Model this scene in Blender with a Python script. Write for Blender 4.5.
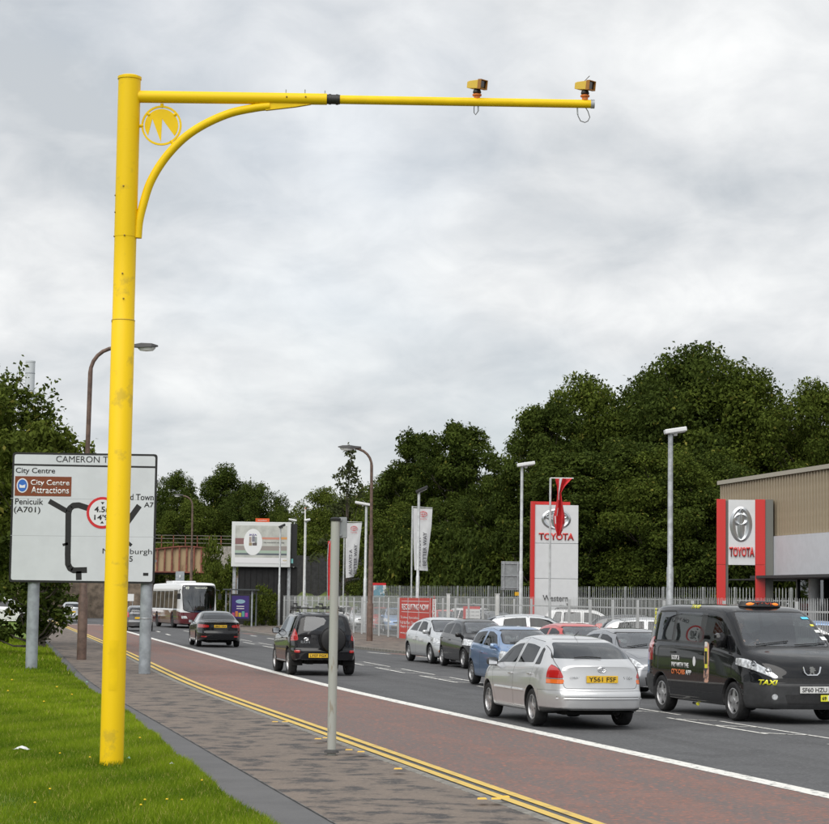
import bpy, bmesh, math, random
import numpy as np
from mathutils import Vector, Matrix
from mathutils.bvhtree import BVHTree

for o in list(bpy.data.objects):
    bpy.data.objects.remove(o)
scene = bpy.context.scene
COL = scene.collection
PI = math.pi
random.seed(7)
RNG = np.random.default_rng(11)

# ---------------------------------------------------------------- camera
FPX, CAM_H, HORIZON, ROLL = 2100.0, 2.07, 599.5, math.radians(0.8)
PCX, PCY = 414.5, 412.0
PITCH = math.atan((HORIZON - PCY) / FPX)
CF = Vector((0, math.cos(PITCH), math.sin(PITCH)))
_r0 = Vector((1, 0, 0)); _u0 = Vector((0, -math.sin(PITCH), math.cos(PITCH)))
CR = _r0 * math.cos(ROLL) + _u0 * math.sin(ROLL)
CU = -_r0 * math.sin(ROLL) + _u0 * math.cos(ROLL)
CAM = Vector((0, 0, CAM_H))
cam_data = bpy.data.cameras.new('camera')
cam_data.sensor_fit = 'HORIZONTAL'
cam_data.sensor_width = 36.0
cam_data.lens = FPX / 829.0 * 36.0
cam_data.clip_start = 0.1
cam_data.clip_end = 6000
cam = bpy.data.objects.new('camera', cam_data)
m3 = Matrix((CR, CU, -CF)).transposed()
cam.matrix_world = Matrix.Translation(CAM) @ m3.to_4x4()
COL.objects.link(cam)
scene.camera = cam

def ray(px, py):
    return CF * FPX + CR * (px - PCX) - CU * (py - PCY)
def gnd(px, py, z=0.0):
    d = ray(px, py); return CAM + d * ((z - CAM_H) / d.z)
def at(px, py, Y):
    d = ray(px, py); return CAM + d * (Y / d.y)

# ---------------------------------------------------------------- sky, sun, exposure
SUN_EL, SUN_AZ = math.radians(52), math.radians(205)     # compass angle from +Y, clockwise
world = bpy.data.worlds.new('World'); scene.world = world; world.use_nodes = True
nt = world.node_tree; nt.nodes.clear()
def N(tree, kind, **kw):
    n = tree.nodes.new(kind)
    for k, v in kw.items():
        if hasattr(n, k): setattr(n, k, v)
    return n
def L(tree, a, b): tree.links.new(a, b)
out = N(nt, 'ShaderNodeOutputWorld')
mixs = N(nt, 'ShaderNodeMixShader')
bg1 = N(nt, 'ShaderNodeBackground'); bg1.inputs['Strength'].default_value = 0.07
bg2 = N(nt, 'ShaderNodeBackground'); bg2.inputs['Strength'].default_value = 0.60
sky = N(nt, 'ShaderNodeTexSky'); sky.sky_type = 'NISHITA'; sky.sun_disc = False
sky.sun_elevation = SUN_EL; sky.sun_rotation = SUN_AZ
L(nt, sky.outputs[0], bg1.inputs[0])
tc = N(nt, 'ShaderNodeTexCoord'); sep = N(nt, 'ShaderNodeSeparateXYZ')
L(nt, tc.outputs['Generated'], sep.inputs[0])
zc = N(nt, 'ShaderNodeMath', operation='MAXIMUM'); L(nt, sep.outputs[2], zc.inputs[0]); zc.inputs[1].default_value = 0.0
za = N(nt, 'ShaderNodeMath', operation='ADD'); L(nt, zc.outputs[0], za.inputs[0]); za.inputs[1].default_value = 0.42
dx = N(nt, 'ShaderNodeMath', operation='DIVIDE'); L(nt, sep.outputs[0], dx.inputs[0]); L(nt, za.outputs[0], dx.inputs[1])
dy = N(nt, 'ShaderNodeMath', operation='DIVIDE'); L(nt, sep.outputs[1], dy.inputs[0]); L(nt, za.outputs[0], dy.inputs[1])
cmb = N(nt, 'ShaderNodeCombineXYZ'); L(nt, dx.outputs[0], cmb.inputs[0]); L(nt, dy.outputs[0], cmb.inputs[1])
mp = N(nt, 'ShaderNodeMapping'); mp.inputs['Scale'].default_value = (2.6, 2.6, 1); mp.inputs['Location'].default_value = (3.1, 1.7, 0)
mp.inputs['Rotation'].default_value = (0, 0, math.radians(22))
L(nt, cmb.outputs[0], mp.inputs[0])
n1 = N(nt, 'ShaderNodeTexNoise'); n1.inputs['Scale'].default_value = 1.5; n1.inputs['Detail'].default_value = 8; n1.inputs['Roughness'].default_value = 0.50
n1.inputs['Distortion'].default_value = 0.25
n2 = N(nt, 'ShaderNodeTexNoise'); n2.inputs['Scale'].default_value = 0.55; n2.inputs['Detail'].default_value = 4
L(nt, mp.outputs[0], n1.inputs['Vector']); L(nt, mp.outputs[0], n2.inputs['Vector'])
r1 = N(nt, 'ShaderNodeValToRGB')
e = r1.color_ramp.elements
e[0].position = 0.36; e[0].color = (0.515, 0.545, 0.575, 1)
e[1].position = 0.64; e[1].color = (0.90, 0.905, 0.90, 1)
e.new(0.50).color = (0.70, 0.715, 0.728, 1)
n3 = N(nt, 'ShaderNodeTexNoise'); n3.inputs['Scale'].default_value = 5.2; n3.inputs['Detail'].default_value = 9; n3.inputs['Roughness'].default_value = 0.58; n3.inputs['Distortion'].default_value = 0.5
L(nt, mp.outputs[0], n3.inputs['Vector'])
sa = N(nt, 'ShaderNodeMath', operation='MULTIPLY'); L(nt, n3.outputs['Fac'], sa.inputs[0]); sa.inputs[1].default_value = 0.24
sb_ = N(nt, 'ShaderNodeMath', operation='MULTIPLY_ADD'); L(nt, n1.outputs['Fac'], sb_.inputs[0]); sb_.inputs[1].default_value = 0.76; L(nt, sa.outputs[0], sb_.inputs[2])
L(nt, sb_.outputs[0], r1.inputs[0])
L(nt, r1.outputs[0], bg2.inputs[0])
r2 = N(nt, 'ShaderNodeValToRGB')
r2.color_ramp.elements[0].position = 0.30; r2.color_ramp.elements[0].color = (0.72,) * 3 + (1,)
r2.color_ramp.elements[1].position = 0.52; r2.color_ramp.elements[1].color = (0.97,) * 3 + (1,)
L(nt, n2.outputs['Fac'], r2.inputs[0])
L(nt, r2.outputs[0], mixs.inputs[0]); L(nt, bg1.outputs[0], mixs.inputs[1]); L(nt, bg2.outputs[0], mixs.inputs[2])
L(nt, mixs.outputs[0], out.inputs[0])

sd = bpy.data.lights.new('sun', 'SUN'); sd.energy = 1.5; sd.angle = math.radians(65); sd.color = (1.0, 0.965, 0.91)
sun = bpy.data.objects.new('sun', sd); COL.objects.link(sun)
sdir = Vector((math.sin(SUN_AZ) * math.cos(SUN_EL), math.cos(SUN_AZ) * math.cos(SUN_EL), math.sin(SUN_EL)))
sun.rotation_euler = (-sdir).to_track_quat('-Z', 'Y').to_euler()
sun.location = sdir * 100

vs = scene.view_settings
vs.view_transform = 'Standard'; vs.look = 'None'; vs.gamma = 1.0; vs.use_curve_mapping = False
vs.exposure = 0.92
scene.cycles.use_denoising = True
scene.cycles.max_bounces = 7
scene.cycles.transparent_max_bounces = 12
scene.cycles.caustics_reflective = False; scene.cycles.caustics_refractive = False

# ---------------------------------------------------------------- materials
MATS = {}
def M(name, col, rough=0.6, metal=0.0, spec=0.5, coat=0.0, var=0.0, vscale=4.0, col2=None, detail=4.0,
      bump=0.0, bscale=60.0, lo=0.4, hi=0.6, emit=0.0, rvar=0.0, vstretch=None, coords='Object', transl=0.0):
    if name in MATS: return MATS[name]
    m = bpy.data.materials.new(name); m.use_nodes = True
    t = m.node_tree; b = t.nodes['Principled BSDF']
    b.inputs['Base Color'].default_value = (*col, 1); b.inputs['Roughness'].default_value = rough
    b.inputs['Metallic'].default_value = metal; b.inputs['Specular IOR Level'].default_value = spec
    b.inputs['Coat Weight'].default_value = coat; b.inputs['Coat Roughness'].default_value = 0.04
    tcn = None
    def coord(stretch=None):
        nonlocal tcn
        if tcn is None: tcn = N(t, 'ShaderNodeTexCoord')
        if stretch:
            mm = N(t, 'ShaderNodeMapping'); mm.inputs['Scale'].default_value = stretch
            L(t, tcn.outputs[coords], mm.inputs[0]); return mm.outputs[0]
        return tcn.outputs[coords]
    if var > 0 or col2:
        n = N(t, 'ShaderNodeTexNoise'); n.inputs['Scale'].default_value = vscale; n.inputs['Detail'].default_value = detail
        n.inputs['Roughness'].default_value = 0.6
        L(t, coord(vstretch), n.inputs['Vector'])
        r = N(t, 'ShaderNodeValToRGB')
        c2 = col2 or tuple(max(0, c * (1 - var)) for c in col)
        c1 = col if col2 else tuple(min(1, c * (1 + var)) for c in col)
        r.color_ramp.elements[0].position = lo; r.color_ramp.elements[0].color = (*c2, 1)
        r.color_ramp.elements[1].position = hi; r.color_ramp.elements[1].color = (*c1, 1)
        L(t, n.outputs['Fac'], r.inputs[0]); L(t, r.outputs[0], b.inputs['Base Color'])
        if rvar:
            rr = N(t, 'ShaderNodeMapRange'); rr.inputs[3].default_value = rough + rvar; rr.inputs[4].default_value = max(0.02, rough - rvar)
            L(t, n.outputs['Fac'], rr.inputs[0]); L(t, rr.outputs[0], b.inputs['Roughness'])
    if bump > 0:
        n = N(t, 'ShaderNodeTexNoise'); n.inputs['Scale'].default_value = bscale; n.inputs['Detail'].default_value = 3
        L(t, coord(), n.inputs['Vector'])
        bp = N(t, 'ShaderNodeBump'); bp.inputs['Strength'].default_value = bump; bp.inputs['Distance'].default_value = 0.01
        L(t, n.outputs['Fac'], bp.inputs['Height']); L(t, bp.outputs[0], b.inputs['Normal'])
    if emit:
        b.inputs['Emission Color'].default_value = (*col, 1); b.inputs['Emission Strength'].default_value = emit
    if transl:
        tr = N(t, 'ShaderNodeBsdfTranslucent'); tr.inputs[0].default_value = (*col, 1)
        mx = N(t, 'ShaderNodeMixShader'); mx.inputs[0].default_value = transl
        o_ = t.nodes['Material Output']
        L(t, b.outputs[0], mx.inputs[1]); L(t, tr.outputs[0], mx.inputs[2]); L(t, mx.outputs[0], o_.inputs[0])
    MATS[name] = m
    return m

def srgb(r, g, b):
    f = lambda c: (c / 255 / 12.92) if c / 255 <= 0.04045 else ((c / 255 + 0.055) / 1.055) ** 2.4
    return (f(r), f(g), f(b))

def smooth_path(pts, k=5):
    P = [Vector(p) for p in pts]; P = [P[0] * 2 - P[1]] + P + [P[-1] * 2 - P[-2]]; res = []
    for i in range(1, len(P) - 2):
        for j in range(k):
            t = j / k; a, b, c, d = P[i - 1], P[i], P[i + 1], P[i + 2]
            res.append(0.5 * (2 * b + (c - a) * t + (2 * a - 5 * b + 4 * c - d) * t * t + (3 * b - a - 3 * c + d) * t ** 3))
    return res + [P[-2]]
def glass_mat(name, tint, fmul=1.0):
    if name in MATS: return MATS[name]
    m = bpy.data.materials.new(name); m.use_nodes = True
    t = m.node_tree; t.nodes.clear()
    o_ = N(t, 'ShaderNodeOutputMaterial'); mx = N(t, 'ShaderNodeMixShader')
    tr = N(t, 'ShaderNodeBsdfTransparent'); tr.inputs[0].default_value = (*tint, 1)
    gl = N(t, 'ShaderNodeBsdfGlossy'); gl.inputs['Roughness'].default_value = 0.015; gl.inputs[0].default_value = (0.95, 0.97, 1, 1)
    lw = N(t, 'ShaderNodeFresnel'); lw.inputs[0].default_value = 1.52
    ml = N(t, 'ShaderNodeMath', operation='MULTIPLY_ADD'); ml.inputs[1].default_value = 1.25 * fmul; ml.inputs[2].default_value = 0.03 * fmul; ml.use_clamp = True
    L(t, lw.outputs[0], ml.inputs[0]); L(t, ml.outputs[0], mx.inputs[0])
    L(t, tr.outputs[0], mx.inputs[1]); L(t, gl.outputs[0], mx.inputs[2]); L(t, mx.outputs[0], o_.inputs[0])
    MATS[name] = m
    return m

def paint(name, col, metal=0.0, rough=0.32, dust=0.05):
    if name in MATS: return MATS[name]
    m = M(name, col, rough=rough, metal=metal, coat=1.0, spec=0.5 if metal else 0.08)
    t = m.node_tree; b = t.nodes['Principled BSDF']
    tcn = N(t, 'ShaderNodeTexCoord'); sp = N(t, 'ShaderNodeSeparateXYZ'); L(t, tcn.outputs['Object'], sp.inputs[0])
    n = N(t, 'ShaderNodeTexNoise'); n.inputs['Scale'].default_value = 6; n.inputs['Detail'].default_value = 6
    L(t, tcn.outputs['Object'], n.inputs['Vector'])
    mr = N(t, 'ShaderNodeMapRange'); mr.inputs[1].default_value = 0.62; mr.inputs[2].default_value = 0.18; mr.inputs[3].default_value = 0.0; mr.inputs[4].default_value = 0.75
    L(t, sp.outputs[2], mr.inputs[0])
    mu = N(t, 'ShaderNodeMath', operation='MULTIPLY'); L(t, mr.outputs[0], mu.inputs[0]); L(t, n.outputs['Fac'], mu.inputs[1])
    mu2 = N(t, 'ShaderNodeMath', operation='MULTIPLY'); L(t, mu.outputs[0], mu2.inputs[0]); mu2.inputs[1].default_value = dust * 8
    ad = N(t, 'ShaderNodeMath', operation='MULTIPLY_ADD'); L(t, n.outputs['Fac'], ad.inputs[0]); ad.inputs[1].default_value = dust; L(t, mu2.outputs[0], ad.inputs[2])
    mx = N(t, 'ShaderNodeMix'); mx.data_type = 'RGBA'
    L(t, ad.outputs[0], mx.inputs[0]); mx.inputs[6].default_value = (*col, 1); mx.inputs[7].default_value = (0.16, 0.145, 0.12, 1)
    L(t, mx.outputs[2], b.inputs['Base Color'])
    rr = N(t, 'ShaderNodeMath', operation='MULTIPLY_ADD'); L(t, ad.outputs[0], rr.inputs[0]); rr.inputs[1].default_value = 0.5; rr.inputs[2].default_value = 0.03
    L(t, rr.outputs[0], b.inputs['Coat Roughness'])
    return m

# ---------------------------------------------------------------- object helpers
def tag(o, label=None, cat=None, group=None, kind=None):
    if label: o['label'] = label
    if cat: o['category'] = cat
    if group: o['group'] = group
    if kind: o['kind'] = kind
    return o
def thing(name, label, cat, loc=(0, 0, 0), rotz=0.0, group=None):
    o = bpy.data.objects.new(name, None); COL.objects.link(o)
    o.empty_display_size = 0.2
    o.location = loc; o.rotation_euler = (0, 0, rotz)
    return tag(o, label, cat, group)
def link_mesh(name, me, mat, parent=None, loc=None, rot=None):
    o = bpy.data.objects.new(name, me); COL.objects.link(o)
    mats = mat if isinstance(mat, (list, tuple)) else [mat]
    if len(me.materials) == 0:
        for x in mats: me.materials.append(x)
    if parent is not None: o.parent = parent
    if loc is not None: o.location = loc
    if rot is not None: o.rotation_euler = rot
    return o
def inv(o):
    return Matrix.LocRotScale(o.location, o.rotation_euler, None).inverted()
def copy_thing(root, loc, rotz, label=None, group=None, swap=None):
    r = root.copy(); COL.objects.link(r); r.location = loc; r.rotation_euler = (0, 0, rotz)
    if label: r['label'] = label
    if group: r['group'] = group
    def cp(src, dst):
        for ch in list(src.children):
            c = ch.copy(); COL.objects.link(c); c.parent = dst
            if swap:
                for i, s in enumerate(c.material_slots):
                    if s.material in swap:
                        new = swap[s.material]; s.link = 'OBJECT'; s.material = new
            cp(ch, c)
    cp(root, r)
    return r

class MB:
    """collects shapes for ONE mesh"""
    def __init__(s): s.v = []; s.f = []; s.mi = []
    def add(s, vs, fs, mi=0):
        k = len(s.v); s.v += [tuple(p) for p in vs]
        s.f += [tuple(i + k for i in f) for f in fs]; s.mi += [mi] * len(fs)
        return s
    def box(s, c, d, rz=0.0, mi=0, mat=None):
        x, y, z = d[0] / 2, d[1] / 2, d[2] / 2
        vs = [Vector((a * x, b * y, e_ * z)) for a in (-1, 1) for b in (-1, 1) for e_ in (-1, 1)]
        R = mat if mat is not None else Matrix.Rotation(rz, 3, 'Z')
        vs = [R @ v + Vector(c) for v in vs]
        return s.add(vs, [(0, 1, 3, 2), (4, 6, 7, 5), (0, 4, 5, 1), (2, 3, 7, 6), (0, 2, 6, 4), (1, 5, 7, 3)], mi)
    def bbox(s, x0, x1, y0, y1, z0, z1, mi=0):
        return s.box(((x0 + x1) / 2, (y0 + y1) / 2, (z0 + z1) / 2), (x1 - x0, y1 - y0, z1 - z0), mi=mi)
    def tube(s, pts, rad, n=10, caps=True, mi=0):
        pts = [Vector(p) for p in pts]
        if not hasattr(rad, '__len__'): rad = [rad] * len(pts)
        rings = []; up = None
        for i, p in enumerate(pts):
            d = (pts[min(i + 1, len(pts) - 1)] - pts[max(i - 1, 0)]).normalized()
            if up is None:
                up = Vector((0, 0, 1)) if abs(d.z) < 0.9 else Vector((1, 0, 0))
            a = d.cross(up).normalized(); b = a.cross(d).normalized(); up = b
            rings.append([p + (a * math.cos(2 * PI * k / n) + b * math.sin(2 * PI * k / n)) * rad[i] for k in range(n)])
        vs = [v for r in rings for v in r]; fs = []
        for i in range(len(pts) - 1):
            for k in range(n):
                fs.append((i * n + k, i * n + (k + 1) % n, (i + 1) * n + (k + 1) % n, (i + 1) * n + k))
        if caps:
            fs.append(tuple(range(n))); fs.append(tuple(reversed(range((len(pts) - 1) * n, len(pts) * n))))
        return s.add(vs, fs, mi)
    def lathe(s, prof, n=24, axis='z', c=(0, 0, 0), mi=0, close=False):
        vs = []; fs = []; m_ = len(prof)
        for k in range(n):
            a = 2 * PI * k / n; ca, sa = math.cos(a), math.sin(a)
            for (r, h) in prof:
                p = {'z': (r * ca, r * sa, h), 'y': (r * ca, h, r * sa), 'x': (h, r * ca, r * sa)}[axis]
                vs.append((p[0] + c[0], p[1] + c[1], p[2] + c[2]))
        rng = m_ if close else m_ - 1
        for k in range(n):
            k2 = (k + 1) % n
            for j in range(rng):
                j2 = (j + 1) % m_
                fs.append((k * m_ + j, k2 * m_ + j, k2 * m_ + j2, k * m_ + j2))
        return s.add(vs, fs, mi)
    def prism(s, poly, mat4, depth, mi=0):
        """polygon (u,v) extruded by depth along w in the frame mat4"""
        n = len(poly)
        vs = [mat4 @ Vector((u, v, 0)) for u, v in poly] + [mat4 @ Vector((u, v, depth)) for u, v in poly]
        fs = [tuple(reversed(range(n))), tuple(range(n, 2 * n))] + [(i, (i + 1) % n, n + (i + 1) % n, n + i) for i in range(n)]
        return s.add(vs, fs, mi)
    def mesh(s, name, smooth=False, bevel=0.0, angle=None):
        me = bpy.data.meshes.new(name)
        me.from_pydata(s.v, [], s.f); me.update()
        if any(s.mi): me.polygons.foreach_set('material_index', s.mi)
        bm = bmesh.new(); bm.from_mesh(me)
        bmesh.ops.recalc_face_normals(bm, faces=bm.faces)
        if bevel > 0:
            bmesh.ops.bevel(bm, geom=[e_ for e_ in bm.edges if e_.is_manifold and e_.calc_face_angle(0) > 0.6], offset=bevel, segments=2, profile=0.6, affect='EDGES', clamp_overlap=True)
        if smooth:
            for f in bm.faces: f.smooth = True
            for e_ in bm.edges:
                if e_.is_manifold and e_.calc_face_angle(0) > (angle or 0.7): e_.smooth = False
        bm.to_mesh(me); bm.free()
        return me
    def obj(s, name, mat, parent=None, smooth=False, bevel=0.0, loc=None, rot=None, angle=None):
        return link_mesh(name, s.mesh(name, smooth, bevel, angle), mat, parent, loc, rot)

FONT_CACHE = {}
def text_mesh(body, h=None, w=None, bold=0.0, depth=0.004, shear=0.0):
    cu = bpy.data.curves.new('text', 'FONT'); cu.body = body; cu.size = 1.0; cu.offset = bold
    cu.align_x = 'LEFT'; cu.fill_mode = 'FRONT'; cu.extrude = 0.0; cu.shear = shear; cu.resolution_u = 3
    ob = bpy.data.objects.new('text', cu)
    me = bpy.data.meshes.new_from_object(ob)
    bpy.data.objects.remove(ob); bpy.data.curves.remove(cu)
    co = np.empty(len(me.vertices) * 3); me.vertices.foreach_get('co', co); co = co.reshape(-1, 3)
    lo, hi = co.min(0), co.max(0)
    co -= np.array([(lo[0] + hi[0]) / 2, (lo[1] + hi[1]) / 2, 0])
    sx = sy = 1
    if h: sy = h / (hi[1] - lo[1])
    sx = (w / (hi[0] - lo[0])) if w else sy
    if not h: sy = sx
    co *= np.array([sx, sy, 1])
    me.vertices.foreach_set('co', co.ravel())
    bm = bmesh.new(); bm.from_mesh(me)
    r = bmesh.ops.extrude_face_region(bm, geom=bm.faces[:])
    bmesh.ops.translate(bm, vec=(0, 0, depth), verts=[v for v in r['geom'] if isinstance(v, bmesh.types.BMVert)])
    bmesh.ops.recalc_face_normals(bm, faces=bm.faces)
    bm.to_mesh(me); bm.free()
    return me
def text(parent, body, loc, mat, h=None, w=None, rot=(PI / 2, 0, 0), bold=0.0, depth=0.004, name='lettering', shear=0.0):
    return link_mesh(name, text_mesh(body, h, w, bold, depth, shear), mat, parent, loc, rot)

def round_poly(pts, r, n=3):
    res = []; k = len(pts)
    for i in range(k):
        a, p, b = Vector(pts[i - 1]), Vector(pts[i]), Vector(pts[(i + 1) % k])
        rr = min(r, (a - p).length * 0.45, (b - p).length * 0.45)
        s0 = p + (a - p).normalized() * rr; s1 = p + (b - p).normalized() * rr
        for j in range(n + 1):
            t = j / n
            res.append(tuple(s0 * (1 - t) ** 2 + p * 2 * t * (1 - t) + s1 * t * t))
    return res
def circle(cx, cy, r, n=24, ry=None):
    return [(cx + r * math.cos(2 * PI * i / n), cy + (ry or r) * math.sin(2 * PI * i / n)) for i in range(n)]
def lerp(a, b, t): return a + (b - a) * t
def curve_fn(pts):
    """monotone cubic through (x, y) points"""
    X = np.array([p[0] for p in pts], float); Yv = np.array([p[1] for p in pts], float)
    h = np.diff(X); d = np.diff(Yv) / h
    m_ = np.zeros(len(X))
    for i in range(1, len(X) - 1):
        if d[i - 1] * d[i] > 0:
            w1 = 2 * h[i] + h[i - 1]; w2 = h[i] + 2 * h[i - 1]
            m_[i] = (w1 + w2) / (w1 / d[i - 1] + w2 / d[i])
    m_[0] = d[0]; m_[-1] = d[-1]
    def fn(x):
        x = min(max(x, X[0]), X[-1])
        i = min(max(int(np.searchsorted(X, x)) - 1, 0), len(h) - 1)
        t = (x - X[i]) / h[i]
        return float(Yv[i] * (1 + 2 * t) * (1 - t) ** 2 + m_[i] * h[i] * t * (1 - t) ** 2 + Yv[i + 1] * t * t * (3 - 2 * t) + m_[i + 1] * h[i] * t * t * (t - 1))
    return fn
# ================================================================ THE SETTING
def blur_line(ctrl):
    Ys = np.arange(-12, 320, 2.0)
    X = np.interp(Ys, [c[0] for c in ctrl], [c[1] for c in ctrl])
    for _ in range(10):
        X[1:-1] = 0.25 * X[:-2] + 0.5 * X[1:-1] + 0.25 * X[2:]
    return lambda Y: float(np.interp(Y, Ys, X))
x_white = blur_line([(-14, 13.6), (23.1, 4.56), (30.7, 2.72), (36.07, 1.38), (48.5, -1.62), (59.6, -4.0), (75.7, -7.2), (102.6, -12.6), (330, -58)])
x_yel = blur_line([(-14, 9.6), (20.06, 1.8), (25.86, .45), (28.7, -.17), (33.84, -1.33), (41.89, -3.2), (48.16, -4.6), (55.97, -6.15), (82.06, -11.2), (110, -16.8), (330, -61.5)])
_far = blur_line([(-14, 10.2), (66, 10.0), (74, 9.2), (82, 7.4), (90, 7.2), (330, 7.2)])
x_kerb = lambda Y: x_yel(Y) - 0.50
x_farkerb = lambda Y: x_white(Y) + _far(Y)
FENCE_A = Vector((-10.7, 159.5)); FENCE_B = Vector((12.6, 40.7)); FDIR = (FENCE_B - FENCE_A).normalized()
x_fence = lambda Y: FENCE_A.x + (FENCE_A.y - Y) * (FENCE_B.x - FENCE_A.x) / (FENCE_A.y - FENCE_B.y)

def strip(name, fl, fr, y0, y1, z, mat, step=1.0, zl=None, zr=None, kind='structure', parent=None):
    Ys = np.arange(y0, y1 + 1e-6, step); vs = []; fs = []
    for i, Y in enumerate(Ys):
        vs += [(fl(Y), Y, z if zl is None else zl(Y)), (fr(Y), Y, z if zr is None else zr(Y))]
        if i: fs.append((2 * i - 2, 2 * i - 1, 2 * i + 1, 2 * i))
    o = MB().add(vs, fs).obj(name, mat, parent)
    if parent is None: tag(o, kind=kind)
    return o

def speckle(name, base, specks, rough=0.85, big=None, scale=160, bump=0.35, track=None):
    """aggregate surface: fine stones over slow patches"""
    m = bpy.data.materials.new(name); m.use_nodes = True; t = m.node_tree; b = t.nodes['Principled BSDF']
    b.inputs['Roughness'].default_value = rough; b.inputs['Specular IOR Level'].default_value = 0.35
    c = N(t, 'ShaderNodeTexCoord').outputs['Object']
    n = N(t, 'ShaderNodeTexNoise'); n.inputs['Scale'].default_value = 1.2; n.inputs['Detail'].default_value = 7; n.inputs['Roughness'].default_value = 0.65
    L(t, c, n.inputs['Vector'])
    r = N(t, 'ShaderNodeValToRGB'); el = r.color_ramp.elements
    el[0].position = 0.36; el[0].color = (*(big or tuple(x * 0.85 for x in base)), 1)
    el[1].position = 0.62; el[1].color = (*base, 1)
    L(t, n.outputs['Fac'], r.inputs[0]); last = r.outputs[0]
    if track:                                               # wear drawn out along the direction of travel
        rm = N(t, 'ShaderNodeMapping'); rm.inputs['Rotation'].default_value = (0, 0, math.radians(-12.6)); L(t, c, rm.inputs[0])
        sm_ = N(t, 'ShaderNodeMapping'); sm_.inputs['Scale'].default_value = (1.1, .035, 1); L(t, rm.outputs[0], sm_.inputs[0])
        v = N(t, 'ShaderNodeTexNoise'); v.inputs['Scale'].default_value = 1.4; v.inputs['Detail'].default_value = 5; L(t, sm_.outputs[0], v.inputs['Vector'])
        mr = N(t, 'ShaderNodeMapRange'); mr.inputs[1].default_value = .46; mr.inputs[2].default_value = .62; mr.inputs[4].default_value = .75; L(t, v.outputs['Fac'], mr.inputs[0])
        mx = N(t, 'ShaderNodeMix'); mx.data_type = 'RGBA'; L(t, mr.outputs[0], mx.inputs[0]); L(t, last, mx.inputs[6]); mx.inputs[7].default_value = (*track, 1); last = mx.outputs[2]
    for k, (col, lo, amt, sc) in enumerate(specks):
        v = N(t, 'ShaderNodeTexNoise'); v.inputs['Scale'].default_value = sc; v.inputs['Detail'].default_value = 8 if sc < 6 else 2; v.inputs['Roughness'].default_value = .62 if sc < 6 else .5
        mm = N(t, 'ShaderNodeMapping'); mm.inputs['Location'].default_value = (7.3 * k, 3.1 * k, k); L(t, c, mm.inputs[0]); L(t, mm.outputs[0], v.inputs['Vector'])
        mr = N(t, 'ShaderNodeMapRange'); mr.inputs[1].default_value = lo; mr.inputs[2].default_value = lo + 0.1; mr.inputs[4].default_value = amt
        L(t, v.outputs['Fac'], mr.inputs[0])
        mx = N(t, 'ShaderNodeMix'); mx.data_type = 'RGBA'; L(t, mr.outputs[0], mx.inputs[0]); L(t, last, mx.inputs[6]); mx.inputs[7].default_value = (*col, 1)
        last = mx.outputs[2]
    L(t, last, b.inputs['Base Color'])
    v = N(t, 'ShaderNodeTexNoise'); v.inputs['Scale'].default_value = scale; v.inputs['Detail'].default_value = 2; L(t, c, v.inputs['Vector'])
    bp = N(t, 'ShaderNodeBump'); bp.inputs['Strength'].default_value = bump; bp.inputs['Distance'].default_value = 0.006
    L(t, v.outputs['Fac'], bp.inputs['Height']); L(t, bp.outputs[0], b.inputs['Normal'])
    MATS[name] = m
    return m
m_asph = speckle('asphalt', (0.098, 0.10, 0.104), [((0.06, 0.06, 0.063), 0.54, 0.6, 0.7), ((0.18, 0.18, 0.18), 0.57, 0.5, 16), ((0.04, 0.04, 0.042), 0.58, 0.7, 18)], big=(0.084, 0.085, 0.089), track=(0.07, 0.071, 0.074))
m_buslane = speckle('bus_lane_surface', (0.200, 0.122, 0.105), [((0.140, 0.116, 0.112), 0.51, 0.7, 1.3), ((0.36, 0.135, 0.09), 0.55, 0.75, 13), ((0.085, 0.07, 0.068), 0.565, 0.5, 18), ((0.19, 0.17, 0.16), 0.60, 0.6, 26)], big=(0.15, 0.102, 0.09), track=(0.128, 0.112, 0.108))
m_pave = speckle('pavement_surface', (0.185, 0.150, 0.124), [((0.055, 0.052, 0.053), 0.495, 0.97, 2.3), ((0.065, 0.061, 0.061), 0.58, 0.6, 4.2), ((0.27, 0.23, 0.19), 0.57, 0.45, 22), ((0.07, 0.064, 0.06), 0.58, 0.45, 26)], big=(0.155, 0.128, 0.108))
m_strip = speckle('edge_strip_surface', (0.12, 0.12, 0.123), [((0.07, 0.07, 0.07), 0.6, 0.5, 50), ((0.19, 0.19, 0.185), 0.6, 0.4, 60)], big=(0.10, 0.10, 0.103))
m_kerb = M('kerb_stone', (0.19, 0.18, 0.16), 0.85, var=0.25, vscale=9, bump=0.3)
m_white = M('road_white', (0.72, 0.71, 0.67), 0.6, col2=(0.24, 0.24, 0.23), vscale=9, detail=9, lo=0.385, hi=0.45, coords='Object')
m_yel = M('road_yellow', (0.63, 0.43, 0.085), 0.6, col2=(0.38, 0.27, 0.10), vscale=5, detail=8, lo=0.32, hi=0.48)
m_ground = M('ground_surface', (0.06, 0.065, 0.045), 0.95, var=0.3, vscale=0.4)
m_forecourt = M('forecourt_asphalt', (0.10, 0.10, 0.10), 0.9, var=0.2, vscale=1.0, bump=0.2)

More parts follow.
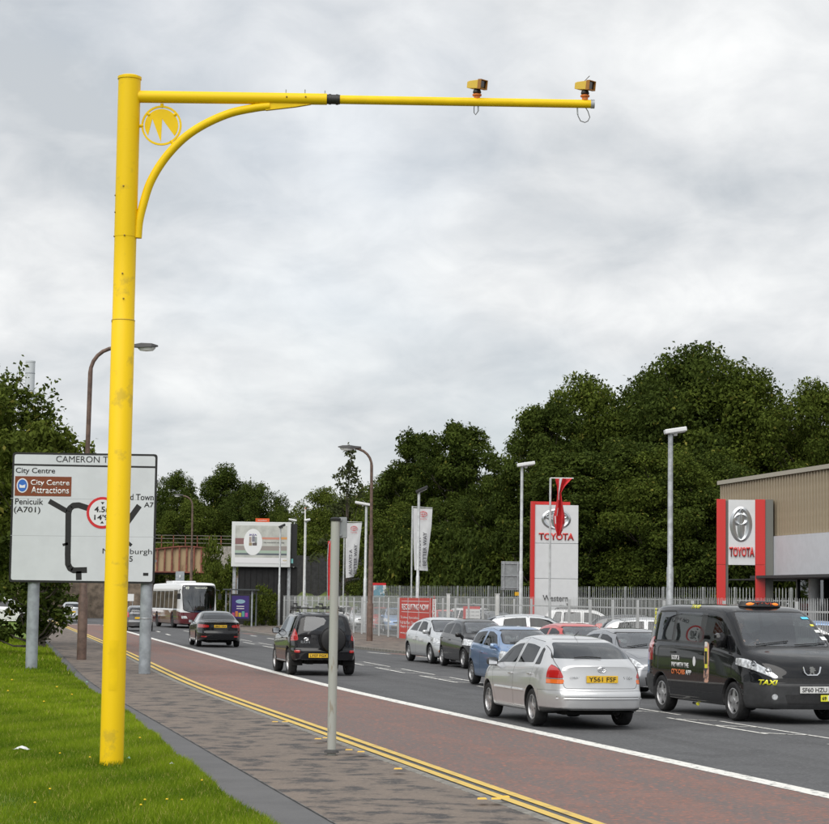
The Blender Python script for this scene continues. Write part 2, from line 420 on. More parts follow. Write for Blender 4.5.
gp = MB(); gp.add([(-3000, -300, -0.06), (3000, -300, -0.06), (3000, 5000, -0.06), (-3000, 5000, -0.06)], [(0, 1, 2, 3)])
tag(gp.obj('ground', m_ground), kind='structure')
strip('road', lambda Y: x_kerb(Y) - 0.02, lambda Y: x_farkerb(Y) + 0.02, -10, 316, 0.0, m_asph)
strip('bus_lane', lambda Y: x_yel(Y) + 0.0, lambda Y: x_white(Y) - 0.1, -10, 150, 0.004, m_buslane)
strip('bus_lane_line', lambda Y: x_white(Y) - 0.14, lambda Y: x_white(Y) + 0.14, -10, 146, 0.008, m_white)
strip('double_yellow_line', lambda Y: x_yel(Y) - 0.125, lambda Y: x_yel(Y), -10, 170, 0.009, m_yel)
strip('double_yellow_line', lambda Y: x_yel(Y) - 0.345, lambda Y: x_yel(Y) - 0.22, -10, 170, 0.009, m_yel)
PW = 2.16
PZ = 0.045                                                   # the near kerb is almost flush
strip('pavement', lambda Y: x_kerb(Y) - PW, lambda Y: x_kerb(Y) - 0.11, -10, 316, PZ, m_pave)
x_grass = lambda Y: x_kerb(Y) - PW - (0.35 + 0.33 * max(0, min(1, (36 - Y) / 14))) + 0.025 * math.sin(Y * 1.1) + 0.012 * math.sin(Y * 2.3)
strip('pavement_edging', lambda Y: x_grass(Y) - 0.2, lambda Y: x_kerb(Y) - PW, -10, 316, PZ - .004, m_strip, step=0.5)
# patches and trench lines in the footway
m_patch = speckle('patch_tar', (0.075, 0.073, 0.073), [((0.04, 0.04, 0.04), 0.58, 0.6, 50), ((0.13, 0.12, 0.115), 0.62, 0.5, 60)])
strip('footway_joint', lambda Y: x_kerb(Y) - PW - 0.006, lambda Y: x_kerb(Y) - PW + 0.012, -4, 70, PZ + .004, M('joint_dark', (0.05, 0.05, 0.05), 0.9, col2=(.13, .13, .13), vscale=3, lo=.45, hi=.55))
# kerb stones, each its own piece
def kerb_line(name, fn, y0, y1, side, top=0.108):
    root = bpy.data.objects.new(name, None); COL.objects.link(root); tag(root, kind='structure')
    b = MB(); b.bbox(0, 0.125, 0.0, 0.905, -0.1, top); me = b.mesh('kerb_stone', bevel=0.012); me.materials.append(m_kerb)
    Y = y0; k = 0
    while Y < y1:
        d = Vector((fn(Y + 0.915) - fn(Y), 0.915)).normalized()
        o = bpy.data.objects.new('kerb_stone', me); COL.objects.link(o); o.parent = root
        o.location = (fn(Y) - (0.125 if side < 0 else 0), Y, random.uniform(-0.004, 0.004)); o.rotation_euler = (0, 0, math.atan2(d.y, d.x) - PI / 2)
        Y += 0.915 * d.y; k += 1
    return root
kr = kerb_line('kerb', x_kerb, 14, 92, -1, .052)
o = strip('kerb_run', lambda Y: x_kerb(Y) - 0.125, x_kerb, 92, 316, 0.052, m_kerb, parent=kr); tag(o, kind='stuff')
kf = kerb_line('far_kerb', x_farkerb, 66, 135, 1)
b = MB()
for Y in np.arange(135, 316, 2.0):
    b.add([(x_farkerb(Y), Y, 0), (x_farkerb(Y + 2), Y + 2, 0), (x_farkerb(Y + 2), Y + 2, .105), (x_farkerb(Y), Y, .105), (x_farkerb(Y) + .13, Y, .105), (x_farkerb(Y + 2) + .13, Y + 2, .105)], [(0, 1, 2, 3), (3, 2, 5, 4)])
o = b.obj('kerb_run', m_kerb, kf); tag(o, kind='stuff')
strip('far_pavement', lambda Y: x_farkerb(Y) + 0.12, lambda Y: x_fence(Y) + 1.0, 30, 316, 0.10, m_pave)
strip('forecourt', lambda Y: x_fence(Y) + 0.8, lambda Y: 130 + 0 * Y, 20, 170, 0.106, m_forecourt, step=5)

# central outline-box markings: two long strokes joined by short kinked ticks
def box_marking(s0, ln, off, wid, lead=0.0):
    b = MB(); z = 0.007
    def P(s, o_): return (x_white(s) + o_, s, z)
    def stroke(sa, oa, sb, ob, w):
        a = Vector(P(sa, oa)); c = Vector(P(sb, ob)); d = (c - a).normalized(); nrm = Vector((-d.y, d.x, 0)) * w / 2
        b.add([a + nrm, a - nrm, c - nrm, c + nrm], [(0, 1, 2, 3)])
    stroke(s0, off, s0 + ln, off + 0.02, 0.085)
    stroke(s0 - 1.1, off + wid, s0 + ln - 0.9, off + wid, 0.075)
    for q in (0.08, 0.52, 0.93):
        stroke(s0 + ln * q, off + 0.03, s0 + ln * q - 0.35, off + wid * 0.55, 0.10); stroke(s0 + ln * q - 0.35, off + wid * 0.5, s0 + ln * q - 0.45, off + wid, 0.07)
    o = b.obj('centre_marking', m_white); tag(o, kind='structure')
for s0 in (20.5, 27.3, 33.9, 40.4, 46.8, 53.2, 59.6, 66.0, 72.4, 79, 86, 93, 100, 107, 115, 123):
    box_marking(s0, 4.4, 3.78, 0.62)
# edge dashes by the far kerb
for s0 in (74, 79.5, 86, 92, 98, 105, 112, 120):
    o = strip('edge_dash', lambda Y: x_farkerb(Y) - 1.0, lambda Y: x_farkerb(Y) - 0.86, s0, s0 + 2.6, 0.007, m_white, step=0.65)
for s0 in (77, 96, 118):
    o = strip('red_patch', lambda Y: x_farkerb(Y) - 0.7, lambda Y: x_farkerb(Y) - 0.1, s0, s0 + 3.9, 0.004, m_buslane, step=1.3)
# lane line of the far end and stop-bar like dashes
for s0 in (112, 121, 130, 139):
    strip('lane_dash', lambda Y: x_white(Y) + 1.6 + (Y - 112) * 0.02, lambda Y: x_white(Y) + 1.75 + (Y - 112) * 0.02, s0, s0 + 3.2, 0.007, m_white, step=0.8)
strip('lane_dash', lambda Y: x_white(Y) - 2.4, lambda Y: x_white(Y) - 0.2, 146.6, 147.2, 0.007, m_white, step=0.3)

# ---------------------------------------------------------------- grass verge
def tint_mat(name, c1, c2, c3=None, rough=0.75, transl=0.25, spec=0.06):
    """leaf colour varies leaf by leaf, with imitated clump light and shade in crowns, through the 'tint' attribute"""
    m = bpy.data.materials.new(name); m.use_nodes = True; t = m.node_tree; b = t.nodes['Principled BSDF']
    a = N(t, 'ShaderNodeAttribute'); a.attribute_name = 'tint'
    r = N(t, 'ShaderNodeValToRGB'); el = r.color_ramp.elements
    el[0].position = 0.0; el[0].color = (*c1, 1); el[1].position = 1.0; el[1].color = (*c2, 1)
    if c3: el.new(0.92).color = (*c2, 1); el[-1].color = (*c3, 1)
    L(t, a.outputs['Fac'], r.inputs[0]); L(t, r.outputs[0], b.inputs['Base Color'])
    b.inputs['Roughness'].default_value = rough; b.inputs['Specular IOR Level'].default_value = spec
    tr = N(t, 'ShaderNodeBsdfTranslucent'); L(t, r.outputs[0], tr.inputs[0])
    mx = N(t, 'ShaderNodeMixShader'); mx.inputs[0].default_value = transl
    L(t, b.outputs[0], mx.inputs[1]); L(t, tr.outputs[0], mx.inputs[2]); L(t, mx.outputs[0], t.nodes['Material Output'].inputs[0])
    MATS[name] = m
    return m
def np_mesh(name, co, tris=None, quads=None, tint=None):
    me = bpy.data.meshes.new(name); n = len(co); me.vertices.add(n); me.vertices.foreach_set('co', co.astype(np.float32).ravel())
    f = tris if tris is not None else quads; k = f.shape[1]
    me.loops.add(f.size); me.loops.foreach_set('vertex_index', f.astype(np.int32).ravel())
    me.polygons.add(len(f)); me.polygons.foreach_set('loop_start', np.arange(0, f.size, k, dtype=np.int32))
    try: me.polygons.foreach_set('loop_total', np.full(len(f), k, dtype=np.int32))
    except Exception: pass
    if tint is not None:
        at_ = me.attributes.new('tint', 'FLOAT', 'POINT'); at_.data.foreach_set('value', tint.astype(np.float32))
    me.update(calc_edges=True)
    return me
def verge_z(x, Y):
    d = np.maximum(0, (x_grass(Y) if np.isscalar(Y) else np.array([x_grass(v) for v in Y])) - x)
    return PZ + 0.02 + 0.02 * np.minimum(d, 8) + 0.012 * np.sin(x * 1.7 + Y * 0.9) * np.minimum(1, d)
m_turf = M('turf', (0.13, 0.205, 0.012), 0.95, col2=(0.06, 0.105, 0.009), vscale=2.2, detail=6, lo=0.35, hi=0.6)
b = MB(); Ys = np.concatenate([np.arange(-10, 90, 1.0), np.arange(90, 316, 6.0)]); nx = 14; vs = []; fs = []
for i, Y in enumerate(Ys):
    for k in range(nx):
        d = (k / (nx - 1)) ** 2.2 * 110
        x = x_grass(Y) - d
        vs.append((x, Y, PZ - .02 if k == 0 else float(verge_z(x, float(Y)))))
        if i and k: fs.append(((i - 1) * nx + k - 1, (i - 1) * nx + k, i * nx + k, i * nx + k - 1))
b.add(vs, fs); o = b.obj('grass_verge', m_turf, smooth=True); tag(o, kind='structure')

m_blade = tint_mat('grass_blades', (0.078, 0.145, 0.008), (0.30, 0.40, 0.022), (0.52, 0.44, 0.14), rough=0.6, transl=0.3)
def blades(n, y0, y1, h, w, wide, seed):
    g = np.random.default_rng(seed)
    Y = y0 + (y1 - y0) * g.random(n) ** 1.0
    xe = np.array([x_grass(v) for v in Y]); xl = -0.205 * Y - 0.6
    X = xe + 0.06 - (xe + 0.06 - np.minimum(xl, xe - wide)) * g.random(n)
    pn = 0.5 + 0.25 * np.sin(X * 2.3 + 1.3 * Y) + 0.25 * np.sin(X * 5.1 - Y * 1.7 + 2)
    hh = h * (0.5 + 0.9 * g.random(n)) * (0.65 + 0.5 * pn)
    near_post = np.hypot(X - COLUMN.x, Y - COLUMN.y) < 0.32
    hh = np.where(near_post, hh * 1.8, hh)
    a = g.random(n) * 2 * PI; lean = hh * (0.2 + 0.7 * g.random(n)); la = g.random(n) * 2 * PI
    Z = verge_z(X, Y)
    p0 = np.stack([X - np.cos(a) * w, Y - np.sin(a) * w, Z - 0.01], 1); p1 = np.stack([X + np.cos(a) * w, Y + np.sin(a) * w, Z - 0.01], 1)
    p2 = np.stack([X + np.cos(la) * lean, Y + np.sin(la) * lean, Z + hh], 1)
    co = np.stack([p0, p1, p2], 1).reshape(-1, 3)
    t = np.clip(0.2 + 0.45 * pn + 0.45 * (g.random(n) - 0.5) + 0.15 * np.sin(X * 0.9 + Y * 0.35), 0, 0.93); t = np.where(g.random(n) < 0.05, 1.0, t)
    me = np_mesh('grass_blades', co, tris=np.arange(3 * n).reshape(-1, 3), tint=np.repeat(t, 3))
    o = link_mesh('grass', me, m_blade); tag(o, kind='stuff'); return o
COLUMN = gnd(111.5, 765, 0.10)
blades(210000, 17.5, 34, 0.058, 0.0042, 0.3, 1)
blades(80000, 34, 52, 0.075, 0.009, 0.3, 2)
blades(30000, 52, 92, 0.12, 0.018, 3.0, 3)

# ---------------------------------------------------------------- trees
m_bark = M('bark', (0.075, 0.062, 0.05), 0.95, var=0.4, vscale=6, bump=0.6, bscale=12, vstretch=(1, 1, 0.25))
m_leaf_dark = tint_mat('leaf_dark', (0.022, 0.036, 0.007), (0.080, 0.110, 0.020), (0.16, 0.16, 0.03))
m_leaf_mid = tint_mat('leaf_mid', (0.034, 0.052, 0.008), (0.112, 0.145, 0.024), (0.20, 0.19, 0.04))
m_leaf_light = tint_mat('leaf_light', (0.048, 0.070, 0.012), (0.12, 0.15, 0.024), (0.18, 0.17, 0.04))
m_leaf_grey = tint_mat('leaf_grey', (0.040, 0.052, 0.022), (0.085, 0.098, 0.04), (0.13, 0.12, 0.06))
def crown_arrays(clumps, per, leaf, seed, loose=0.1, flat=0.8, aspect=1.5, sprays=1.0, cen=None):
    g = np.random.default_rng(seed); C, Q, T = [], [], []
    for (c, r) in clumps:
        k = int(per * (r ** 2)) + 12
        d = g.normal(size=(k, 3)); d /= np.linalg.norm(d, axis=1)[:, None]
        rad = r * (0.45 + 0.55 * np.sqrt(g.random(k))); rad = np.where(g.random(k) < loose, rad * (1.05 + 0.4 * g.random(k)), rad)
        # lumpy surface of each clump
        rad *= 1 + 0.18 * np.sin(d[:, 0] * 6 + c[0] * 3) * np.sin(d[:, 1] * 6 + c[1]) + 0.12 * np.sin(d[:, 2] * 9 + c[2])
        p = np.array(c) + d * rad[:, None] * np.array([1, 1, flat])
        ns = int(sprays * 3)                                   # leafy twigs reaching out of the clump
        if ns:
            od = np.array(c) - np.array(cen); od = od / (np.linalg.norm(od) + 1e-6)
            for q_ in range(ns):
                dd = od + g.normal(size=3) * .55 + np.array([0, 0, .25]); dd /= np.linalg.norm(dd); m2 = max(4, int(k * .035))
                tt_ = g.random(m2); ln = r * (0.85 + .75 * g.random() * sprays)
                lp = np.array(c) + dd * (tt_ * ln)[:, None] + g.normal(size=(m2, 3)) * leaf * .45 - np.array([0, 0, 1]) * (tt_ ** 2 * r * .12)[:, None]
                p[q_ * m2:(q_ + 1) * m2] = lp[:len(p[q_ * m2:(q_ + 1) * m2])]
        nrm = d * 0.6 + np.array([0, 0, 0.5]) + g.normal(size=(k, 3)) * 0.65; nrm /= np.linalg.norm(nrm, axis=1)[:, None]
        t1 = np.cross(nrm, g.normal(size=(k, 3))); t1 /= np.linalg.norm(t1, axis=1)[:, None] + 1e-9; t2 = np.cross(nrm, t1)
        s = leaf * (0.55 + 0.8 * g.random(k))[:, None]
        droop = np.array([0, 0, -0.25]) * s
        C.append(np.stack([p - t1 * s * aspect / 2, p + t2 * s * 0.42, p + t1 * s * aspect / 2 + droop, p - t2 * s * 0.42], 1).reshape(-1, 3))
        base = g.random() ** 1.5 * 0.48  # wide clump-to-clump tint range imitates sky-lit and shaded clumps
        tt = np.clip(base + 0.10 + 0.38 * g.random(k), 0, 0.9); tt = np.where(g.random(k) < 0.02, 1.0, tt)
        T.append(np.repeat(tt, 4))
    return np.concatenate(C), np.concatenate(T)
def grow(seed, h, rx, base, style='broad', nclump=46, per=150, leaf=0.2):
    """clump centres in an uneven envelope, then leaves and limbs"""
    rr = random.Random(seed); cl = []; zc = (h + base) / 2; rz = (h - base) / 2
    lobes = [(rr.uniform(0, 2 * PI), rr.uniform(0.75, 1.15)) for _ in range(5)]
    tries = 0
    while len(cl) < nclump and tries < 4000:
        tries += 1
        u = rr.uniform(-1, 1); a = rr.uniform(0, 2 * PI)
        env = {'broad': math.sqrt(max(0, 1 - abs(u) ** 2.4)), 'cone': max(0.06, (0.52 - 0.5 * u)) * min(1, (u + 1.15) * 2.2), 'bush': math.sqrt(max(0.05, 1 - max(0, u) ** 2))}[style]
        k = 1.0
        for la, lr in lobes: k = k + (lr - 1) * max(0, math.cos(a - la + u)) ** 2
        q = rr.random() ** 0.42
        r = rx * env * q * k
        cr = (0.13 + 0.12 * rr.random()) * rx * (1.0 if style != 'cone' else 0.62)
        z = zc + u * rz * 0.93
        c = (r * math.cos(a), r * math.sin(a), z + rr.uniform(-.05, .05) * rz)
        cl.append((c, cr))
    for k in range(nclump // 4):
        u = rr.uniform(-.75, .55); a = rr.uniform(0, 2 * PI); r = rx * .35 * rr.random(); cl.append(((r * math.cos(a), r * math.sin(a), zc + u * rz), rx * (.26 if style != 'cone' else .12)))
    return cl
TREE_N = [0]
def tree_meshes(seed, h, rx, base, style='broad', nclump=46, per=150, leaf=0.2, loose=0.1, trunk_r=None, sprays=1.0):
    cl = grow(seed, h, rx, base, style, nclump, per, leaf)
    co, tn = crown_arrays(cl, per, leaf, seed, loose, sprays=sprays, cen=(0, 0, (h + base) / 2))
    crown = np_mesh('crown', co, quads=np.arange(len(co)).reshape(-1, 4), tint=tn)
    rr = random.Random(seed + 5); b = MB(); tr = trunk_r or h * 0.022
    pts = []; n = 7; lx = rr.uniform(-.3, .3); ly = rr.uniform(-.3, .3)
    for i in range(n):
        t = i / (n - 1); pts.append((lx * t * t + 0.08 * math.sin(3 * t + seed), ly * t * t, -0.15 + t * h * 0.86))
    b.tube(pts, [tr * (1.35 if i == 0 else 1 - 0.86 * i / (n - 1)) for i in range(n)], 9)
    for (c, r) in cl[::2 if len(cl) > 30 else 1]:
        z0 = max(base * 0.8, c[2] - 0.35 * h * rr.uniform(0.3, 0.9)); t = min(0.95, z0 / (h * 0.86)); p0 = Vector((lx * t * t, ly * t * t, z0))
        p1 = Vector(c); mid = p0.lerp(p1, 0.5) + Vector((0, 0, -0.12 * (p1 - p0).length))
        rl = tr * (1 - 0.8 * t) * 0.42
        b.tube([p0, mid, p1], [rl, rl * 0.6, rl * 0.2], 5, caps=False)
    trunk = b.mesh('trunk', smooth=True)
    return trunk, crown
def plant_tree(meshes, loc, rotz, sc, leafmat, name, label, cat='tree', group=None):
    root = thing(name, label, cat, loc, rotz, group)
    t = bpy.data.objects.new('trunk', meshes[0]); COL.objects.link(t); t.parent = root; t.scale = sc
    c = bpy.data.objects.new('crown', meshes[1]); COL.objects.link(c); c.parent = root; c.scale = sc
    for ob, m_ in ((t, m_bark), (c, leafmat)):
        if len(ob.data.materials) == 0: ob.data.materials.append(m_)
        ob.material_slots[0].link = 'OBJECT'; ob.material_slots[0].material = m_
    return root
TV = [tree_meshes(31, 14, 5.4, 1.6, 'broad', 115, 540, 0.148, sprays=.7),
      tree_meshes(47, 14, 4.8, 1.2, 'broad', 108, 600, 0.145, sprays=.7),
      tree_meshes(58, 14, 5.0, 2.0, 'broad', 120, 540, 0.148, loose=0.12, sprays=.8),
      tree_meshes(64, 14, 3.3, 1.4, 'broad', 150, 900, 0.14, sprays=.7)]
BV = [tree_meshes(71, 5, 3.6, -0.2, 'bush', 44, 260, 0.2, trunk_r=0.08), tree_meshes(83, 5, 3.2, -0.3, 'bush', 42, 280, 0.2, trunk_r=0.08)]
def tree_at(px, py_top, Y, hw_px, var, leafmat, name, label, group=None, base_z=0.0, rot=None):
    """px centre, py of the crown's top, Y from what stands in front and behind; hw_px half width"""
    top = at(px, py_top, Y); h = top.z - base_z; r = hw_px * Y / FPX
    k = TV[var] if h > 7.5 else BV[var % 2]; H0 = 14 if h > 7.5 else 5; R0 = [5.4, 4.8, 5.0, 3.3][var] if h > 7.5 else [3.6, 3.2][var % 2]
    return plant_tree(k, (top.x, Y, base_z), rot if rot is not None else random.uniform(0, 6.28), (r / R0, r / R0, h / H0), leafmat, name, label, 'tree' if h > 4 else 'shrub', group)
G1 = 'broadleaved trees behind the car dealership'
for i, (px, py, Y, hw, v, mt, lab) in enumerate([
    (547, 404, 116, 28, 3, m_leaf_dark, 'dark green tree rising behind the tall white pylon sign'),
    (588, 384, 122, 44, 0, m_leaf_mid, 'tall dark tree just right of the red flag above the pylon'),
    (640, 368, 126, 50, 2, m_leaf_dark, 'big dark tree behind the tall grey forecourt lamp'),
    (690, 354, 121, 56, 0, m_leaf_dark, 'tallest round-topped dark tree of the wood behind the dealership'),
    (737, 372, 118, 48, 1, m_leaf_mid, 'mid green tree leaning over the dealership roof corner'),
    (776, 404, 122, 42, 2, m_leaf_mid, 'lower green tree in the dip above the showroom roof'),
    (815, 390, 116, 44, 0, m_leaf_mid, 'bright topped tree above the tan showroom cladding'),
    (866, 384, 120, 46, 1, m_leaf_dark, 'dark tree at the far end of the wood above the showroom'),
    (572, 452, 112, 34, 3, m_leaf_dark, 'lower dark tree filling the wood between pylon and lamp'),
    (622, 446, 112, 46, 1, m_leaf_dark, 'deep green lower tree left of the tall grey forecourt lamp'),
    (664, 452, 110, 44, 0, m_leaf_mid, 'mid green lower tree behind the tall grey forecourt lamp'),
    (706, 455, 109, 42, 2, m_leaf_dark, 'lower dark tree left of the red and white showroom sign')]):
    tree_at(px, py, Y, hw * 1.75, v, mt, 'broadleaf_tree', lab, G1)
G2 = 'trees behind the flags and street lamp'
for (px, py, Y, hw, v, mt, lab) in [
    (418, 434, 148, 24, 3, m_leaf_dark, 'dark tree with knobbly crown behind the right white flag'),
    (462, 424, 144, 27, 3, m_leaf_dark, 'tall dark tree right of the white flag, two domes on top'),
    (492, 476, 132, 18, 3, m_leaf_dark, 'dark tree beside the grey lamp with white flat head'),
    (384, 470, 178, 30, 2, m_leaf_mid, 'mid green tree behind the brown street lamp'),
    (322, 492, 186, 24, 0, m_leaf_light, 'yellow green tree behind the grey roadside post'),
    (352, 498, 180, 30, 1, m_leaf_mid, 'green tree low behind the left white flag'),
    (402, 508, 142, 36, 0, m_leaf_mid, 'bushy green tree between the two white flags'),
    (446, 500, 138, 34, 2, m_leaf_dark, 'dark shaded tree behind the back fence near the flags'),
    (300, 536, 184, 20, 1, m_leaf_mid, 'small green tree right of the billboard')]:
    tree_at(px, py, Y, hw * 1.75, v, mt, 'broadleaf_tree', lab, G2)
# understorey along the back fence
G3 = 'shrubs along the back fence'
rr = random.Random(4)
for i, px in enumerate(range(402, 735, 26)):
    tree_at(px + rr.uniform(-5, 5), rr.uniform(530, 556), 130 - (px - 378) * 0.066 + rr.uniform(-1, 1), rr.uniform(36, 46), i % 3, [m_leaf_dark, m_leaf_mid, m_leaf_dark][i % 3], 'leafy_shrub', 'dense leafy shrub growing along the back palisade fence', G3)
birch = tree_meshes(97, 14, 3.4, 3.0, 'cone', 60, 120, 0.2, loose=0.3, trunk_r=0.14)
tp = at(350, 450, 160); plant_tree(birch, (tp.x, 160, 0), 0.4, (1, 1, tp.z / 13.6), m_leaf_grey, 'birch_tree', 'thin greyish birch tree with airy crown under the street lamp head')
G4 = 'distant trees beyond the railway bridge'
for (px, py, Y, hw, v, mt, lab) in [
    (176, 476, 240, 26, 0, m_leaf_dark, 'dark distant tree beside the right edge of the road sign'),
    (226, 470, 236, 32, 1, m_leaf_dark, 'tallest dark tree above the bridge parapet'),
    (262, 484, 230, 26, 2, m_leaf_dark, 'dark tree directly behind the billboard'),
    (205, 500, 232, 32, 2, m_leaf_mid, 'greener tree low above the steel bridge'),
    (284, 512, 226, 20, 0, m_leaf_dark, 'dark tree at the right end of the billboard'),
    (132, 492, 240, 32, 1, m_leaf_dark, 'dark distant tree mostly hidden by the road sign')]:
    tree_at(px, py, Y, hw * 1.45, v, mt, 'distant_tree', lab, G4)
# near trees on the left verge
lt = tree_meshes(113, 11, 3.6, 3.2, 'broad', 150, 560, 0.15, loose=0.25, trunk_r=0.2, sprays=2.2)
p = at(14, 362, 84); plant_tree(lt, (p.x - 1.2, 84, 0.2), 0.5, (1.02, 1.02, (p.z - .2) / 12.0), m_leaf_mid, 'feathery_tree', 'feathery dark tree with spiky top left of the road sign')
lt2 = tree_meshes(131, 7, 2.4, 2.6, 'broad', 90, 620, 0.14, loose=0.15, trunk_r=0.16)
p = at(66, 424, 78); plant_tree(lt2, (p.x - 0.7, 78, 0.2), 1.5, (1.0, 1.0, (p.z - .2) / 7.1), m_leaf_light, 'bushy_tree', 'bright green bushy tree behind the top of the road sign')
lt3 = tree_meshes(139, 5.5, 1.25, 0.35, 'bush', 60, 900, 0.13, loose=0.2, trunk_r=0.14)
p = gnd(38, 653, 0.2); plant_tree(lt3, (p.x - .25, p.y, 0.18), 0.2, (1.0, 1.0, 0.82), m_leaf_dark, 'low_branched_tree', 'low dark tree with leaves to the ground behind the left sign post')
# shrubs by the bridge and ivy bank
for (px, py, Y, hw, v, mt, lab) in [
    (214, 543, 178, 26, 0, m_leaf_light, 'yellow green bush at the right end of the steel bridge'),
    (222, 562, 160, 22, 1, m_leaf_light, 'yellow green shrub behind the bus shelter'),
    (262, 587, 148, 17, 0, m_leaf_light, 'ivy covered bush at the fence corner beside the bus shelter'),
    (252, 596, 147, 8, 1, m_leaf_light, 'low green shrub under the billboard'),
    (320, 586, 172, 14, 0, m_leaf_light, 'low green shrub on the bank behind the front fence'),
    (294, 588, 176, 16, 1, m_leaf_light, 'low green shrub on the bank beside the white flag pole')]:
    tree_at(px, py, Y, hw, v, mt, 'green_shrub', lab)

# trees further along the verge, outside the frame: the car windows mirror them
for (x, y, v, s_) in ((-21, 66, 0, .75), (-19.5, 52, 1, .7), (-17, 40, 2, .62), (-25, 58, 2, .9), (-15.5, 29, 1, .6)):
    plant_tree(TV[v], (x, y, .2), x, (s_, s_, s_), m_leaf_mid, 'verge_tree', 'green tree mirrored in the taxi windows, growing left of the yellow column', 'tree', 'trees on the verge outside the frame')
# ================================================================ VEHICLES
m_black = M('black_plastic', (0.018, 0.018, 0.019), 0.55, var=0.2, vscale=20)
m_trim = M('grey_plastic', (0.035, 0.036, 0.038), 0.6, var=0.15, vscale=8, bump=0.15, bscale=200)
m_rubber = M('tyre_rubber', (0.017, 0.017, 0.018), 0.85, var=0.35, vscale=12)
m_rim = M('alloy', (0.50, 0.50, 0.51), 0.35, metal=0.85, var=0.2, vscale=9)
m_rim_dark = M('wheel_inner', (0.03, 0.03, 0.032), 0.7)
m_seat = M('seat_cloth', (0.11, 0.11, 0.12), 0.9, var=0.2)
m_under = M('underbody', (0.012, 0.012, 0.012), 0.95)
m_chrome = M('chrome', (0.75, 0.76, 0.78), 0.12, metal=1.0)
m_red_l = M('tail_lens', (0.42, 0.012, 0.012), 0.12, coat=1.0, spec=0.6)
m_amber_l = M('amber_lens', (0.75, 0.16, 0.02), 0.15, coat=1.0)
m_clear_l = M('clear_lens', (0.62, 0.64, 0.66), 0.08, metal=0.35, coat=1.0, var=0.35, vscale=14)
m_smoke_l = M('smoked_lens', (0.12, 0.12, 0.13), 0.1, coat=1.0)
m_plate_y = M('plate_yellow', (0.78, 0.48, 0.03), 0.4, var=0.06)
m_plate_w = M('plate_white', (0.72, 0.72, 0.70), 0.4, var=0.06)
m_ink = M('ink_black', (0.012, 0.012, 0.013), 0.5)
m_glass_car = glass_mat('car_glass', (0.15, 0.18, 0.175), 0.5)
m_glass_rear = glass_mat('rear_glass', (0.36, 0.41, 0.40), 0.9)
m_glass_clear = glass_mat('windscreen_glass', (0.86, 0.90, 0.89), 1.6)
m_glass_dark = glass_mat('privacy_glass', (0.10, 0.12, 0.12))
m_taxi_y = M('vinyl_yellow', (0.80, 0.78, 0.05), 0.4)
m_vinyl_w = M('vinyl_white', (0.75, 0.75, 0.75), 0.4)
m_vinyl_o = M('vinyl_orange', (0.75, 0.19, 0.05), 0.4)

def chaikin(pts, it=2):
    for _ in range(it):
        q = [pts[0]]
        for a, b in zip(pts[:-1], pts[1:]):
            q += [(a[0] * .75 + b[0] * .25, a[1] * .75 + b[1] * .25), (a[0] * .25 + b[0] * .75, a[1] * .25 + b[1] * .75)]
        q.append(pts[-1]); pts = q
    return pts

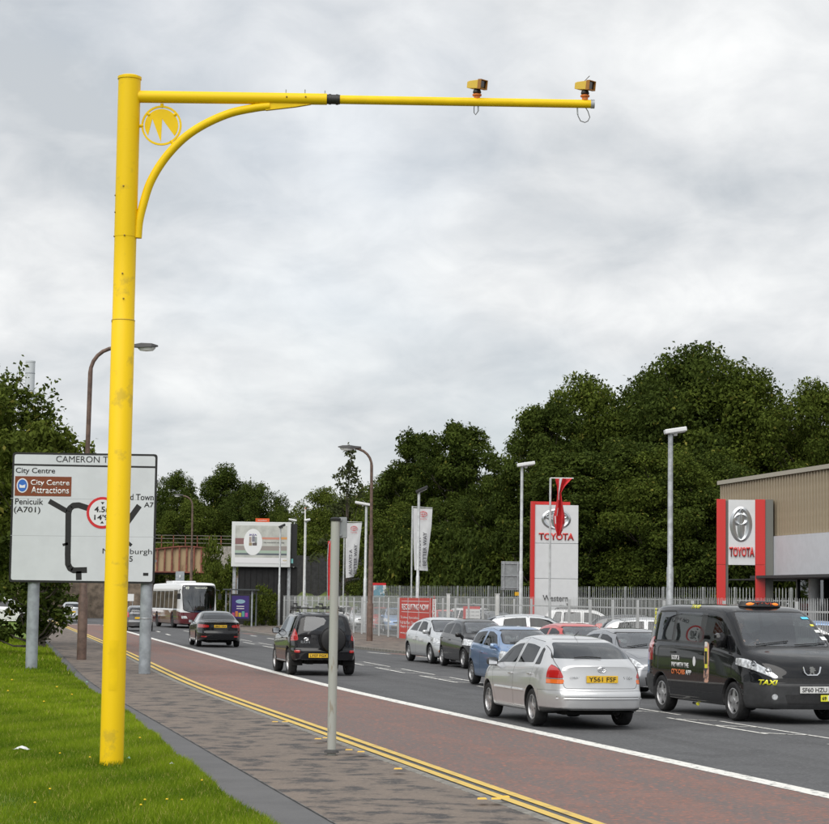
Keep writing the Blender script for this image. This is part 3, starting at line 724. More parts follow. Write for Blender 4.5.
class CarBody:
    """closed shell from side profile, plan width and cross-section; pieces are then cut out of it"""
    def __init__(s, sp):
        s.sp = sp; top = curve_fn(sp['top']); belt = curve_fn(sp['belt']); bot = curve_fn(sp['bottom'])
        s.top, s.belt, s.bot = top, belt, bot
        xr, xf = sp['top'][0][0], sp['top'][-1][0]; s.xr, s.xf = xr, xf
        w0 = sp['W'] / 2; rcr, rcf = sp.get('rcr', 0.55), sp.get('rcf', 0.8); kr, kf = sp.get('kr', 0.20), sp.get('kf', 0.26)
        tum = sp.get('tumble', 0.28); br, bf = sp.get('br', 0.10), sp.get('bf', 0.16)
        dxr = curve_fn(sp.get('rprof', [(0, 0), (2, 0)])); dxf = curve_fn(sp.get('fprof', [(0, 0), (2, 0)]))
        def wplan(x):
            a = min(1, (x - xr) / rcr); c = min(1, (xf - x) / rcf)
            return w0 * (1 - kr * (1 - a) ** 2.2) * (1 - kf * (1 - c) ** 2.2)
        s.wplan = wplan
        n = sp.get('stations', 54); t = np.linspace(0, 1, n)
        xs = xr + (xf - xr) * (0.45 * t + 0.55 * (0.5 - 0.5 * np.cos(PI * t)))
        secs = []
        for x in xs:
            w = wplan(x); zt = top(x); zs = bot(x); zb = min(belt(x), zt - 0.03); g = zt - zb
            ws = w - sp.get('shoulder', 0.045); wr = ws - tum * max(0, g - 0.05) - 0.015
            dr = min(sp.get('drop', 0.085), 0.55 * g); ed = min(0.12, 0.3 + 0 * g) if g > 0.25 else 0.12
            hip = sp.get('hip', 0.0)
            mid = zs + 0.5 * (zb - zs)
            pts = [(w - 0.16, zs), (w - 0.045, zs), (w - 0.014, zs + 0.10), (w - 0.002, mid - 0.05), (w, mid + 0.06), (w - 0.008, zb - 0.11), (ws + 0.012, zb - 0.02),
                   (ws - 0.01 - 0.08 * (1 if g < 0.2 else 0) * 0, zb + min(0.02, 0.2 * g)), (lerp(ws, wr, 0.55), lerp(zb, zt - dr, 0.55)), (wr, zt - dr), (wr - ed, zt - dr * 0.22), (wr * 0.5, zt - 0.006), (0, zt)]
            secs.append(chaikin(pts, 2))
        s.m = len(secs[0]); bm = bmesh.new()
        def deform(x, y, z, bl_r, bl_f):
            return (x - bl_r * br * (1 - (y / w0) ** 2) + dxr(z) * bl_r + bl_f * bf * (1 - (y / w0) ** 2) + dxf(z) * bl_f, y, z)
        def blend(x):
            a = max(0, 1 - (x - xr) / sp.get('blr', 0.7)); c = max(0, 1 - (xf - x) / sp.get('blf', 0.8))
            return a * a * (3 - 2 * a), c * c * (3 - 2 * c)
        grid = {}
        for sd in (1, -1):
            for i, x in enumerate(xs):
                bl = blend(x)
                for j, (y, z) in enumerate(secs[i]):
                    if sd < 0 and j == s.m - 1: grid[sd, i, j] = grid[1, i, j]; continue
                    grid[sd, i, j] = bm.verts.new(deform(x, y * sd, z, *bl))
            for i in range(n - 1):
                for j in range(s.m - 1):
                    q = [grid[sd, i, j], grid[sd, i + 1, j], grid[sd, i + 1, j + 1], grid[sd, i, j + 1]]
                    bm.faces.new(q if sd > 0 else q[::-1])
        for i, bl in ((0, (1, 0)), (n - 1, (0, 1))):           # end caps
            K = 7
            cap = {}
            for sd in (1, -1):
                for j in range(s.m):
                    y, z = secs[i][j]
                    for k in range(K + 1):
                        if k == 0: cap[sd, j, k] = grid[sd, i, j]
                        elif j == s.m - 1: cap[sd, j, k] = grid[1, i, j]
                        elif k == K and sd < 0: cap[sd, j, k] = cap[1, j, k]
                        else: cap[sd, j, k] = bm.verts.new(deform(xs[i], sd * y * (1 - k / K), z, *bl))
                for j in range(s.m - 1):
                    for k in range(K):
                        q = []
                        for v in (cap[sd, j, k], cap[sd, j, k + 1], cap[sd, j + 1, k + 1], cap[sd, j + 1, k]):
                            if v not in q: q.append(v)
                        if len(q) > 2:
                            try: bm.faces.new(q)
                            except ValueError: pass
        bmesh.ops.remove_doubles(bm, verts=bm.verts, dist=0.0008)
        bmesh.ops.recalc_face_normals(bm, faces=bm.faces)
        s.bm = bm
        s.bvh = BVHTree.FromBMesh(bm)
    def hit(s, p, d):
        r = s.bvh.ray_cast(Vector(p), Vector(d)); return (r[0], r[1]) if r[0] else (Vector(p), -Vector(d))
    def rear(s, y, z): return s.hit((-9, y, z), (1, 0, 0))
    def front(s, y, z): return s.hit((9, y, z), (-1, 0, 0))
    def side(s, x, z, sd): return s.hit((x, 5 * sd, z), (0, -sd, 0))
    def cut(s, poly, ax, filt, within=None):
        bm = s.bm; A = {'y': (0, 2), 'x': (1, 2), 'z': (0, 1)}[ax]; drop = {'y': 1, 'x': 0, 'z': 2}[ax]
        pts = [Vector(p) for p in poly]; cen = sum(pts, Vector((0, 0))) / len(pts)
        lo = [min(p[i] for p in pts) for i in (0, 1)]; hi = [max(p[i] for p in pts) for i in (0, 1)]
        F = []
        for f in (within if within is not None else bm.faces):
            c = f.calc_center_median()
            if filt and not filt(c, f.normal): continue
            a = [v.co[A[0]] for v in f.verts]; b_ = [v.co[A[1]] for v in f.verts]
            if max(a) < lo[0] or min(a) > hi[0] or max(b_) < lo[1] or min(b_) > hi[1]: continue
            F.append(f)
        k = len(pts)
        for i in range(k):
            a, b_ = pts[i], pts[(i + 1) % k]; e_ = b_ - a
            if e_.length < 1e-6: continue
            nn = Vector((e_.y, -e_.x)).normalized()
            if nn.dot(cen - a) > 0: nn = -nn
            co = [0, 0, 0]; no = [0, 0, 0]; co[A[0]], co[A[1]] = a; no[A[0]], no[A[1]] = nn
            ge = set(F)
            for f in F:
                ge.update(f.edges); ge.update(f.verts)
            r = bmesh.ops.bisect_plane(bm, geom=list(ge), dist=1e-5, plane_co=co, plane_no=no)
            cov, nov = Vector(co), Vector(no)
            F = [f for f in r['geom'] if isinstance(f, bmesh.types.BMFace) and (f.calc_center_median() - cov).dot(nov) < 0]
            if not F: break
        return F
    def take(s, faces, name, mats, parent, mi=None, push=0.0):
        """cut faces out of the shell into a part of their own"""
        vm = {}; vs = []; fs = []; mis = []
        for f in faces:
            for v in f.verts:
                if v not in vm: vm[v] = len(vs); vs.append(v.co + v.normal * push)
            fs.append([vm[v] for v in f.verts]); mis.append(f.material_index if mi is None else mi)
        me = bpy.data.meshes.new(name); me.from_pydata(vs, [], fs); me.update()
        me.polygons.foreach_set('material_index', mis); me.polygons.foreach_set('use_smooth', [True] * len(fs))
        bmesh.ops.delete(s.bm, geom=faces, context='FACES')
        return link_mesh(name, me, mats, parent)
    def panel(s, poly, ax, filt, name, mats, parent, gap=0.006, seam=1, mi=None):
        pts = [Vector(p) for p in poly]; cen = sum(pts, Vector((0, 0))) / len(pts)
        A = s.cut(poly, ax, filt)
        if not A: return None
        if gap:
            for f in A: f.material_index = seam
            k = len(pts); ins = []
            for i in range(k):                        # offset every edge inwards
                e1 = (pts[i] - pts[i - 1]); e2 = (pts[(i + 1) % k] - pts[i])
                n1, n2 = Vector((e1.y, -e1.x)).normalized(), Vector((e2.y, -e2.x)).normalized()
                if n1.dot(cen - pts[i]) < 0: n1 = -n1
                if n2.dot(cen - pts[i]) < 0: n2 = -n2
                bis = (n1 + n2); ins.append(pts[i] + bis * (gap / max(0.35, bis.dot(n1))))
            A = s.cut(ins, ax, None, within=A)
            if not A: return None
        return s.take(A, name, mats, parent, mi=0 if mi is None else mi)
    def arch(s, xw, zc, r, sd):
        F = s.cut(circle(xw, zc, r, 26), 'y', lambda c, n: c.y * sd > 0.35)
        bmesh.ops.delete(s.bm, geom=F, context='FACES')
        E_ = [e_ for e_ in s.bm.edges if e_.is_boundary and all(v.co.y * sd > 0.35 and abs(math.hypot(v.co.x - xw, v.co.z - zc) - r) < 0.02 for v in e_.verts)]
        if E_:
            rr = bmesh.ops.extrude_edge_only(s.bm, edges=E_)
            nv = [g for g in rr['geom'] if isinstance(g, bmesh.types.BMVert)]
            bmesh.ops.translate(s.bm, verts=nv, vec=(0, -sd * 0.07, 0))
            for g in rr['geom']:
                if isinstance(g, bmesh.types.BMFace): g.material_index = 1
    def finish(s, name, mats, parent):
        for f in s.bm.faces: f.smooth = True
        me = bpy.data.meshes.new(name); s.bm.to_mesh(me); s.bm.free()
        return link_mesh(name, me, mats, parent)

WHEEL_CACHE = {}
def wheel(parent, x, y, r, sd, width=0.205, spokes=5, steer=0.0, rimmat=None, spoke_w=0.07):
    key = (round(r, 3), width, spokes, spoke_w)
    if key not in WHEEL_CACHE:
        w = width / 2; ri = r * 0.66
        t = MB(); t.lathe([(ri, -w * .8), (ri + .02, -w * .95), (r * .9, -w), (r * .975, -w * .82), (r, -w * .5), (r, w * .5), (r * .975, w * .82), (r * .9, w), (ri + .02, w * .95), (ri, w * .8)], 36, 'y', close=True)
        for k in range(3):                                  # tread grooves as thin raised ribs
            pass
        rb = MB(); rb.lathe([(ri + .004, w * .86), (ri - .012, w * .9), (ri - .02, w * .7), (ri - .024, -w * .7), (ri, -w * .8)], 36, 'y')
        for k in range(spokes):
            a = 2 * PI * k / spokes + 0.3; c, s_ = math.cos(a), math.sin(a)
            R = Matrix(((c, 0, -s_), (0, 1, 0), (s_, 0, c)))
            pr = [(0.03, -spoke_w * .62), (ri - .015, -spoke_w * .42), (ri - .015, spoke_w * .42), (0.03, spoke_w * .62)]
            vs = [R @ Vector((u, w * (0.78 if u < .05 else 0.70), v)) for u, v in pr] + [R @ Vector((u, w * 0.45, v)) for u, v in pr]
            rb.add(vs, [(0, 1, 2, 3), (7, 6, 5, 4), (0, 4, 5, 1), (1, 5, 6, 2), (2, 6, 7, 3), (3, 7, 4, 0)])
        rb.lathe([(0.0, w * .86), (0.05, w * .84), (0.062, w * .74), (0.062, w * .4)], 16, 'y')
        bk = MB(); bk.lathe([(0.0, w * .15), (ri - .02, w * .15), (ri - .02, w * .1), (0, w * .1)], 24, 'y')
        WHEEL_CACHE[key] = (t.mesh('tyre', True), rb.mesh('rim', True, angle=0.5), bk.mesh('brake_disc', True))
    t, rb, bk = WHEEL_CACHE[key]
    o = link_mesh('wheel', t, m_rubber, parent, (x, y, r), (0, 0, (0 if sd > 0 else PI) + steer))
    q = link_mesh('rim', rb, rimmat or m_rim, o); link_mesh('brake_disc', bk, m_rim_dark, o)
    return o

def mirror_part(parent, p, sd, mat, size=(0.12, 0.20, 0.14)):
    b = MB(); sx, sy, sz = size
    prof = [(0.0, 0.0)]
    n = 10
    ring = []
    for k, (f, sc) in enumerate([(-.5, .75), (-.35, 1), (0.2, .92), (.5, .45)]):
        ring.append([(f * sx, 0.5 * sy * sc * math.copysign(abs(math.cos(2 * PI * i / n)) ** .6, math.cos(2 * PI * i / n)), 0.5 * sz * sc * math.copysign(abs(math.sin(2 * PI * i / n)) ** .6, math.sin(2 * PI * i / n))) for i in range(n)])
    vs = [v for r_ in ring for v in r_]; fs = [tuple(range(n))[::-1], tuple(range(3 * n, 4 * n))]
    for k in range(3):
        for i in range(n): fs.append((k * n + i, k * n + (i + 1) % n, (k + 1) * n + (i + 1) % n, (k + 1) * n + i))
    b.add(vs, fs); b.box((0, -sd * sy * 0.55, -sz * .35), (0.05, sy * .5, 0.045))
    o = b.obj('wing_mirror', mat, parent, smooth=True, loc=(p[0], p[1] + sd * sy * 0.45, p[2]))
    g = MB(); g.box((-sx * .51, 0, 0), (0.006, sy * .72, sz * .7)); g.obj('mirror_glass', m_chrome, o)
    return o

def interior(parent, sp, right_hand=True, rear=True):
    z0 = sp['seat_z']; b = MB()
    for sd in (1, -1):
        x = sp['seat_x']
        b.box((x, sd * .36, z0), (.50, .48, .16)); b.box((x - .27, sd * .36, z0 + .34), (.13, .46, .62), mat=Matrix.Rotation(-.2, 3, 'Y')); b.box((x - .36, sd * .36, z0 + .70), (.09, .24, .17), mat=Matrix.Rotation(-.2, 3, 'Y'))
    if rear:
        x = sp['seat_x'] - .95
        b.box((x, 0, z0), (.48, 1.2, .18)); b.box((x - .28, 0, z0 + .28), (.14, 1.22, .52), mat=Matrix.Rotation(-.25, 3, 'Y'))
        for y in (-.4, .4): b.box((x - .38, y, z0 + .58), (.08, .24, .14))
    b.obj('seats', m_seat, parent, bevel=0.03)
    d = MB(); xc = sp['dash_x']; d.box((xc, 0, sp['dash_z'] - .12), (.34, sp['W'] * .78, .24)); d.obj('dashboard', m_trim, parent, bevel=0.05)
    yw = -.36 if right_hand else .36
    st = MB(); st.tube([(0.18 * math.cos(a), .18 * math.sin(a), 0) for a in np.linspace(0, 2 * PI, 19)], .014, 6, caps=False); st.box((0, 0, 0), (.3, .05, .03)); st.box((0, 0, 0), (.1, .1, .05))
    st.obj('steering_wheel', m_black, parent, loc=(xc - .28, yw, sp['dash_z'] - .05), rot=(0, math.radians(-62), 0))

def plate(parent, pos, txt, mat, rotz, w=0.52, h=0.111, tilt=0.0):
    b = MB(); b.box((0, 0, 0), (w, 0.012, h)); o = b.obj('number_plate', mat, parent, bevel=0.004, loc=pos, rot=(tilt, 0, rotz))
    if txt: text(o, txt, (0, -0.0075, 0), m_ink, h=h * .66, w=w * .86, bold=0.012, depth=0.002)
    return o

SD = lambda k: (lambda c, n: c.y * k > 0.2 and n.y * k > 0.15)
def car(name, label, cat, sp, loc, heading, paintmat, group=None):
    """heading = unit vector the bonnet points to"""
    rz = math.atan2(heading.y, heading.x)
    root = thing(name, label, cat, loc, rz, group)
    B = CarBody(sp); W2 = sp['W'] / 2; mats = [paintmat, m_black]
    wb = sp['wb']; rw = sp['rw']; xw = [(sp.get('wx0', 0) + wb / 2), (sp.get('wx0', 0) - wb / 2)]
    for x in xw:
        for sd in (1, -1): B.arch(x, rw + .01, rw + sp.get('arch', .05), sd)
    gm = m_glass_dark
    top, belt = B.top, B.belt
    # windows, rear to front: (bottom x0, bottom x1, top x1, top x0)
    for wdef in sp['windows']:
        x0, x1, t1, t0, g = wdef[:5]; dz = sp.get('win_top', 0.10); lo_ = sp.get('win_lo', 0.03)
        pts = [(x0, belt(x0) + lo_), (x1, belt(x1) + lo_), (t1, top(t1) - dz), ((t0 + t1) / 2, top((t0 + t1) / 2) - dz), (t0, top(t0) - dz)]
        for sd in (1, -1):
            B.panel(round_poly(pts, 0.05, 3), 'y', SD(sd), 'window', [m_glass_dark if g else m_glass_car], root, gap=0.028, mi=0)
    zf, zr = sp['screen'], sp['backlight']      # (z0, halfwidth0, z1, halfwidth1)
    for (z0, h0, z1, h1), s_, nm in ((zf, 1, 'windscreen'), (zr, -1, 'rear_window')):
        P = [(-h0, z0), (h0, z0), (h1, z1), (-h1, z1)]
        B.panel(round_poly(P, 0.07, 3), 'x', (lambda c, n, s_=s_: n.x * s_ > 0.12), nm, [(m_glass_dark if sp.get('dark_back') else m_glass_rear) if s_ < 0 else m_glass_clear], root, gap=0.02, mi=0)
    # lamps
    for (nm, ax, P, mt, s_) in sp['lamps']:
        for sd in (1, -1):
            Q = [(p[0] * sd, p[1]) for p in P] if ax == 'x' else P
            if ax == 'x': fl = lambda c, n, s_=s_, sd=sd: c.x * s_ > sp['lamp_lim'][0 if s_ > 0 else 1] and c.y * sd > 0 and (n.x * s_ > -0.05)
            else: fl = lambda c, n, s_=s_, sd=sd: c.y * sd > .2 and n.y * sd > .1
            B.panel(round_poly(Q, 0.05, 3), ax, fl, nm, [mt], root, gap=0.006, mi=0)
    for (nm, P, s_, mt) in sp.get('grilles', []):
        B.panel(round_poly(P, 0.02, 2), 'x', (lambda c, n, s_=s_: n.x * s_ > 0.05), nm, [mt], root, gap=0.0, mi=0)
    # bumpers
    for nm, P, s_, mt in sp.get('bumpers', []):
        B.panel(P, 'y', (lambda c, n, s_=s_: c.x * s_ > 0), nm, [mt or paintmat], root, gap=0.005, mi=0)
    # bonnet, tailgate
    if 'bonnet' in sp: B.panel(round_poly(sp['bonnet'], .08, 3), 'z', lambda c, n: n.z > .25 and c.x > 0, 'bonnet', mats, root, gap=.006, mi=0)
    if 'tailgate' in sp: B.panel(round_poly(sp['tailgate'], .06, 3), 'x', lambda c, n: n.x < -.1, 'tailgate', mats, root, gap=.007, mi=None)
    doors = []
    for P in sp['doors']:
        for sd in (1, -1):
            d = B.panel(round_poly(P, .05, 3), 'y', SD(sd), 'door', mats, root, gap=.006, mi=None)
            if d:
                xh = min(p[0] for p in P) + .12; zh = sp.get('handle_z', belt(xh) - .12); h_, n_ = B.side(xh, zh, sd)
                hb = MB(); hb.box((0, 0, 0), (.17, .035, .03)); hb.obj('door_handle', sp.get('handle_mat') or paintmat, d, bevel=.01, loc=(xh, h_.y + sd * .012, zh))
    body = B.finish('body', mats, root)
    for x in xw:
        for sd in (1, -1):
            wheel(root, x, sd * (W2 - sp.get('wheel_in', .125)), rw, sd, sp.get('tyre_w', .205), sp.get('spokes', 5), 0, sp.get('rim_mat'), sp.get('spoke_w', .07))
            b = MB(); n = 12; vs = []
            for k in range(n + 1):
                a = PI * (-0.08 + 1.16 * k / n)
                for yy in (W2 - .05, W2 - .36): vs.append((x + (rw + .075) * math.cos(a), sd * yy, rw + .01 + (rw + .075) * math.sin(a)))
            b.add(vs, [(2 * k, 2 * k + 1, 2 * k + 3, 2 * k + 2) for k in range(n)]); b.add([vs[2 * k + 1] for k in range(n + 1)], [tuple(range(n + 1))])
            b.obj('wheel_arch_liner', m_under, root)
    ub = MB(); zb_ = sp['bottom'][1][1]
    ub.bbox(B.xr + .25, B.xf - .2, -W2 + .40, W2 - .40, zb_ - .03, zb_ + .10); ub.bbox(xw[1] + rw + .09, xw[0] - rw - .09, -W2 + .1, W2 - .1, zb_ + .0, zb_ + .08)
    for sd in (1, -1): ub.box((xw[1] - .3, sd * .35, zb_ + .02), (.35, .16, .12))
    ub.tube([(B.xr + .05, -.35, zb_ - .0), (B.xr + .7, -.35, zb_ - .0)], .03, 8)
    ub.obj('underbody', m_under, root)
    for sd in (1, -1):
        mx, mz = sp['mirror']; h_, n_ = B.side(mx, mz, sd)
        mirror_part(root, (mx, h_.y, mz + .03), sd, sp.get('mirror_mat') or paintmat, sp.get('mirror_size', (.12, .20, .14)))
    interior(root, sp)
    if sp.get('rear_plate'):
        y, z, t_ = sp['rear_plate']; h_, n_ = B.rear(y, z); plate(root, (h_.x - .01, y, z), t_, m_plate_y, -PI / 2)
    if sp.get('front_plate'):
        y, z, t_ = sp['front_plate']; h_, n_ = B.front(y, z); plate(root, (h_.x + .012, y, z), t_, m_plate_w, PI / 2)
    # wipers
    for (x, y, ln, ang) in sp.get('wipers', []):
        pts = []
        for k in range(5):
            yy = y + ln * math.cos(ang) * (k / 4 - .5) ; zz = sp['screen'][0] + .025 + ln * math.sin(ang) * k / 4
            h_, n_ = B.front(yy, zz); pts.append(h_ + n_ * .018)
        MB().tube(pts, .009, 5).obj('wiper', m_black, root)
    if sp.get('rear_wiper'):
        y0, y1 = sp['rear_wiper']; pts = []
        for k in range(6):
            yy = lerp(y0, y1, k / 5); h_, n_ = B.rear(yy, sp['backlight'][0] + .02 + .015 * math.sin(k / 5 * PI)); pts.append(h_ + n_ * .02)
        MB().tube(pts, .010, 5).obj('rear_wiper', m_black, root)
    return root, B

# ---- shapes -----------------------------------------------------------------
def ring_badge(parent, pos, w, h, rotz, mat, th=0.006):
    """three overlapping oval rings"""
    b = MB()
    def oval(cx_, cz_, rx, rz, t=th):
        b.tube([(cx_ + rx * math.cos(a), 0, cz_ + rz * math.sin(a)) for a in np.linspace(0, 2 * PI, 25)], t, 6, caps=False)
    oval(0, 0, w / 2, h / 2); oval(0, h * .12, w * .40, h * .22); oval(0, 0.02 * h, w * .15, h * .46)
    return b.obj('badge', mat, parent, smooth=True, loc=pos, rot=(0, 0, rotz))

HATCH = dict(W=1.69, wb=2.465, rw=.298, wx0=.0, seat_z=.48, seat_x=.12, dash_x=.98, dash_z=.98,
    top=[(-2.14, .98), (-2.05, 1.05), (-1.88, 1.14), (-1.5, 1.315), (-1.05, 1.41), (-.4, 1.45), (.15, 1.425), (.42, 1.36), (.8, 1.17), (1.18, .97), (1.5, .90), (1.85, .80), (1.95, .72)],
    belt=[(-2.14, .92), (-1.6, .955), (-.5, .93), (.9, .89), (1.2, .87), (1.95, .62)],
    bottom=[(-2.14, .30), (-1.5, .235), (1.3, .22), (1.95, .26)],
    rprof=[(.2, .05), (.30, -.035), (.55, -.05), (.60, .0), (.7, .02), (1.0, .05), (1.2, .05)], fprof=[(.2, 0), (.4, .05), (.6, .02), (.9, -.05)],
    tumble=.40, br=.20, bf=.18, kr=.22, rcr=.7, drop=.125,
    windows=[(-1.56, -1.27, -1.28, -1.40, 0), (-1.20, -.30, -.32, -1.16, 0), (-.24, .98, .42, -.24, 0)],
    screen=(.995, .66, 1.365, .53), backlight=(1.07, .68, 1.355, .53), win_top=.12,
    lamps=[('tail_light', 'x', [(.585, .785), (.88, .785), (.88, .97), (.80, 1.03), (.67, .995)], m_red_l, -1), ('indicator', 'x', [(.60, .70), (.88, .70), (.88, .778), (.585, .778)], m_amber_l, -1), ('headlight', 'x', [(.40, .60), (.86, .62), (.86, .76), (.44, .74)], m_clear_l, 1)],
    lamp_lim=(1.45, 1.84),
    grilles=[('grille', [(-.36, .60), (.36, .60), (.36, .70), (-.36, .70)], 1, m_black), ('lower_grille', [(-.5, .30), (.5, .30), (.5, .42), (-.5, .42)], 1, m_black)],
    bumpers=[('rear_valance', [(-2.8, .1), (-1.60, .1), (-1.60, .325), (-2.8, .325)], -1, m_trim), ('rear_bumper', [(-2.8, .33), (-1.585, .33), (-1.585, .6), (-2.8, .6)], -1, None), ('front_bumper', [(1.58, .1), (2.6, .1), (2.6, .56), (1.58, .58)], 1, None)],
    bonnet=[(1.12, -.66), (1.84, -.55), (1.84, .55), (1.12, .66)], tailgate=[(-.60, .63), (.60, .63), (.66, 1.03), (.57, 1.385), (-.57, 1.385), (-.66, 1.03)],
    doors=[[(-1.02, .28), (-.27, .28), (-.27, 1.395), (-1.28, 1.33), (-1.30, .90)], [(-.265, .28), (.80, .28), (.88, .60), (1.02, .90), (.42, 1.33), (-.265, 1.395)]],
    mirror=(.86, .93), front_plate=(0, .47, ''), wipers=[(0, .3, .55, .12), (0, -.25, .5, .12)], rear_wiper=(-.05, .38), spokes=5, spoke_w=.075)
def variant(base, **kw):
    d = dict(base); d.update(kw); return d
SEDAN = variant(HATCH, W=1.815, wb=2.77, rw=.325, seat_z=.50, seat_x=.1, dash_x=1.12, dash_z=1.0,
    top=[(-2.28, 1.0), (-2.2, 1.05), (-1.95, 1.075), (-1.72, 1.10), (-1.2, 1.33), (-.8, 1.425), (-.2, 1.465), (.3, 1.44), (.62, 1.36), (1.0, 1.18), (1.42, .99), (1.8, .92), (2.15, .82), (2.27, .72)],
    belt=[(-2.28, .93), (-1.7, .99), (-.5, .96), (1.0, .92), (1.4, .90), (2.27, .62)], bottom=[(-2.28, .30), (-1.7, .21), (1.4, .2), (2.27, .24)],
    rprof=[(.2, .06), (.34, -.03), (.58, -.05), (.66, .02), (.95, .03), (1.02, -.02), (1.1, 0)],
    windows=[(-1.28, -.32, -.34, -.98, 1), (-.26, 1.12, .56, -.26, 0)], screen=(1.02, .70, 1.38, .56), backlight=(1.125, .68, 1.385, .55), dark_back=True,
    lamps=[('tail_light', 'x', [(.46, .80), (.92, .78), (.92, .95), (.46, .90)], m_red_l, -1), ('rear_reflector', 'x', [(.55, .40), (.78, .40), (.78, .46), (.55, .46)], m_red_l, -1), ('headlight', 'x', [(.42, .62), (.92, .66), (.92, .80), (.46, .74)], m_clear_l, 1)], lamp_lim=(1.75, 1.85),
    bumpers=[('rear_bumper', [(-2.9, .1), (-1.80, .1), (-1.80, .66), (-2.9, .66)], -1, None), ('front_bumper', [(1.82, .1), (2.9, .1), (2.9, .58), (1.82, .60)], 1, None)],
    bonnet=[(1.38, -.70), (2.16, -.58), (2.16, .58), (1.38, .70)], tailgate=[(-.62, .68), (.62, .68), (.66, 1.06), (-.66, 1.06)],
    doors=[[(-1.02, .28), (-.29, .28), (-.29, 1.41), (-.95, 1.36), (-1.32, .98)], [(-.285, .28), (.95, .28), (1.02, .6), (1.15, .9), (.58, 1.33), (-.285, 1.41)]],
    mirror=(1.0, .98), rear_plate=(0, .85, 'SB62 VKE'), front_plate=None, rear_wiper=None, spokes=10, spoke_w=.035)
PRIUS = variant(HATCH, W=1.745, wb=2.70, rw=.312, seat_x=.05, dash_x=1.15, dash_z=1.0,
    top=[(-2.1, 1.02), (-2.02, 1.10), (-1.85, 1.18), (-1.2, 1.385), (-.6, 1.47), (-.1, 1.49), (.35, 1.45), (.7, 1.34), (1.2, 1.10), (1.48, .985), (1.75, .90), (2.0, .78), (2.1, .68)],
    belt=[(-2.1, .95), (-1.2, .99), (0, .95), (1.2, .88), (1.5, .85), (2.1, .56)], bottom=[(-2.1, .3), (-1.6, .21), (1.4, .2), (2.1, .24)],
    windows=[(-1.3, -.36, -.38, -1.1, 0), (-.3, .82, .40, -.3, 0), (.88, 1.22, .86, .82, 0)], screen=(1.01, .68, 1.40, .55), backlight=(1.12, .62, 1.36, .5), win_top=.11,
    lamps=[('headlight', 'x', [(.40, .62), (.86, .66), (.88, .86), (.58, .78)], m_clear_l, 1), ('fog_light', 'x', [(.60, .36), (.74, .36), (.74, .46), (.60, .46)], m_amber_l, 1), ('tail_light', 'x', [(.6, .75), (.86, .75), (.86, 1.0), (.62, 1.0)], m_red_l, -1)], lamp_lim=(1.5, 1.7),
    grilles=[('grille', [(-.32, .60), (.32, .60), (.36, .66), (-.36, .66)], 1, m_black), ('lower_grille', [(-.5, .28), (.5, .28), (.48, .44), (-.48, .44)], 1, m_black)],
    bumpers=[('rear_bumper', [(-2.9, .1), (-1.72, .1), (-1.72, .6), (-2.9, .6)], -1, None), ('front_bumper', [(1.74, .1), (2.9, .1), (2.9, .58), (1.74, .60)], 1, None)],
    bonnet=[(1.45, -.68), (1.98, -.5), (1.98, .5), (1.45, .68)],
    doors=[[(-1.0, .28), (-.33, .28), (-.33, 1.42), (-1.1, 1.36), (-1.3, .97)], [(-.325, .28), (.92, .28), (.98, .6), (1.12, .88), (.5, 1.36), (-.325, 1.42)]],
    mirror=(.92, .98), front_plate=(0, .50, ''), rear_wiper=None, spokes=5, spoke_w=.09)
SUPERMINI = variant(HATCH, W=1.695, wb=2.51, rw=.302, seat_x=.1, dash_x=.98, dash_z=1.02,
    top=[(-1.86, 1.0), (-1.8, 1.12), (-1.64, 1.32), (-1.3, 1.425), (-.5, 1.485), (.05, 1.47), (.38, 1.40), (.8, 1.21), (1.2, 1.02), (1.5, .94), (1.78, .82), (1.87, .72)],
    belt=[(-1.86, .95), (-1.2, 1.0), (-.2, .95), (.9, .90), (1.2, .88), (1.87, .6)], bottom=[(-1.86, .3), (-1.5, .22), (1.3, .21), (1.87, .25)],
    windows=[(-1.35, -.42, -.44, -1.28, 0), (-.36, 1.0, .40, -.36, 0)], screen=(1.05, .66, 1.40, .53), backlight=(1.08, .6, 1.38, .5), win_top=.11,
    lamps=[('headlight', 'x', [(.42, .66), (.86, .70), (.86, .92), (.58, .86)], m_clear_l, 1), ('fog_light', 'x', [(.58, .36), (.70, .36), (.70, .46), (.58, .46)], m_clear_l, 1), ('tail_light', 'x', [(.58, .80), (.84, .80), (.84, 1.12), (.62, 1.12)], m_red_l, -1)], lamp_lim=(1.25, 1.5),
    grilles=[('grille', [(-.34, .62), (.34, .62), (.34, .70), (-.34, .70)], 1, m_black), ('lower_grille', [(-.42, .28), (.42, .28), (.46, .46), (-.46, .46)], 1, m_black)],
    bumpers=[('rear_bumper', [(-2.6, .1), (-1.6, .1), (-1.6, .62), (-2.6, .62)], -1, None), ('front_bumper', [(1.62, .1), (2.6, .1), (2.6, .60), (1.62, .62)], 1, None)],
    bonnet=[(1.18, -.64), (1.76, -.5), (1.76, .5), (1.18, .64)], tailgate=[(-.56, .68), (.56, .68), (.6, 1.05), (.55, 1.4), (-.55, 1.4), (-.6, 1.05)],
    doors=[[(-.98, .28), (-.39, .28), (-.39, 1.43), (-1.25, 1.36), (-1.33, .97)], [(-.385, .28), (.84, .28), (.9, .6), (1.04, .9), (.42, 1.35), (-.385, 1.43)]],
    mirror=(.86, .97), front_plate=(0, .52, ''), rear_plate=(0, .76, ''), spokes=7, spoke_w=.045)
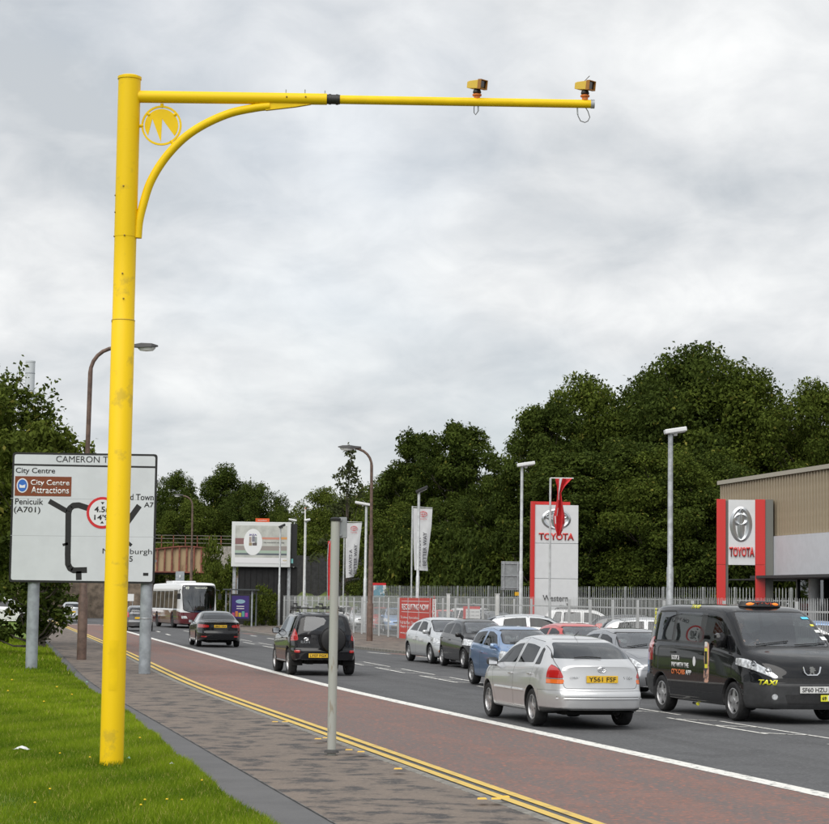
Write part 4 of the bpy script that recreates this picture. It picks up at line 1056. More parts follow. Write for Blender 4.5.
SUV = variant(HATCH, W=1.815, wb=2.56, rw=.355, arch=.06, seat_z=.66, seat_x=.05, dash_x=.95, dash_z=1.18,
    top=[(-1.93, 1.10), (-1.90, 1.20), (-1.80, 1.46), (-1.70, 1.60), (-1.45, 1.66), (-.6, 1.685), (.1, 1.67), (.40, 1.60), (.85, 1.34), (1.2, 1.15), (1.55, 1.07), (1.85, .98), (2.0, .86)],
    belt=[(-1.93, 1.06), (-1.2, 1.10), (0, 1.06), (1.0, 1.03), (1.25, 1.01), (2.0, .72)], bottom=[(-1.93, .42), (-1.5, .33), (1.4, .32), (2.0, .36)],
    rprof=[(.3, .06), (.42, -.03), (.66, -.05), (.72, .01), (1.1, .02), (1.4, .02)], tumble=.30, kr=.13, br=.08, drop=.075,
    windows=[(-1.56, -1.18, -1.15, -1.40, 1), (-1.10, -.30, -.32, -1.06, 1), (-.24, 1.05, .42, -.24, 0)], screen=(1.17, .70, 1.60, .58), backlight=(1.16, .60, 1.575, .52), dark_back=True, win_top=.105,
    lamps=[('tail_light', 'x', [(.70, .93), (.93, .90), (.93, 1.26), (.76, 1.26)], m_red_l, -1), ('rear_reflector', 'x', [(.66, .60), (.82, .60), (.82, .68), (.66, .68)], m_red_l, -1), ('headlight', 'x', [(.44, .82), (.92, .84), (.92, 1.0), (.5, .98)], m_clear_l, 1)], lamp_lim=(1.5, 1.6),
    grilles=[('grille', [(-.4, .75), (.4, .75), (.4, .86), (-.4, .86)], 1, m_black), ('lower_grille', [(-.5, .45), (.5, .45), (.5, .6), (-.5, .6)], 1, m_black)],
    bumpers=[('rear_bumper', [(-2.6, .2), (-1.58, .2), (-1.58, .74), (-2.6, .74)], -1, None), ('front_bumper', [(1.68, .2), (2.7, .2), (2.7, .72), (1.68, .74)], 1, None)],
    bonnet=[(1.22, -.7), (1.88, -.6), (1.88, .6), (1.22, .7)], tailgate=[(-.66, .76), (.66, .76), (.70, 1.14), (.61, 1.60), (-.61, 1.60), (-.70, 1.14)],
    doors=[[(-1.02, .38), (-.27, .38), (-.27, 1.62), (-1.08, 1.59), (-1.14, 1.06)], [(-.265, .38), (.82, .38), (.92, .7), (1.08, 1.04), (.44, 1.52), (-.265, 1.62)]],
    mirror=(.86, 1.12), mirror_size=(.14, .22, .18), rear_plate=(.18, .53, 'LY07 FGX'), front_plate=None, rear_wiper=None, handle_z=.98, spokes=5, spoke_w=.085, tyre_w=.225)
TAXI = variant(HATCH, W=1.895, wb=3.0, rw=.325, arch=.055, seat_z=.78, seat_x=.62, dash_x=1.52, dash_z=1.22, stations=60,
    top=[(-2.28, 1.80), (-2.22, 1.875), (-2.0, 1.925), (-1.2, 1.945), (0, 1.945), (.62, 1.92), (.88, 1.86), (1.1, 1.74), (1.45, 1.47), (1.78, 1.215), (2.05, 1.12), (2.25, 1.0), (2.36, .86), (2.40, .76)],
    belt=[(-2.28, 1.20), (-1, 1.22), (.6, 1.19), (1.3, 1.12), (1.75, 1.06), (2.2, .84), (2.40, .66)], bottom=[(-2.28, .34), (-1.9, .25), (1.9, .23), (2.40, .24)],
    rprof=[(.3, 0), (.4, -.05), (.62, -.06), (.68, 0), (1.2, .02), (1.9, .06)], fprof=[(.2, -.02), (.35, .05), (.62, .05), (.68, .01), (1.2, -.02)],
    tumble=.17, kr=.10, br=.05, bf=.20, kf=.25, rcf=.9, blf=.9, drop=.07, shoulder=.03,
    windows=[(-1.88, -1.06, -1.06, -1.85, 1), (-.98, .08, .08, -.98, 1), (.24, 1.32, .88, .24, 0)], win_top=.125, win_lo=.045, screen=(1.235, .80, 1.83, .66), backlight=(1.25, .72, 1.80, .68), dark_back=True,
    lamps=[('headlight', 'x', [(.56, .76), (.64, .73), (.95, .93), (.95, 1.06), (.86, 1.05)], m_clear_l, 1), ('fog_light', 'x', circle(.66, .44, .055, 12), m_clear_l, 1), ('tail_light', 'x', [(.80, .9), (.95, .9), (.95, 1.35), (.84, 1.35)], m_red_l, -1)], lamp_lim=(1.6, 1.9),
    grilles=[('grille', [(-.58, .675), (.58, .675), (.6, .745), (-.6, .745)], 1, m_black), ('lower_grille', [(-.46, .32), (.46, .32), (.5, .48), (-.5, .48)], 1, m_black)],
    bumpers=[('front_bumper', [(1.84, .1), (3, .1), (3, .66), (1.90, .66)], 1, m_trim), ('rear_bumper', [(-2.9, .1), (-1.86, .1), (-1.86, .66), (-2.9, .66)], -1, m_trim)],
    bonnet=[(1.80, -.80), (2.26, -.66), (2.26, .66), (1.80, .80)], tailgate=[(-.78, .70), (.78, .70), (.80, 1.22), (.70, 1.84), (-.70, 1.84), (-.80, 1.22)],
    doors=[[(-1.04, .42), (.12, .42), (.12, 1.855), (-1.04, 1.855)], [(.17, .42), (1.10, .42), (1.24, .72), (1.42, 1.14), (.90, 1.80), (.17, 1.855)]],
    mirror=(1.16, 1.30), mirror_size=(.15, .22, .26), handle_z=1.08, handle_mat=None, front_plate=(0, .56, 'SF60 HZU'), rear_plate=None, rear_wiper=None, wheel_in=.13,
    wipers=[(0, .42, .62, .06), (0, -.28, .62, .10)], spokes=5, spoke_w=.10, tyre_w=.215)
m_trim_only = [m_trim]
P_silver = paint('paint_silver', (0.62, 0.63, 0.645), metal=0.6, rough=.36)
P_black = paint('paint_black', (0.010, 0.010, 0.012), rough=.2, dust=.008)
P_taxi = paint('paint_black_taxi', (0.007, 0.0075, 0.009), rough=.2, dust=.006)
for _m in (P_black, P_taxi): _m.node_tree.nodes['Principled BSDF'].inputs['Coat Weight'].default_value = .75
P_prius = paint('paint_pale_silver', (0.62, 0.64, 0.66), metal=0.6, rough=.3)
P_blue = paint('paint_light_blue', (0.22, 0.34, 0.55), metal=0.6, rough=.32)
P_grey = paint('paint_mid_grey', (0.30, 0.31, 0.33), metal=0.7, rough=.33)
P_red = paint('paint_red', (0.50, 0.035, 0.03), rough=.3)
P_white = paint('paint_white', (0.78, 0.79, 0.80), rough=.3)
P_dgrey = paint('paint_dark_grey', (0.10, 0.105, 0.115), metal=0.6, rough=.35)

def road_dir(Y): return Vector((x_white(Y + 3) - x_white(Y - 3), 6)).normalized()
def by_wheel(px, py, xl, yl, heading, sc=1.0):
    p = gnd(px, py, 0.012); a = math.atan2(heading.y, heading.x); c, s_ = math.cos(a), math.sin(a)
    return (p.x - sc * (xl * c - yl * s_), p.y - sc * (xl * s_ + yl * c), 0.012)
def scaled(r, k):
    r.scale = (k, k, k); return r

# silver liftback seen from behind
hd = Vector((-.255, 1)).normalized(); k = 1.035
r, B = car('liftback_car', 'dusty silver liftback car driving away beside the black taxi', 'car', variant(HATCH, rear_plate=(0, .78, 'Y561 FSF'), front_plate=None, mirror_mat=m_trim), by_wheel(537, 725.5, -1.2325, .72, hd, k), hd, P_silver)
scaled(r, k)
h_, n_ = B.rear(0, .93); ring_badge(r, (h_.x - .01, 0, .93), .13, .085, -PI / 2, m_chrome)
for (y, s_, w) in ((.42, 'COROLLA', .2), (-.42, '1.6 16v', .2)):
    h_, n_ = B.rear(y, .80); text(r, s_, (h_.x - .008, y, .80), m_chrome, w=w, rot=(PI / 2, 0, -PI / 2), name='badge_lettering')
m_bump = MATS['paint_silver']
for z, hgt in ((.475, .035), (.505, .008)):          # rubbing strip along the rear bumper
    pts = []
    for y in np.linspace(-.70, .70, 15):
        h_, n_ = B.rear(y, z); pts.append(h_ + n_ * .004)
    MB().tube(pts, hgt * .35, 6).obj('bumper_strip', m_trim if hgt < .02 else P_silver, r, smooth=True)
MB().tube([(-.95, 0, 1.43), (-1.15, 0, 1.50)], .006, 5).obj('aerial', m_black, r)
for sd in (1, -1):
    for (xa_, xb_) in ((-.88, -.30), (-.24, .74)):
        pts = []
        for x in np.linspace(xa_, xb_, 7):
            h_, n_ = B.side(x, .56, sd); pts.append(h_ + n_ * .004)
        o = MB().tube(pts, .020, 6).obj('door_moulding', P_silver, r, smooth=True)
# hint of luggage and a head restraint inside
MB().box((-1.35, .35, .98), (.3, .35, .2)).obj('parcel', M('pale_cloth', (.5, .52, .5), .9), r, bevel=.04)

# black taxi
hd = Vector((.30, -1)).normalized(); k = 1.055
rt, B = car('taxi_van', 'black people-carrier taxi with orange roof lamp coming towards the viewer', 'taxi', TAXI, by_wheel(737, 720.5, 1.5, -.84, hd, k), hd, P_taxi)
scaled(rt, k)
hr, _ = B.hit((.66, 0, 5), (0, 0, -1))
b = MB(); b.lathe([(0, .0), (.36, .0), (.40, .03), (.36, .11), (0, .125)], 24, 'z'); o = b.obj('roof_lamp', m_black, rt, smooth=True, loc=(.62, 0, hr.z - .03)); o.scale = (.45, 1.0, 1.0)
b = MB(); b.lathe([(0, .035), (.20, .03), (.29, .012), (.31, 0)], 24, 'x'); q = b.obj('roof_lamp_lens', M('lamp_orange', (.85, .20, .02), .3, emit=.35), rt, smooth=True, loc=(.74, 0, hr.z + .035)); q.scale = (1.0, 1, .155)
text(rt, 'TAXI', (.783, 0, hr.z + .037), M('lamp_ink', (.40, .04, .01), .4), h=.06, w=.30, rot=(PI / 2, 0, PI / 2), bold=.02)
for sd in (1, -1):
    rz = 0 if sd < 0 else PI
    f = lambda x, z, off=.006: (x, B.side(x, z, sd)[0].y + sd * off, z)
    for (s_, x, z, h, w, mt) in (('BOOK &', -.80, .985, .085, .34, m_vinyl_w), ('PAY WITH THE', -.60, .86, .085, .74, m_vinyl_w), ('CITY-CABS', -.68, .735, .09, .58, m_vinyl_o), ('APP', -.24, .735, .085, .24, m_vinyl_w)):
        text(rt, s_, f(x, z), mt, h=h, w=w, rot=(PI / 2, 0, rz), bold=.02, name='door_lettering')
    pp = f(.50, .99, .005)
    M4 = Matrix.Translation(pp) @ Matrix.Rotation(PI / 2, 4, 'X') if sd < 0 else Matrix.Translation(pp) @ Matrix.Rotation(PI, 4, 'Z') @ Matrix.Rotation(PI / 2, 4, 'X')
    MB().prism(round_poly([(-.11, -.40), (.10, -.40), (.12, .28), (-.06, .32)], .07), M4, .002).obj('door_poster', M('poster_skin', (.62, .36, .26), .5, col2=(.05, .04, .05), vscale=7, lo=.42, hi=.5), rt)
    MB().prism([(-.055, -.17), (.055, -.17), (.055, .17), (-.055, .17)], M4 @ Matrix.Translation((0, .02, .003)), .002).obj('door_poster_panel', m_taxi_y, rt)
    MB().prism([(-.045, -.10), (.045, -.10), (.045, .12), (-.045, .12)], M4 @ Matrix.Translation((0, .02, .006)), .002).obj('door_poster_mark', m_ink, rt)
    MB().prism([(-.05, -.04), (.05, -.04), (.05, .04), (-.05, .04)], M4 @ Matrix.Translation((0, .26, .003)), .002).obj('door_poster_heading', m_vinyl_w, rt)
    pp = f(.0, .94, .005); M4 = Matrix.Translation(pp) @ (Matrix.Rotation(PI / 2, 4, 'X') if sd < 0 else Matrix.Rotation(PI, 4, 'Z') @ Matrix.Rotation(PI / 2, 4, 'X'))
    MB().prism(circle(0, 0, .06, 18, .085), M4, .002).obj('licence_plate', m_vinyl_w, rt)
    x_, z_ = -.35, 1.895
    hh, nn = B.side(x_, z_, sd); text(rt, 'TAXI', (x_, hh.y + sd * .012, z_), m_taxi_y, h=.07, w=.36, rot=(PI / 2 - .5, 0, rz), bold=.02, shear=.2, name='roof_lettering')
    hh, nn = B.side(-2.0, 1.55, sd); text(rt, 'CITY CABS', (-2.0, hh.y + sd * .008, 1.55), m_taxi_y, h=.07, w=.62, rot=(PI / 2, -PI / 2 + .1, rz), bold=.02, name='pillar_lettering')
    # lettering under the headlamps
    hh, nn = B.front(sd * .72, .70); text(rt, 'TAXI', (hh.x + .035, sd * .74, .675), m_taxi_y, h=.085, w=.36, rot=(PI / 2, 0, math.atan2(nn.y, nn.x) + PI / 2), bold=.035, shear=.25, name='headlamp_lettering')
    # inner reflectors of the headlamp
    hh, nn = B.front(sd * .78, .91)
    for (yy, zz, r0) in ((.82, .95, .065), (.70, .86, .055)):
        h2, n2 = B.front(sd * yy, zz); MB().lathe([(r0, .0), (r0 * .9, .012), (r0 * .55, .006), (r0 * .3, .012), (0, .014)], 18, 'x').obj('lamp_reflector', m_chrome, rt, smooth=True, loc=h2 + n2 * .0, rot=(0, 0, math.atan2(n2.y, n2.x)))
h_, n_ = B.front(0, .86); e_ = MB()                     # emblem: open shield outline with a standing lion-like figure
x0 = h_.x + .02
e_.tube([(x0, .16, .935), (x0 + .008, .135, .84), (x0 + .012, .09, .80), (x0 + .012, -.09, .80), (x0 + .008, -.135, .84), (x0, -.16, .935)], .013, 6)
e_.obj('emblem_shield', m_chrome, rt, smooth=True)
e_ = MB(); M4 = Matrix.Translation((x0 + .004, 0, .87)) @ Matrix.Rotation(PI / 2, 4, 'Z') @ Matrix.Rotation(PI / 2, 4, 'X')
e_.prism([(-.05, -.06), (-.02, -.055), (-.005, -.02), (.02, -.06), (.055, -.06), (.03, -.015), (.045, .0), (.07, -.005), (.055, .02), (.03, .02), (.06, .04), (.035, .045), (.01, .07), (-.03, .065), (-.05, .035), (-.03, .025), (-.04, .0), (-.03, -.03)], M4, .01)
e_.obj('emblem_figure', m_chrome, rt)
h_, n_ = B.front(-.27, .42)
b = MB(); b.box((0, 0, 0), (.27, .012, .105)); o = b.obj('licence_disc', m_taxi_y, rt, loc=(h_.x + .03, .25, .425), rot=(0, 0, PI / 2))
MB().box((.055, -.008, 0), (.13, .006, .085)).obj('licence_panel', m_vinyl_w, o); text(o, '69', (-.075, -.007, 0), m_ink, h=.06, bold=.02)
b = MB()                                                # side step under the sliding door
b.tube([(-.35, -.80, .20), (-.05, -.86, .20)], .022, 8); b.obj('step_bar', m_chrome, rt); MB().tube([(-.04, -.86, .20), (.0, -.87, .20)], .03, 8).obj('step_cap', m_taxi_y, rt)
for (y, z, w, h, c) in ((-.62, 1.72, .14, .07, (.10, .55, .75)), (-.68, 1.60, .07, .05, (.75, .7, .1)), (-.72, 1.50, .10, .07, (.7, .72, .7)), (-.76, 1.38, .12, .09, (.7, .72, .72))):
    h_, n_ = B.front(-y if False else y * -1, z)
    nn = n_.normalized(); MB().prism([(-w / 2, -h / 2), (w / 2, -h / 2), (w / 2, h / 2), (-w / 2, h / 2)], Matrix.Translation(h_ + nn * .004) @ nn.to_track_quat('Z', 'Y').to_matrix().to_4x4(), .002).obj('window_sticker', M('sticker%d' % int(z * 100), c, .5), rt)

# the taxi's driver, hands on the wheel
def seated_driver(car_root, k, x, y, z, label):
    bm = bmesh.new(); sk = bm.verts.layers.skin.verify()
    V = {}
    def v(n, co, r): V[n] = bm.verts.new(co); V[n][sk].radius = (r, r); return V[n]
    v('pelvis', (0, 0, 0), .15); v('waist', (-.04, 0, .18), .145); v('chest', (-.05, 0, .38), .17); v('neck0', (-.03, 0, .53), .07); v('neck', (-.01, 0, .58), .058); v('jaw', (.02, 0, .64), .075); v('head', (.015, 0, .72), .098); v('crown', (.0, 0, .79), .07)
    E = [('pelvis', 'waist'), ('waist', 'chest'), ('chest', 'neck0'), ('neck0', 'neck'), ('neck', 'jaw'), ('jaw', 'head'), ('head', 'crown')]
    for sd, s_ in ((1, 'l'), (-1, 'r')):
        v('sh' + s_, (-.05, sd * .19, .47), .07); v('el' + s_, (.17, sd * .26, .27), .05); v('wr' + s_, (.38, sd * .15, .36), .032); v('hand' + s_, (.45, sd * .14, .40), .035)
        v('hip' + s_, (.05, sd * .10, -.01), .095); v('kn' + s_, (.44, sd * .12, .05), .065); v('an' + s_, (.52, sd * .12, -.33), .045)
        for f_, (dy, dz) in enumerate(((-.02, .03), (-.007, .042), (.008, .042), (.022, .032), (.035, .0))):
            v('f%d%s' % (f_, s_), (.49, sd * (.14 + dy), .40 + dz), .011); v('g%d%s' % (f_, s_), (.515, sd * (.14 + dy), .385 + dz * .6), .009); E += [('hand' + s_, 'f%d%s' % (f_, s_)), ('f%d%s' % (f_, s_), 'g%d%s' % (f_, s_))]
        E += [('chest', 'sh' + s_), ('sh' + s_, 'el' + s_), ('el' + s_, 'wr' + s_), ('wr' + s_, 'hand' + s_), ('pelvis', 'hip' + s_), ('hip' + s_, 'kn' + s_), ('kn' + s_, 'an' + s_)]
    for a, b_ in E: bm.edges.new((V[a], V[b_]))
    V['pelvis'][sk].use_root = True
    me = bpy.data.meshes.new('person'); bm.to_mesh(me); bm.free()
    m_ = bpy.data.materials.new('driver_body'); m_.use_nodes = True; t = m_.node_tree; bs_ = t.nodes['Principled BSDF']; bs_.inputs['Roughness'].default_value = .8
    c = N(t, 'ShaderNodeTexCoord'); sp = N(t, 'ShaderNodeSeparateXYZ'); L(t, c.outputs['Object'], sp.inputs[0])
    g1 = N(t, 'ShaderNodeMath', operation='GREATER_THAN'); L(t, sp.outputs[2], g1.inputs[0]); g1.inputs[1].default_value = .555
    g2 = N(t, 'ShaderNodeMath', operation='GREATER_THAN'); L(t, sp.outputs[0], g2.inputs[0]); g2.inputs[1].default_value = .40
    g3 = N(t, 'ShaderNodeMath', operation='GREATER_THAN'); L(t, sp.outputs[2], g3.inputs[0]); g3.inputs[1].default_value = .25
    g4 = N(t, 'ShaderNodeMath', operation='MULTIPLY'); L(t, g2.outputs[0], g4.inputs[0]); L(t, g3.outputs[0], g4.inputs[1])
    g5 = N(t, 'ShaderNodeMath', operation='MAXIMUM'); L(t, g1.outputs[0], g5.inputs[0]); L(t, g4.outputs[0], g5.inputs[1])
    mx = N(t, 'ShaderNodeMix'); mx.data_type = 'RGBA'; L(t, g5.outputs[0], mx.inputs[0]); mx.inputs[6].default_value = (.03, .035, .05, 1); mx.inputs[7].default_value = (.50, .30, .22, 1); L(t, mx.outputs[2], bs_.inputs['Base Color'])
    a = car_root.rotation_euler.z; R = Matrix.Rotation(a, 3, 'Z'); loc = Vector(car_root.location) + R @ (Vector((x, y, z)) * k)
    o = link_mesh('person', me, m_); o.location = loc; o.rotation_euler = (0, 0, a); tag(o, label, 'person')
    md = o.modifiers.new('skin', 'SKIN'); md.use_smooth_shade = True; sb = o.modifiers.new('sub', 'SUBSURF'); sb.levels = 1; sb.render_levels = 2
    hb = MB(); hb.lathe([(.108, -.01), (.106, .05), (.07, .10), (0, .115)], 14, 'z', c=(-.015, 0, .725)); hb.obj('hair', M('hair_dark', (.05, .04, .03), .8), o, smooth=True)
    fb = MB(); fb.tube([(.108, 0, .715), (.128, 0, .685), (.105, 0, .68)], [.012, .018, .01], 6); fb.obj('nose', m_, o, smooth=True)
    for sd in (1, -1): MB().lathe([(0, -.012), (.012, 0), (0, .012)], 8, 'z', c=(.100, sd * .035, .725)).obj('eye', m_ink, o); MB().lathe([(0, -.03), (.014, 0), (0, .03)], 8, 'z', c=(.0, sd * .103, .70)).obj('ear', m_, o)
    MB().tube([(.093, -.025, .645), (.10, 0, .643), (.093, .025, .645)], .006, 5).obj('mouth', M('lips', (.35, .14, .12), .6), o)
    return o
seated_driver(rt, 1.055, .56, -.36, .92, 'driver in dark jacket holding the wheel inside the black taxi')

# black off-roader with spare wheel and roof bars
hd = road_dir(60)
rs, B = car('suv_car', 'black off-road car with spare wheel cover and bicycle carriers on its roof', 'car', SUV, by_wheel(291, 674.5, -1.28, .79, hd), hd, P_black)
h_, n_ = B.rear(-.16, .98); b = MB(); b.lathe([(0, -.17), (.25, -.17), (.315, -.15), (.345, -.10), (.345, .0), (.30, .03), (0, .03)], 32, 'x', c=(0, 0, 0)); o = b.obj('spare_wheel_cover', M('vinyl_black', (.012, .012, .013), .45), rs, smooth=True, loc=(h_.x - .03, -.20, .95))
b = MB(); b.lathe([(.352, -.02), (.365, -.06), (.352, -.10)], 32, 'x'); b.obj('spare_wheel_tyre', m_rubber, o, smooth=True)
h_, n_ = B.rear(.52, .93); ring_badge(rs, (h_.x - .012, .5, .965), .12, .08, -PI / 2, m_chrome); text(rs, 'RAV4', (h_.x - .008, .52, .885), m_chrome, w=.24, rot=(PI / 2, 0, -PI / 2), name='badge_lettering')
for sd in (1, -1):
    MB().tube([(-1.45, sd * .60, 1.66), (-1.35, sd * .61, 1.72), (.2, sd * .61, 1.73), (.35, sd * .60, 1.65)], .02, 8).obj('roof_rail', m_black, rs, smooth=True)
for x in (-1.0, -.15): MB().tube([(x, -.68, 1.775), (x, .68, 1.775)], .018, 8).obj('roof_bar', m_trim, rs)
for y in (-.45, -.1, .3, .6):
    b = MB(); b.box((-.6, y, 1.80), (1.35, .07, .03)); b.tube([(-.95, y, 1.80), (-.95, y + .02, 1.90), (-.93, y + .09, 1.905)], .016, 6); b.box((-1.22, y, 1.815), (.1, .1, .05)); b.box((0.02, y, 1.815), (.1, .1, .05)); b.box((-.95, y + .06, 1.90), (.07, .12, .04)); b.obj('bicycle_carrier', m_trim if y != .3 else m_rim, rs, bevel=.008)
for sd in (1, -1): MB().tube([(-.85, sd * .86, .36), (.85, sd * .86, .36)], .03, 8).obj('side_step', m_rim, rs)

# black saloon
hd = road_dir(88)
rb_, B = car('saloon_car', 'black saloon car driving away towards the bus', 'car', SEDAN, by_wheel(198, 646.5, -1.385, .80, hd), hd, P_black)
MB().box((-1.9, 0, 1.082), (.05, .2, .01)).obj('badge', m_chrome, rb_)

# oncoming line of cars
hd = -road_dir(70)
rp, B = car('hybrid_car', 'pale silver wedge-shaped hatchback facing the viewer beside the red banner', 'car', PRIUS, by_wheel(432, 663.5, 1.35, -.76, Vector((.27, -1)).normalized()), Vector((.27, -1)).normalized(), P_prius)
for x, z, w in ((.35, .72, .5), (-.45, .75, .4)):
    h_, n_ = B.side(x, z, -1); text(rp, 'TOYOTA' if x > 0 else 'HYBRID', (x, h_.y - .006, z), m_vinyl_w, w=w, rot=(PI / 2, 0, 0), bold=.02, name='door_lettering')
h_, n_ = B.front(0, .70); ring_badge(rp, (h_.x + .015, 0, .70), .15, .1, PI / 2, m_chrome)
hd2 = Vector((.25, -1)).normalized()
rbh, B = car('supermini_car', 'light blue hatchback facing the viewer, front hidden by the silver car', 'car', SUPERMINI, by_wheel(474, 684, -1.255, -.74, hd2, .98), hd2, P_blue)
scaled(rbh, .98)
GQ = 'oncoming cars queuing in front of the fence'
def spin(v): return math.atan2(v.y, v.x)
p = by_wheel(465, 668.5, 1.255, -.74, hd2)
rblk = copy_thing(rbh, p, spin(hd2), 'black hatchback between the pale silver and the light blue cars', GQ, {P_blue: P_black}); rblk.scale = (1, 1, 1)
pos = at(628, 640, 47.6); copy_thing(rbh, (pos.x + .1, 47.6, .012), spin(hd2), 'mid grey hatchback facing the viewer, tucked behind the taxi', GQ, {P_blue: P_grey}).scale = (1, 1, 1)
pos = at(573, 640, 57); copy_thing(rbh, (pos.x + .1, 57.0, .012), spin(hd2), 'red hatchback half hidden behind the silver car, facing the viewer', GQ, {P_blue: P_red}).scale = (1, 1, 1)
rbh['group'] = GQ
# distant cars
hd = road_dir(125)
p = gnd(131, 631, 0.012); copy_thing(rbh, (p.x + .1, p.y + 1.8, .012), spin(hd), 'dark grey hatchback driving away, seen between the yellow column and sign post', 'cars far down the road', {P_blue: P_dgrey}).scale = (1, 1, 1)
p = gnd(67, 622, 0.012); q = copy_thing(rbh, (p.x, p.y + 1.8, .012), spin(hd), 'silver car with red brake lamps far down the road under the trees', 'cars far down the road', {P_blue: P_prius}); q.scale = (1.05, 1.0, 1.02)
p = gnd(12, 628, 0.2); q = copy_thing(rs, (p.x - .6, p.y, .25), spin(Vector((1, .15))), 'white car parked behind the low tree on the left', None, {P_black: P_white}); q['name_hint'] = ''; del q['name_hint']; q.scale = (1, 1, 1)
# stock cars standing on the forecourt behind the fence
GL = 'cars for sale on the forecourt behind the fence'
lot = [(590, 88.0, rs, P_white, {P_black: P_white}, 'tall white car behind the fence to the right of the pylon', .98, (1, -.15)),
       (536, 78.0, rbh, None, {P_blue: P_prius}, 'silver car on the forecourt at the foot of the pylon', 1, (1, .1)),
       (640, 84.0, rbh, None, {P_blue: P_dgrey}, 'dark grey car on the forecourt right of the tall white car', 1, (1, -.1)),
       (690, 80.0, rbh, None, {P_blue: P_red}, 'red car on the forecourt near the showroom sign', 1, (1, -.1)),
       (660, 70.0, rbh, None, {P_blue: P_prius}, 'silver car behind the fence above the grey hatchback', 1, (1, -.2)),
       (800, 62.0, rbh, None, {P_blue: P_white}, 'white car behind the fence to the right of the taxi roof', 1, (1, -.1)),
       (826, 66.0, rbh, None, {}, 'bright blue car behind the fence in front of the showroom', 1, (1, -.1)),
       (446, 104.0, rbh, None, {P_blue: P_red}, 'red car behind the open gate bars beside the banner', 1, (.3, -1)),
       (475, 103.0, rs, None, {P_black: P_white}, 'white car behind the gate bars and price board', .95, (.4, -1)),
       (497, 99.0, rbh, None, {P_blue: P_dgrey}, 'dark grey car on the forecourt under the back of the traffic sign', 1, (.3, -1)),
       (343, 140.0, rbh, None, {P_blue: P_white}, 'white car behind the pale fence near the grey post', 1, (.1, -1)),
       (361, 134.0, rbh, None, {P_blue: P_prius}, 'silver car behind the pale fence beside the brown lamp', 1, (.1, -1)),
       (380, 126.0, rbh, None, {P_blue: P_red}, 'red car behind the pale fence right of the brown lamp', 1, (.1, -1)),
       (396, 120.0, rbh, None, {}, 'blue car behind the pale fence beside the red banner', 1, (.1, -1))]
for (px, Y, src, _, sw, lab, k, hv) in lot:
    p = at(px, 610, Y); q = copy_thing(src, (p.x, Y, .118), spin(Vector(hv)), lab, GL, sw); q.scale = (k, k, k)

# ---------------------------------------------------------------- bus
P_maroon = paint('paint_maroon', (0.105, 0.012, 0.020), rough=.3); P_gold = paint('paint_gold', (0.22, 0.11, 0.05), metal=.3)
m_disp = M('destination_display', (0.02, 0.02, 0.02), .3); m_disp_t = M('display_text', (.75, .74, .6), .4, emit=.5)
bsp = dict(W=2.5, top=[(-8.6, 2.85), (-8.5, 2.93), (0, 2.97), (1.3, 2.95), (1.62, 2.88), (1.72, 2.76)], belt=[(-8.6, 1.2), (1.0, 1.2), (1.72, 1.15)], bottom=[(-8.6, .3), (-7, .26), (1.2, .26), (1.72, .30)],
    tumble=.03, kr=.05, kf=.07, rcr=.5, rcf=.5, br=.05, bf=.16, blr=.6, blf=.6, drop=.16, shoulder=.02, stations=50, fprof=[(.2, .0), (.5, .06), (1.1, .05), (2.0, .0), (3, -.12)])
hd = Vector((.31, -1)).normalized()
p = gnd(189.5, 628.5, 0.012)
bus = thing('city_bus', 'white and maroon single-deck bus coming out from under the bridge', 'bus', (p.x, p.y + 2.0, .012), spin(hd))
B = CarBody(bsp)
for x in (-.75, -6.3):
    for sd in (1, -1): B.arch(x, .49, .55, sd)
B.panel(round_poly([(-1.02, 1.15), (-.6, 1.02), (0, .98), (.6, 1.02), (1.02, 1.15), (1.10, 2.35), (1.06, 2.78), (-1.06, 2.78), (-1.10, 2.35)], .12, 3), 'x', lambda c, n: n.x > .1, 'windscreen', [m_glass_clear], bus, gap=.05, mi=0)
for sd in (1, -1):
    for x0 in (-8.2, -6.7, -5.2, -3.7, -2.2): B.panel(round_poly([(x0, 1.25), (x0 + 1.38, 1.25), (x0 + 1.38, 2.4), (x0, 2.4)], .06), 'y', SD(sd), 'window', [m_glass_dark], bus, gap=.05, mi=0)
    B.panel(round_poly([(-.55, .45), (.75, .45), (.75, 2.45), (-.55, 2.45)], .06), 'y', SD(sd), 'door' if sd > 0 else 'window', [m_glass_dark], bus, gap=.05, mi=0)
    B.panel(round_poly([(sd * .72, .62), (sd * 1.12, .62), (sd * 1.14, .82), (sd * .80, .80)], .03), 'x', lambda c, n: n.x > .05, 'headlight', [m_clear_l], bus, gap=.01, mi=0)
    B.panel([(-5.0, .2), (-1.45, .2), (-1.45, .95), (-2.2, 1.13), (-5.0, 1.13)], 'y', SD(sd), 'side_panel', [P_gold], bus, gap=.01, mi=0)
F = B.cut([(-1.45, .0), (2.4, .0), (2.4, .97), (1.2, 1.08), (-.9, 1.12), (-1.45, .95)], 'y', None)
B.take(F, 'front_skirt', [P_maroon, m_black], bus, mi=0)
F = B.cut([(-9, .0), (-5.0, .0), (-5.0, 1.13), (-9, 1.13)], 'y', None)
B.take(F, 'rear_skirt', [P_maroon, m_black], bus, mi=0)
B.finish('body', [paint('paint_bus_white', (.76, .77, .78)), m_black], bus)
for x in (-.75, -6.3):
    for sd in (1, -1): wheel(bus, x, sd * 1.10, .48, sd, .28, 8, 0, m_rim_dark)
ub = MB(); ub.bbox(-8.3, 1.4, -.9, .9, .22, .5); ub.obj('underbody', m_under, bus)
MB().bbox(-8.2, .6, -1.1, 1.1, .55, .6).obj('cabin_floor', m_under, bus)
b = MB(); b.bbox(1.28, 1.34, -.98, .98, 2.44, 2.76); o = b.obj('destination_sign', m_disp, bus)
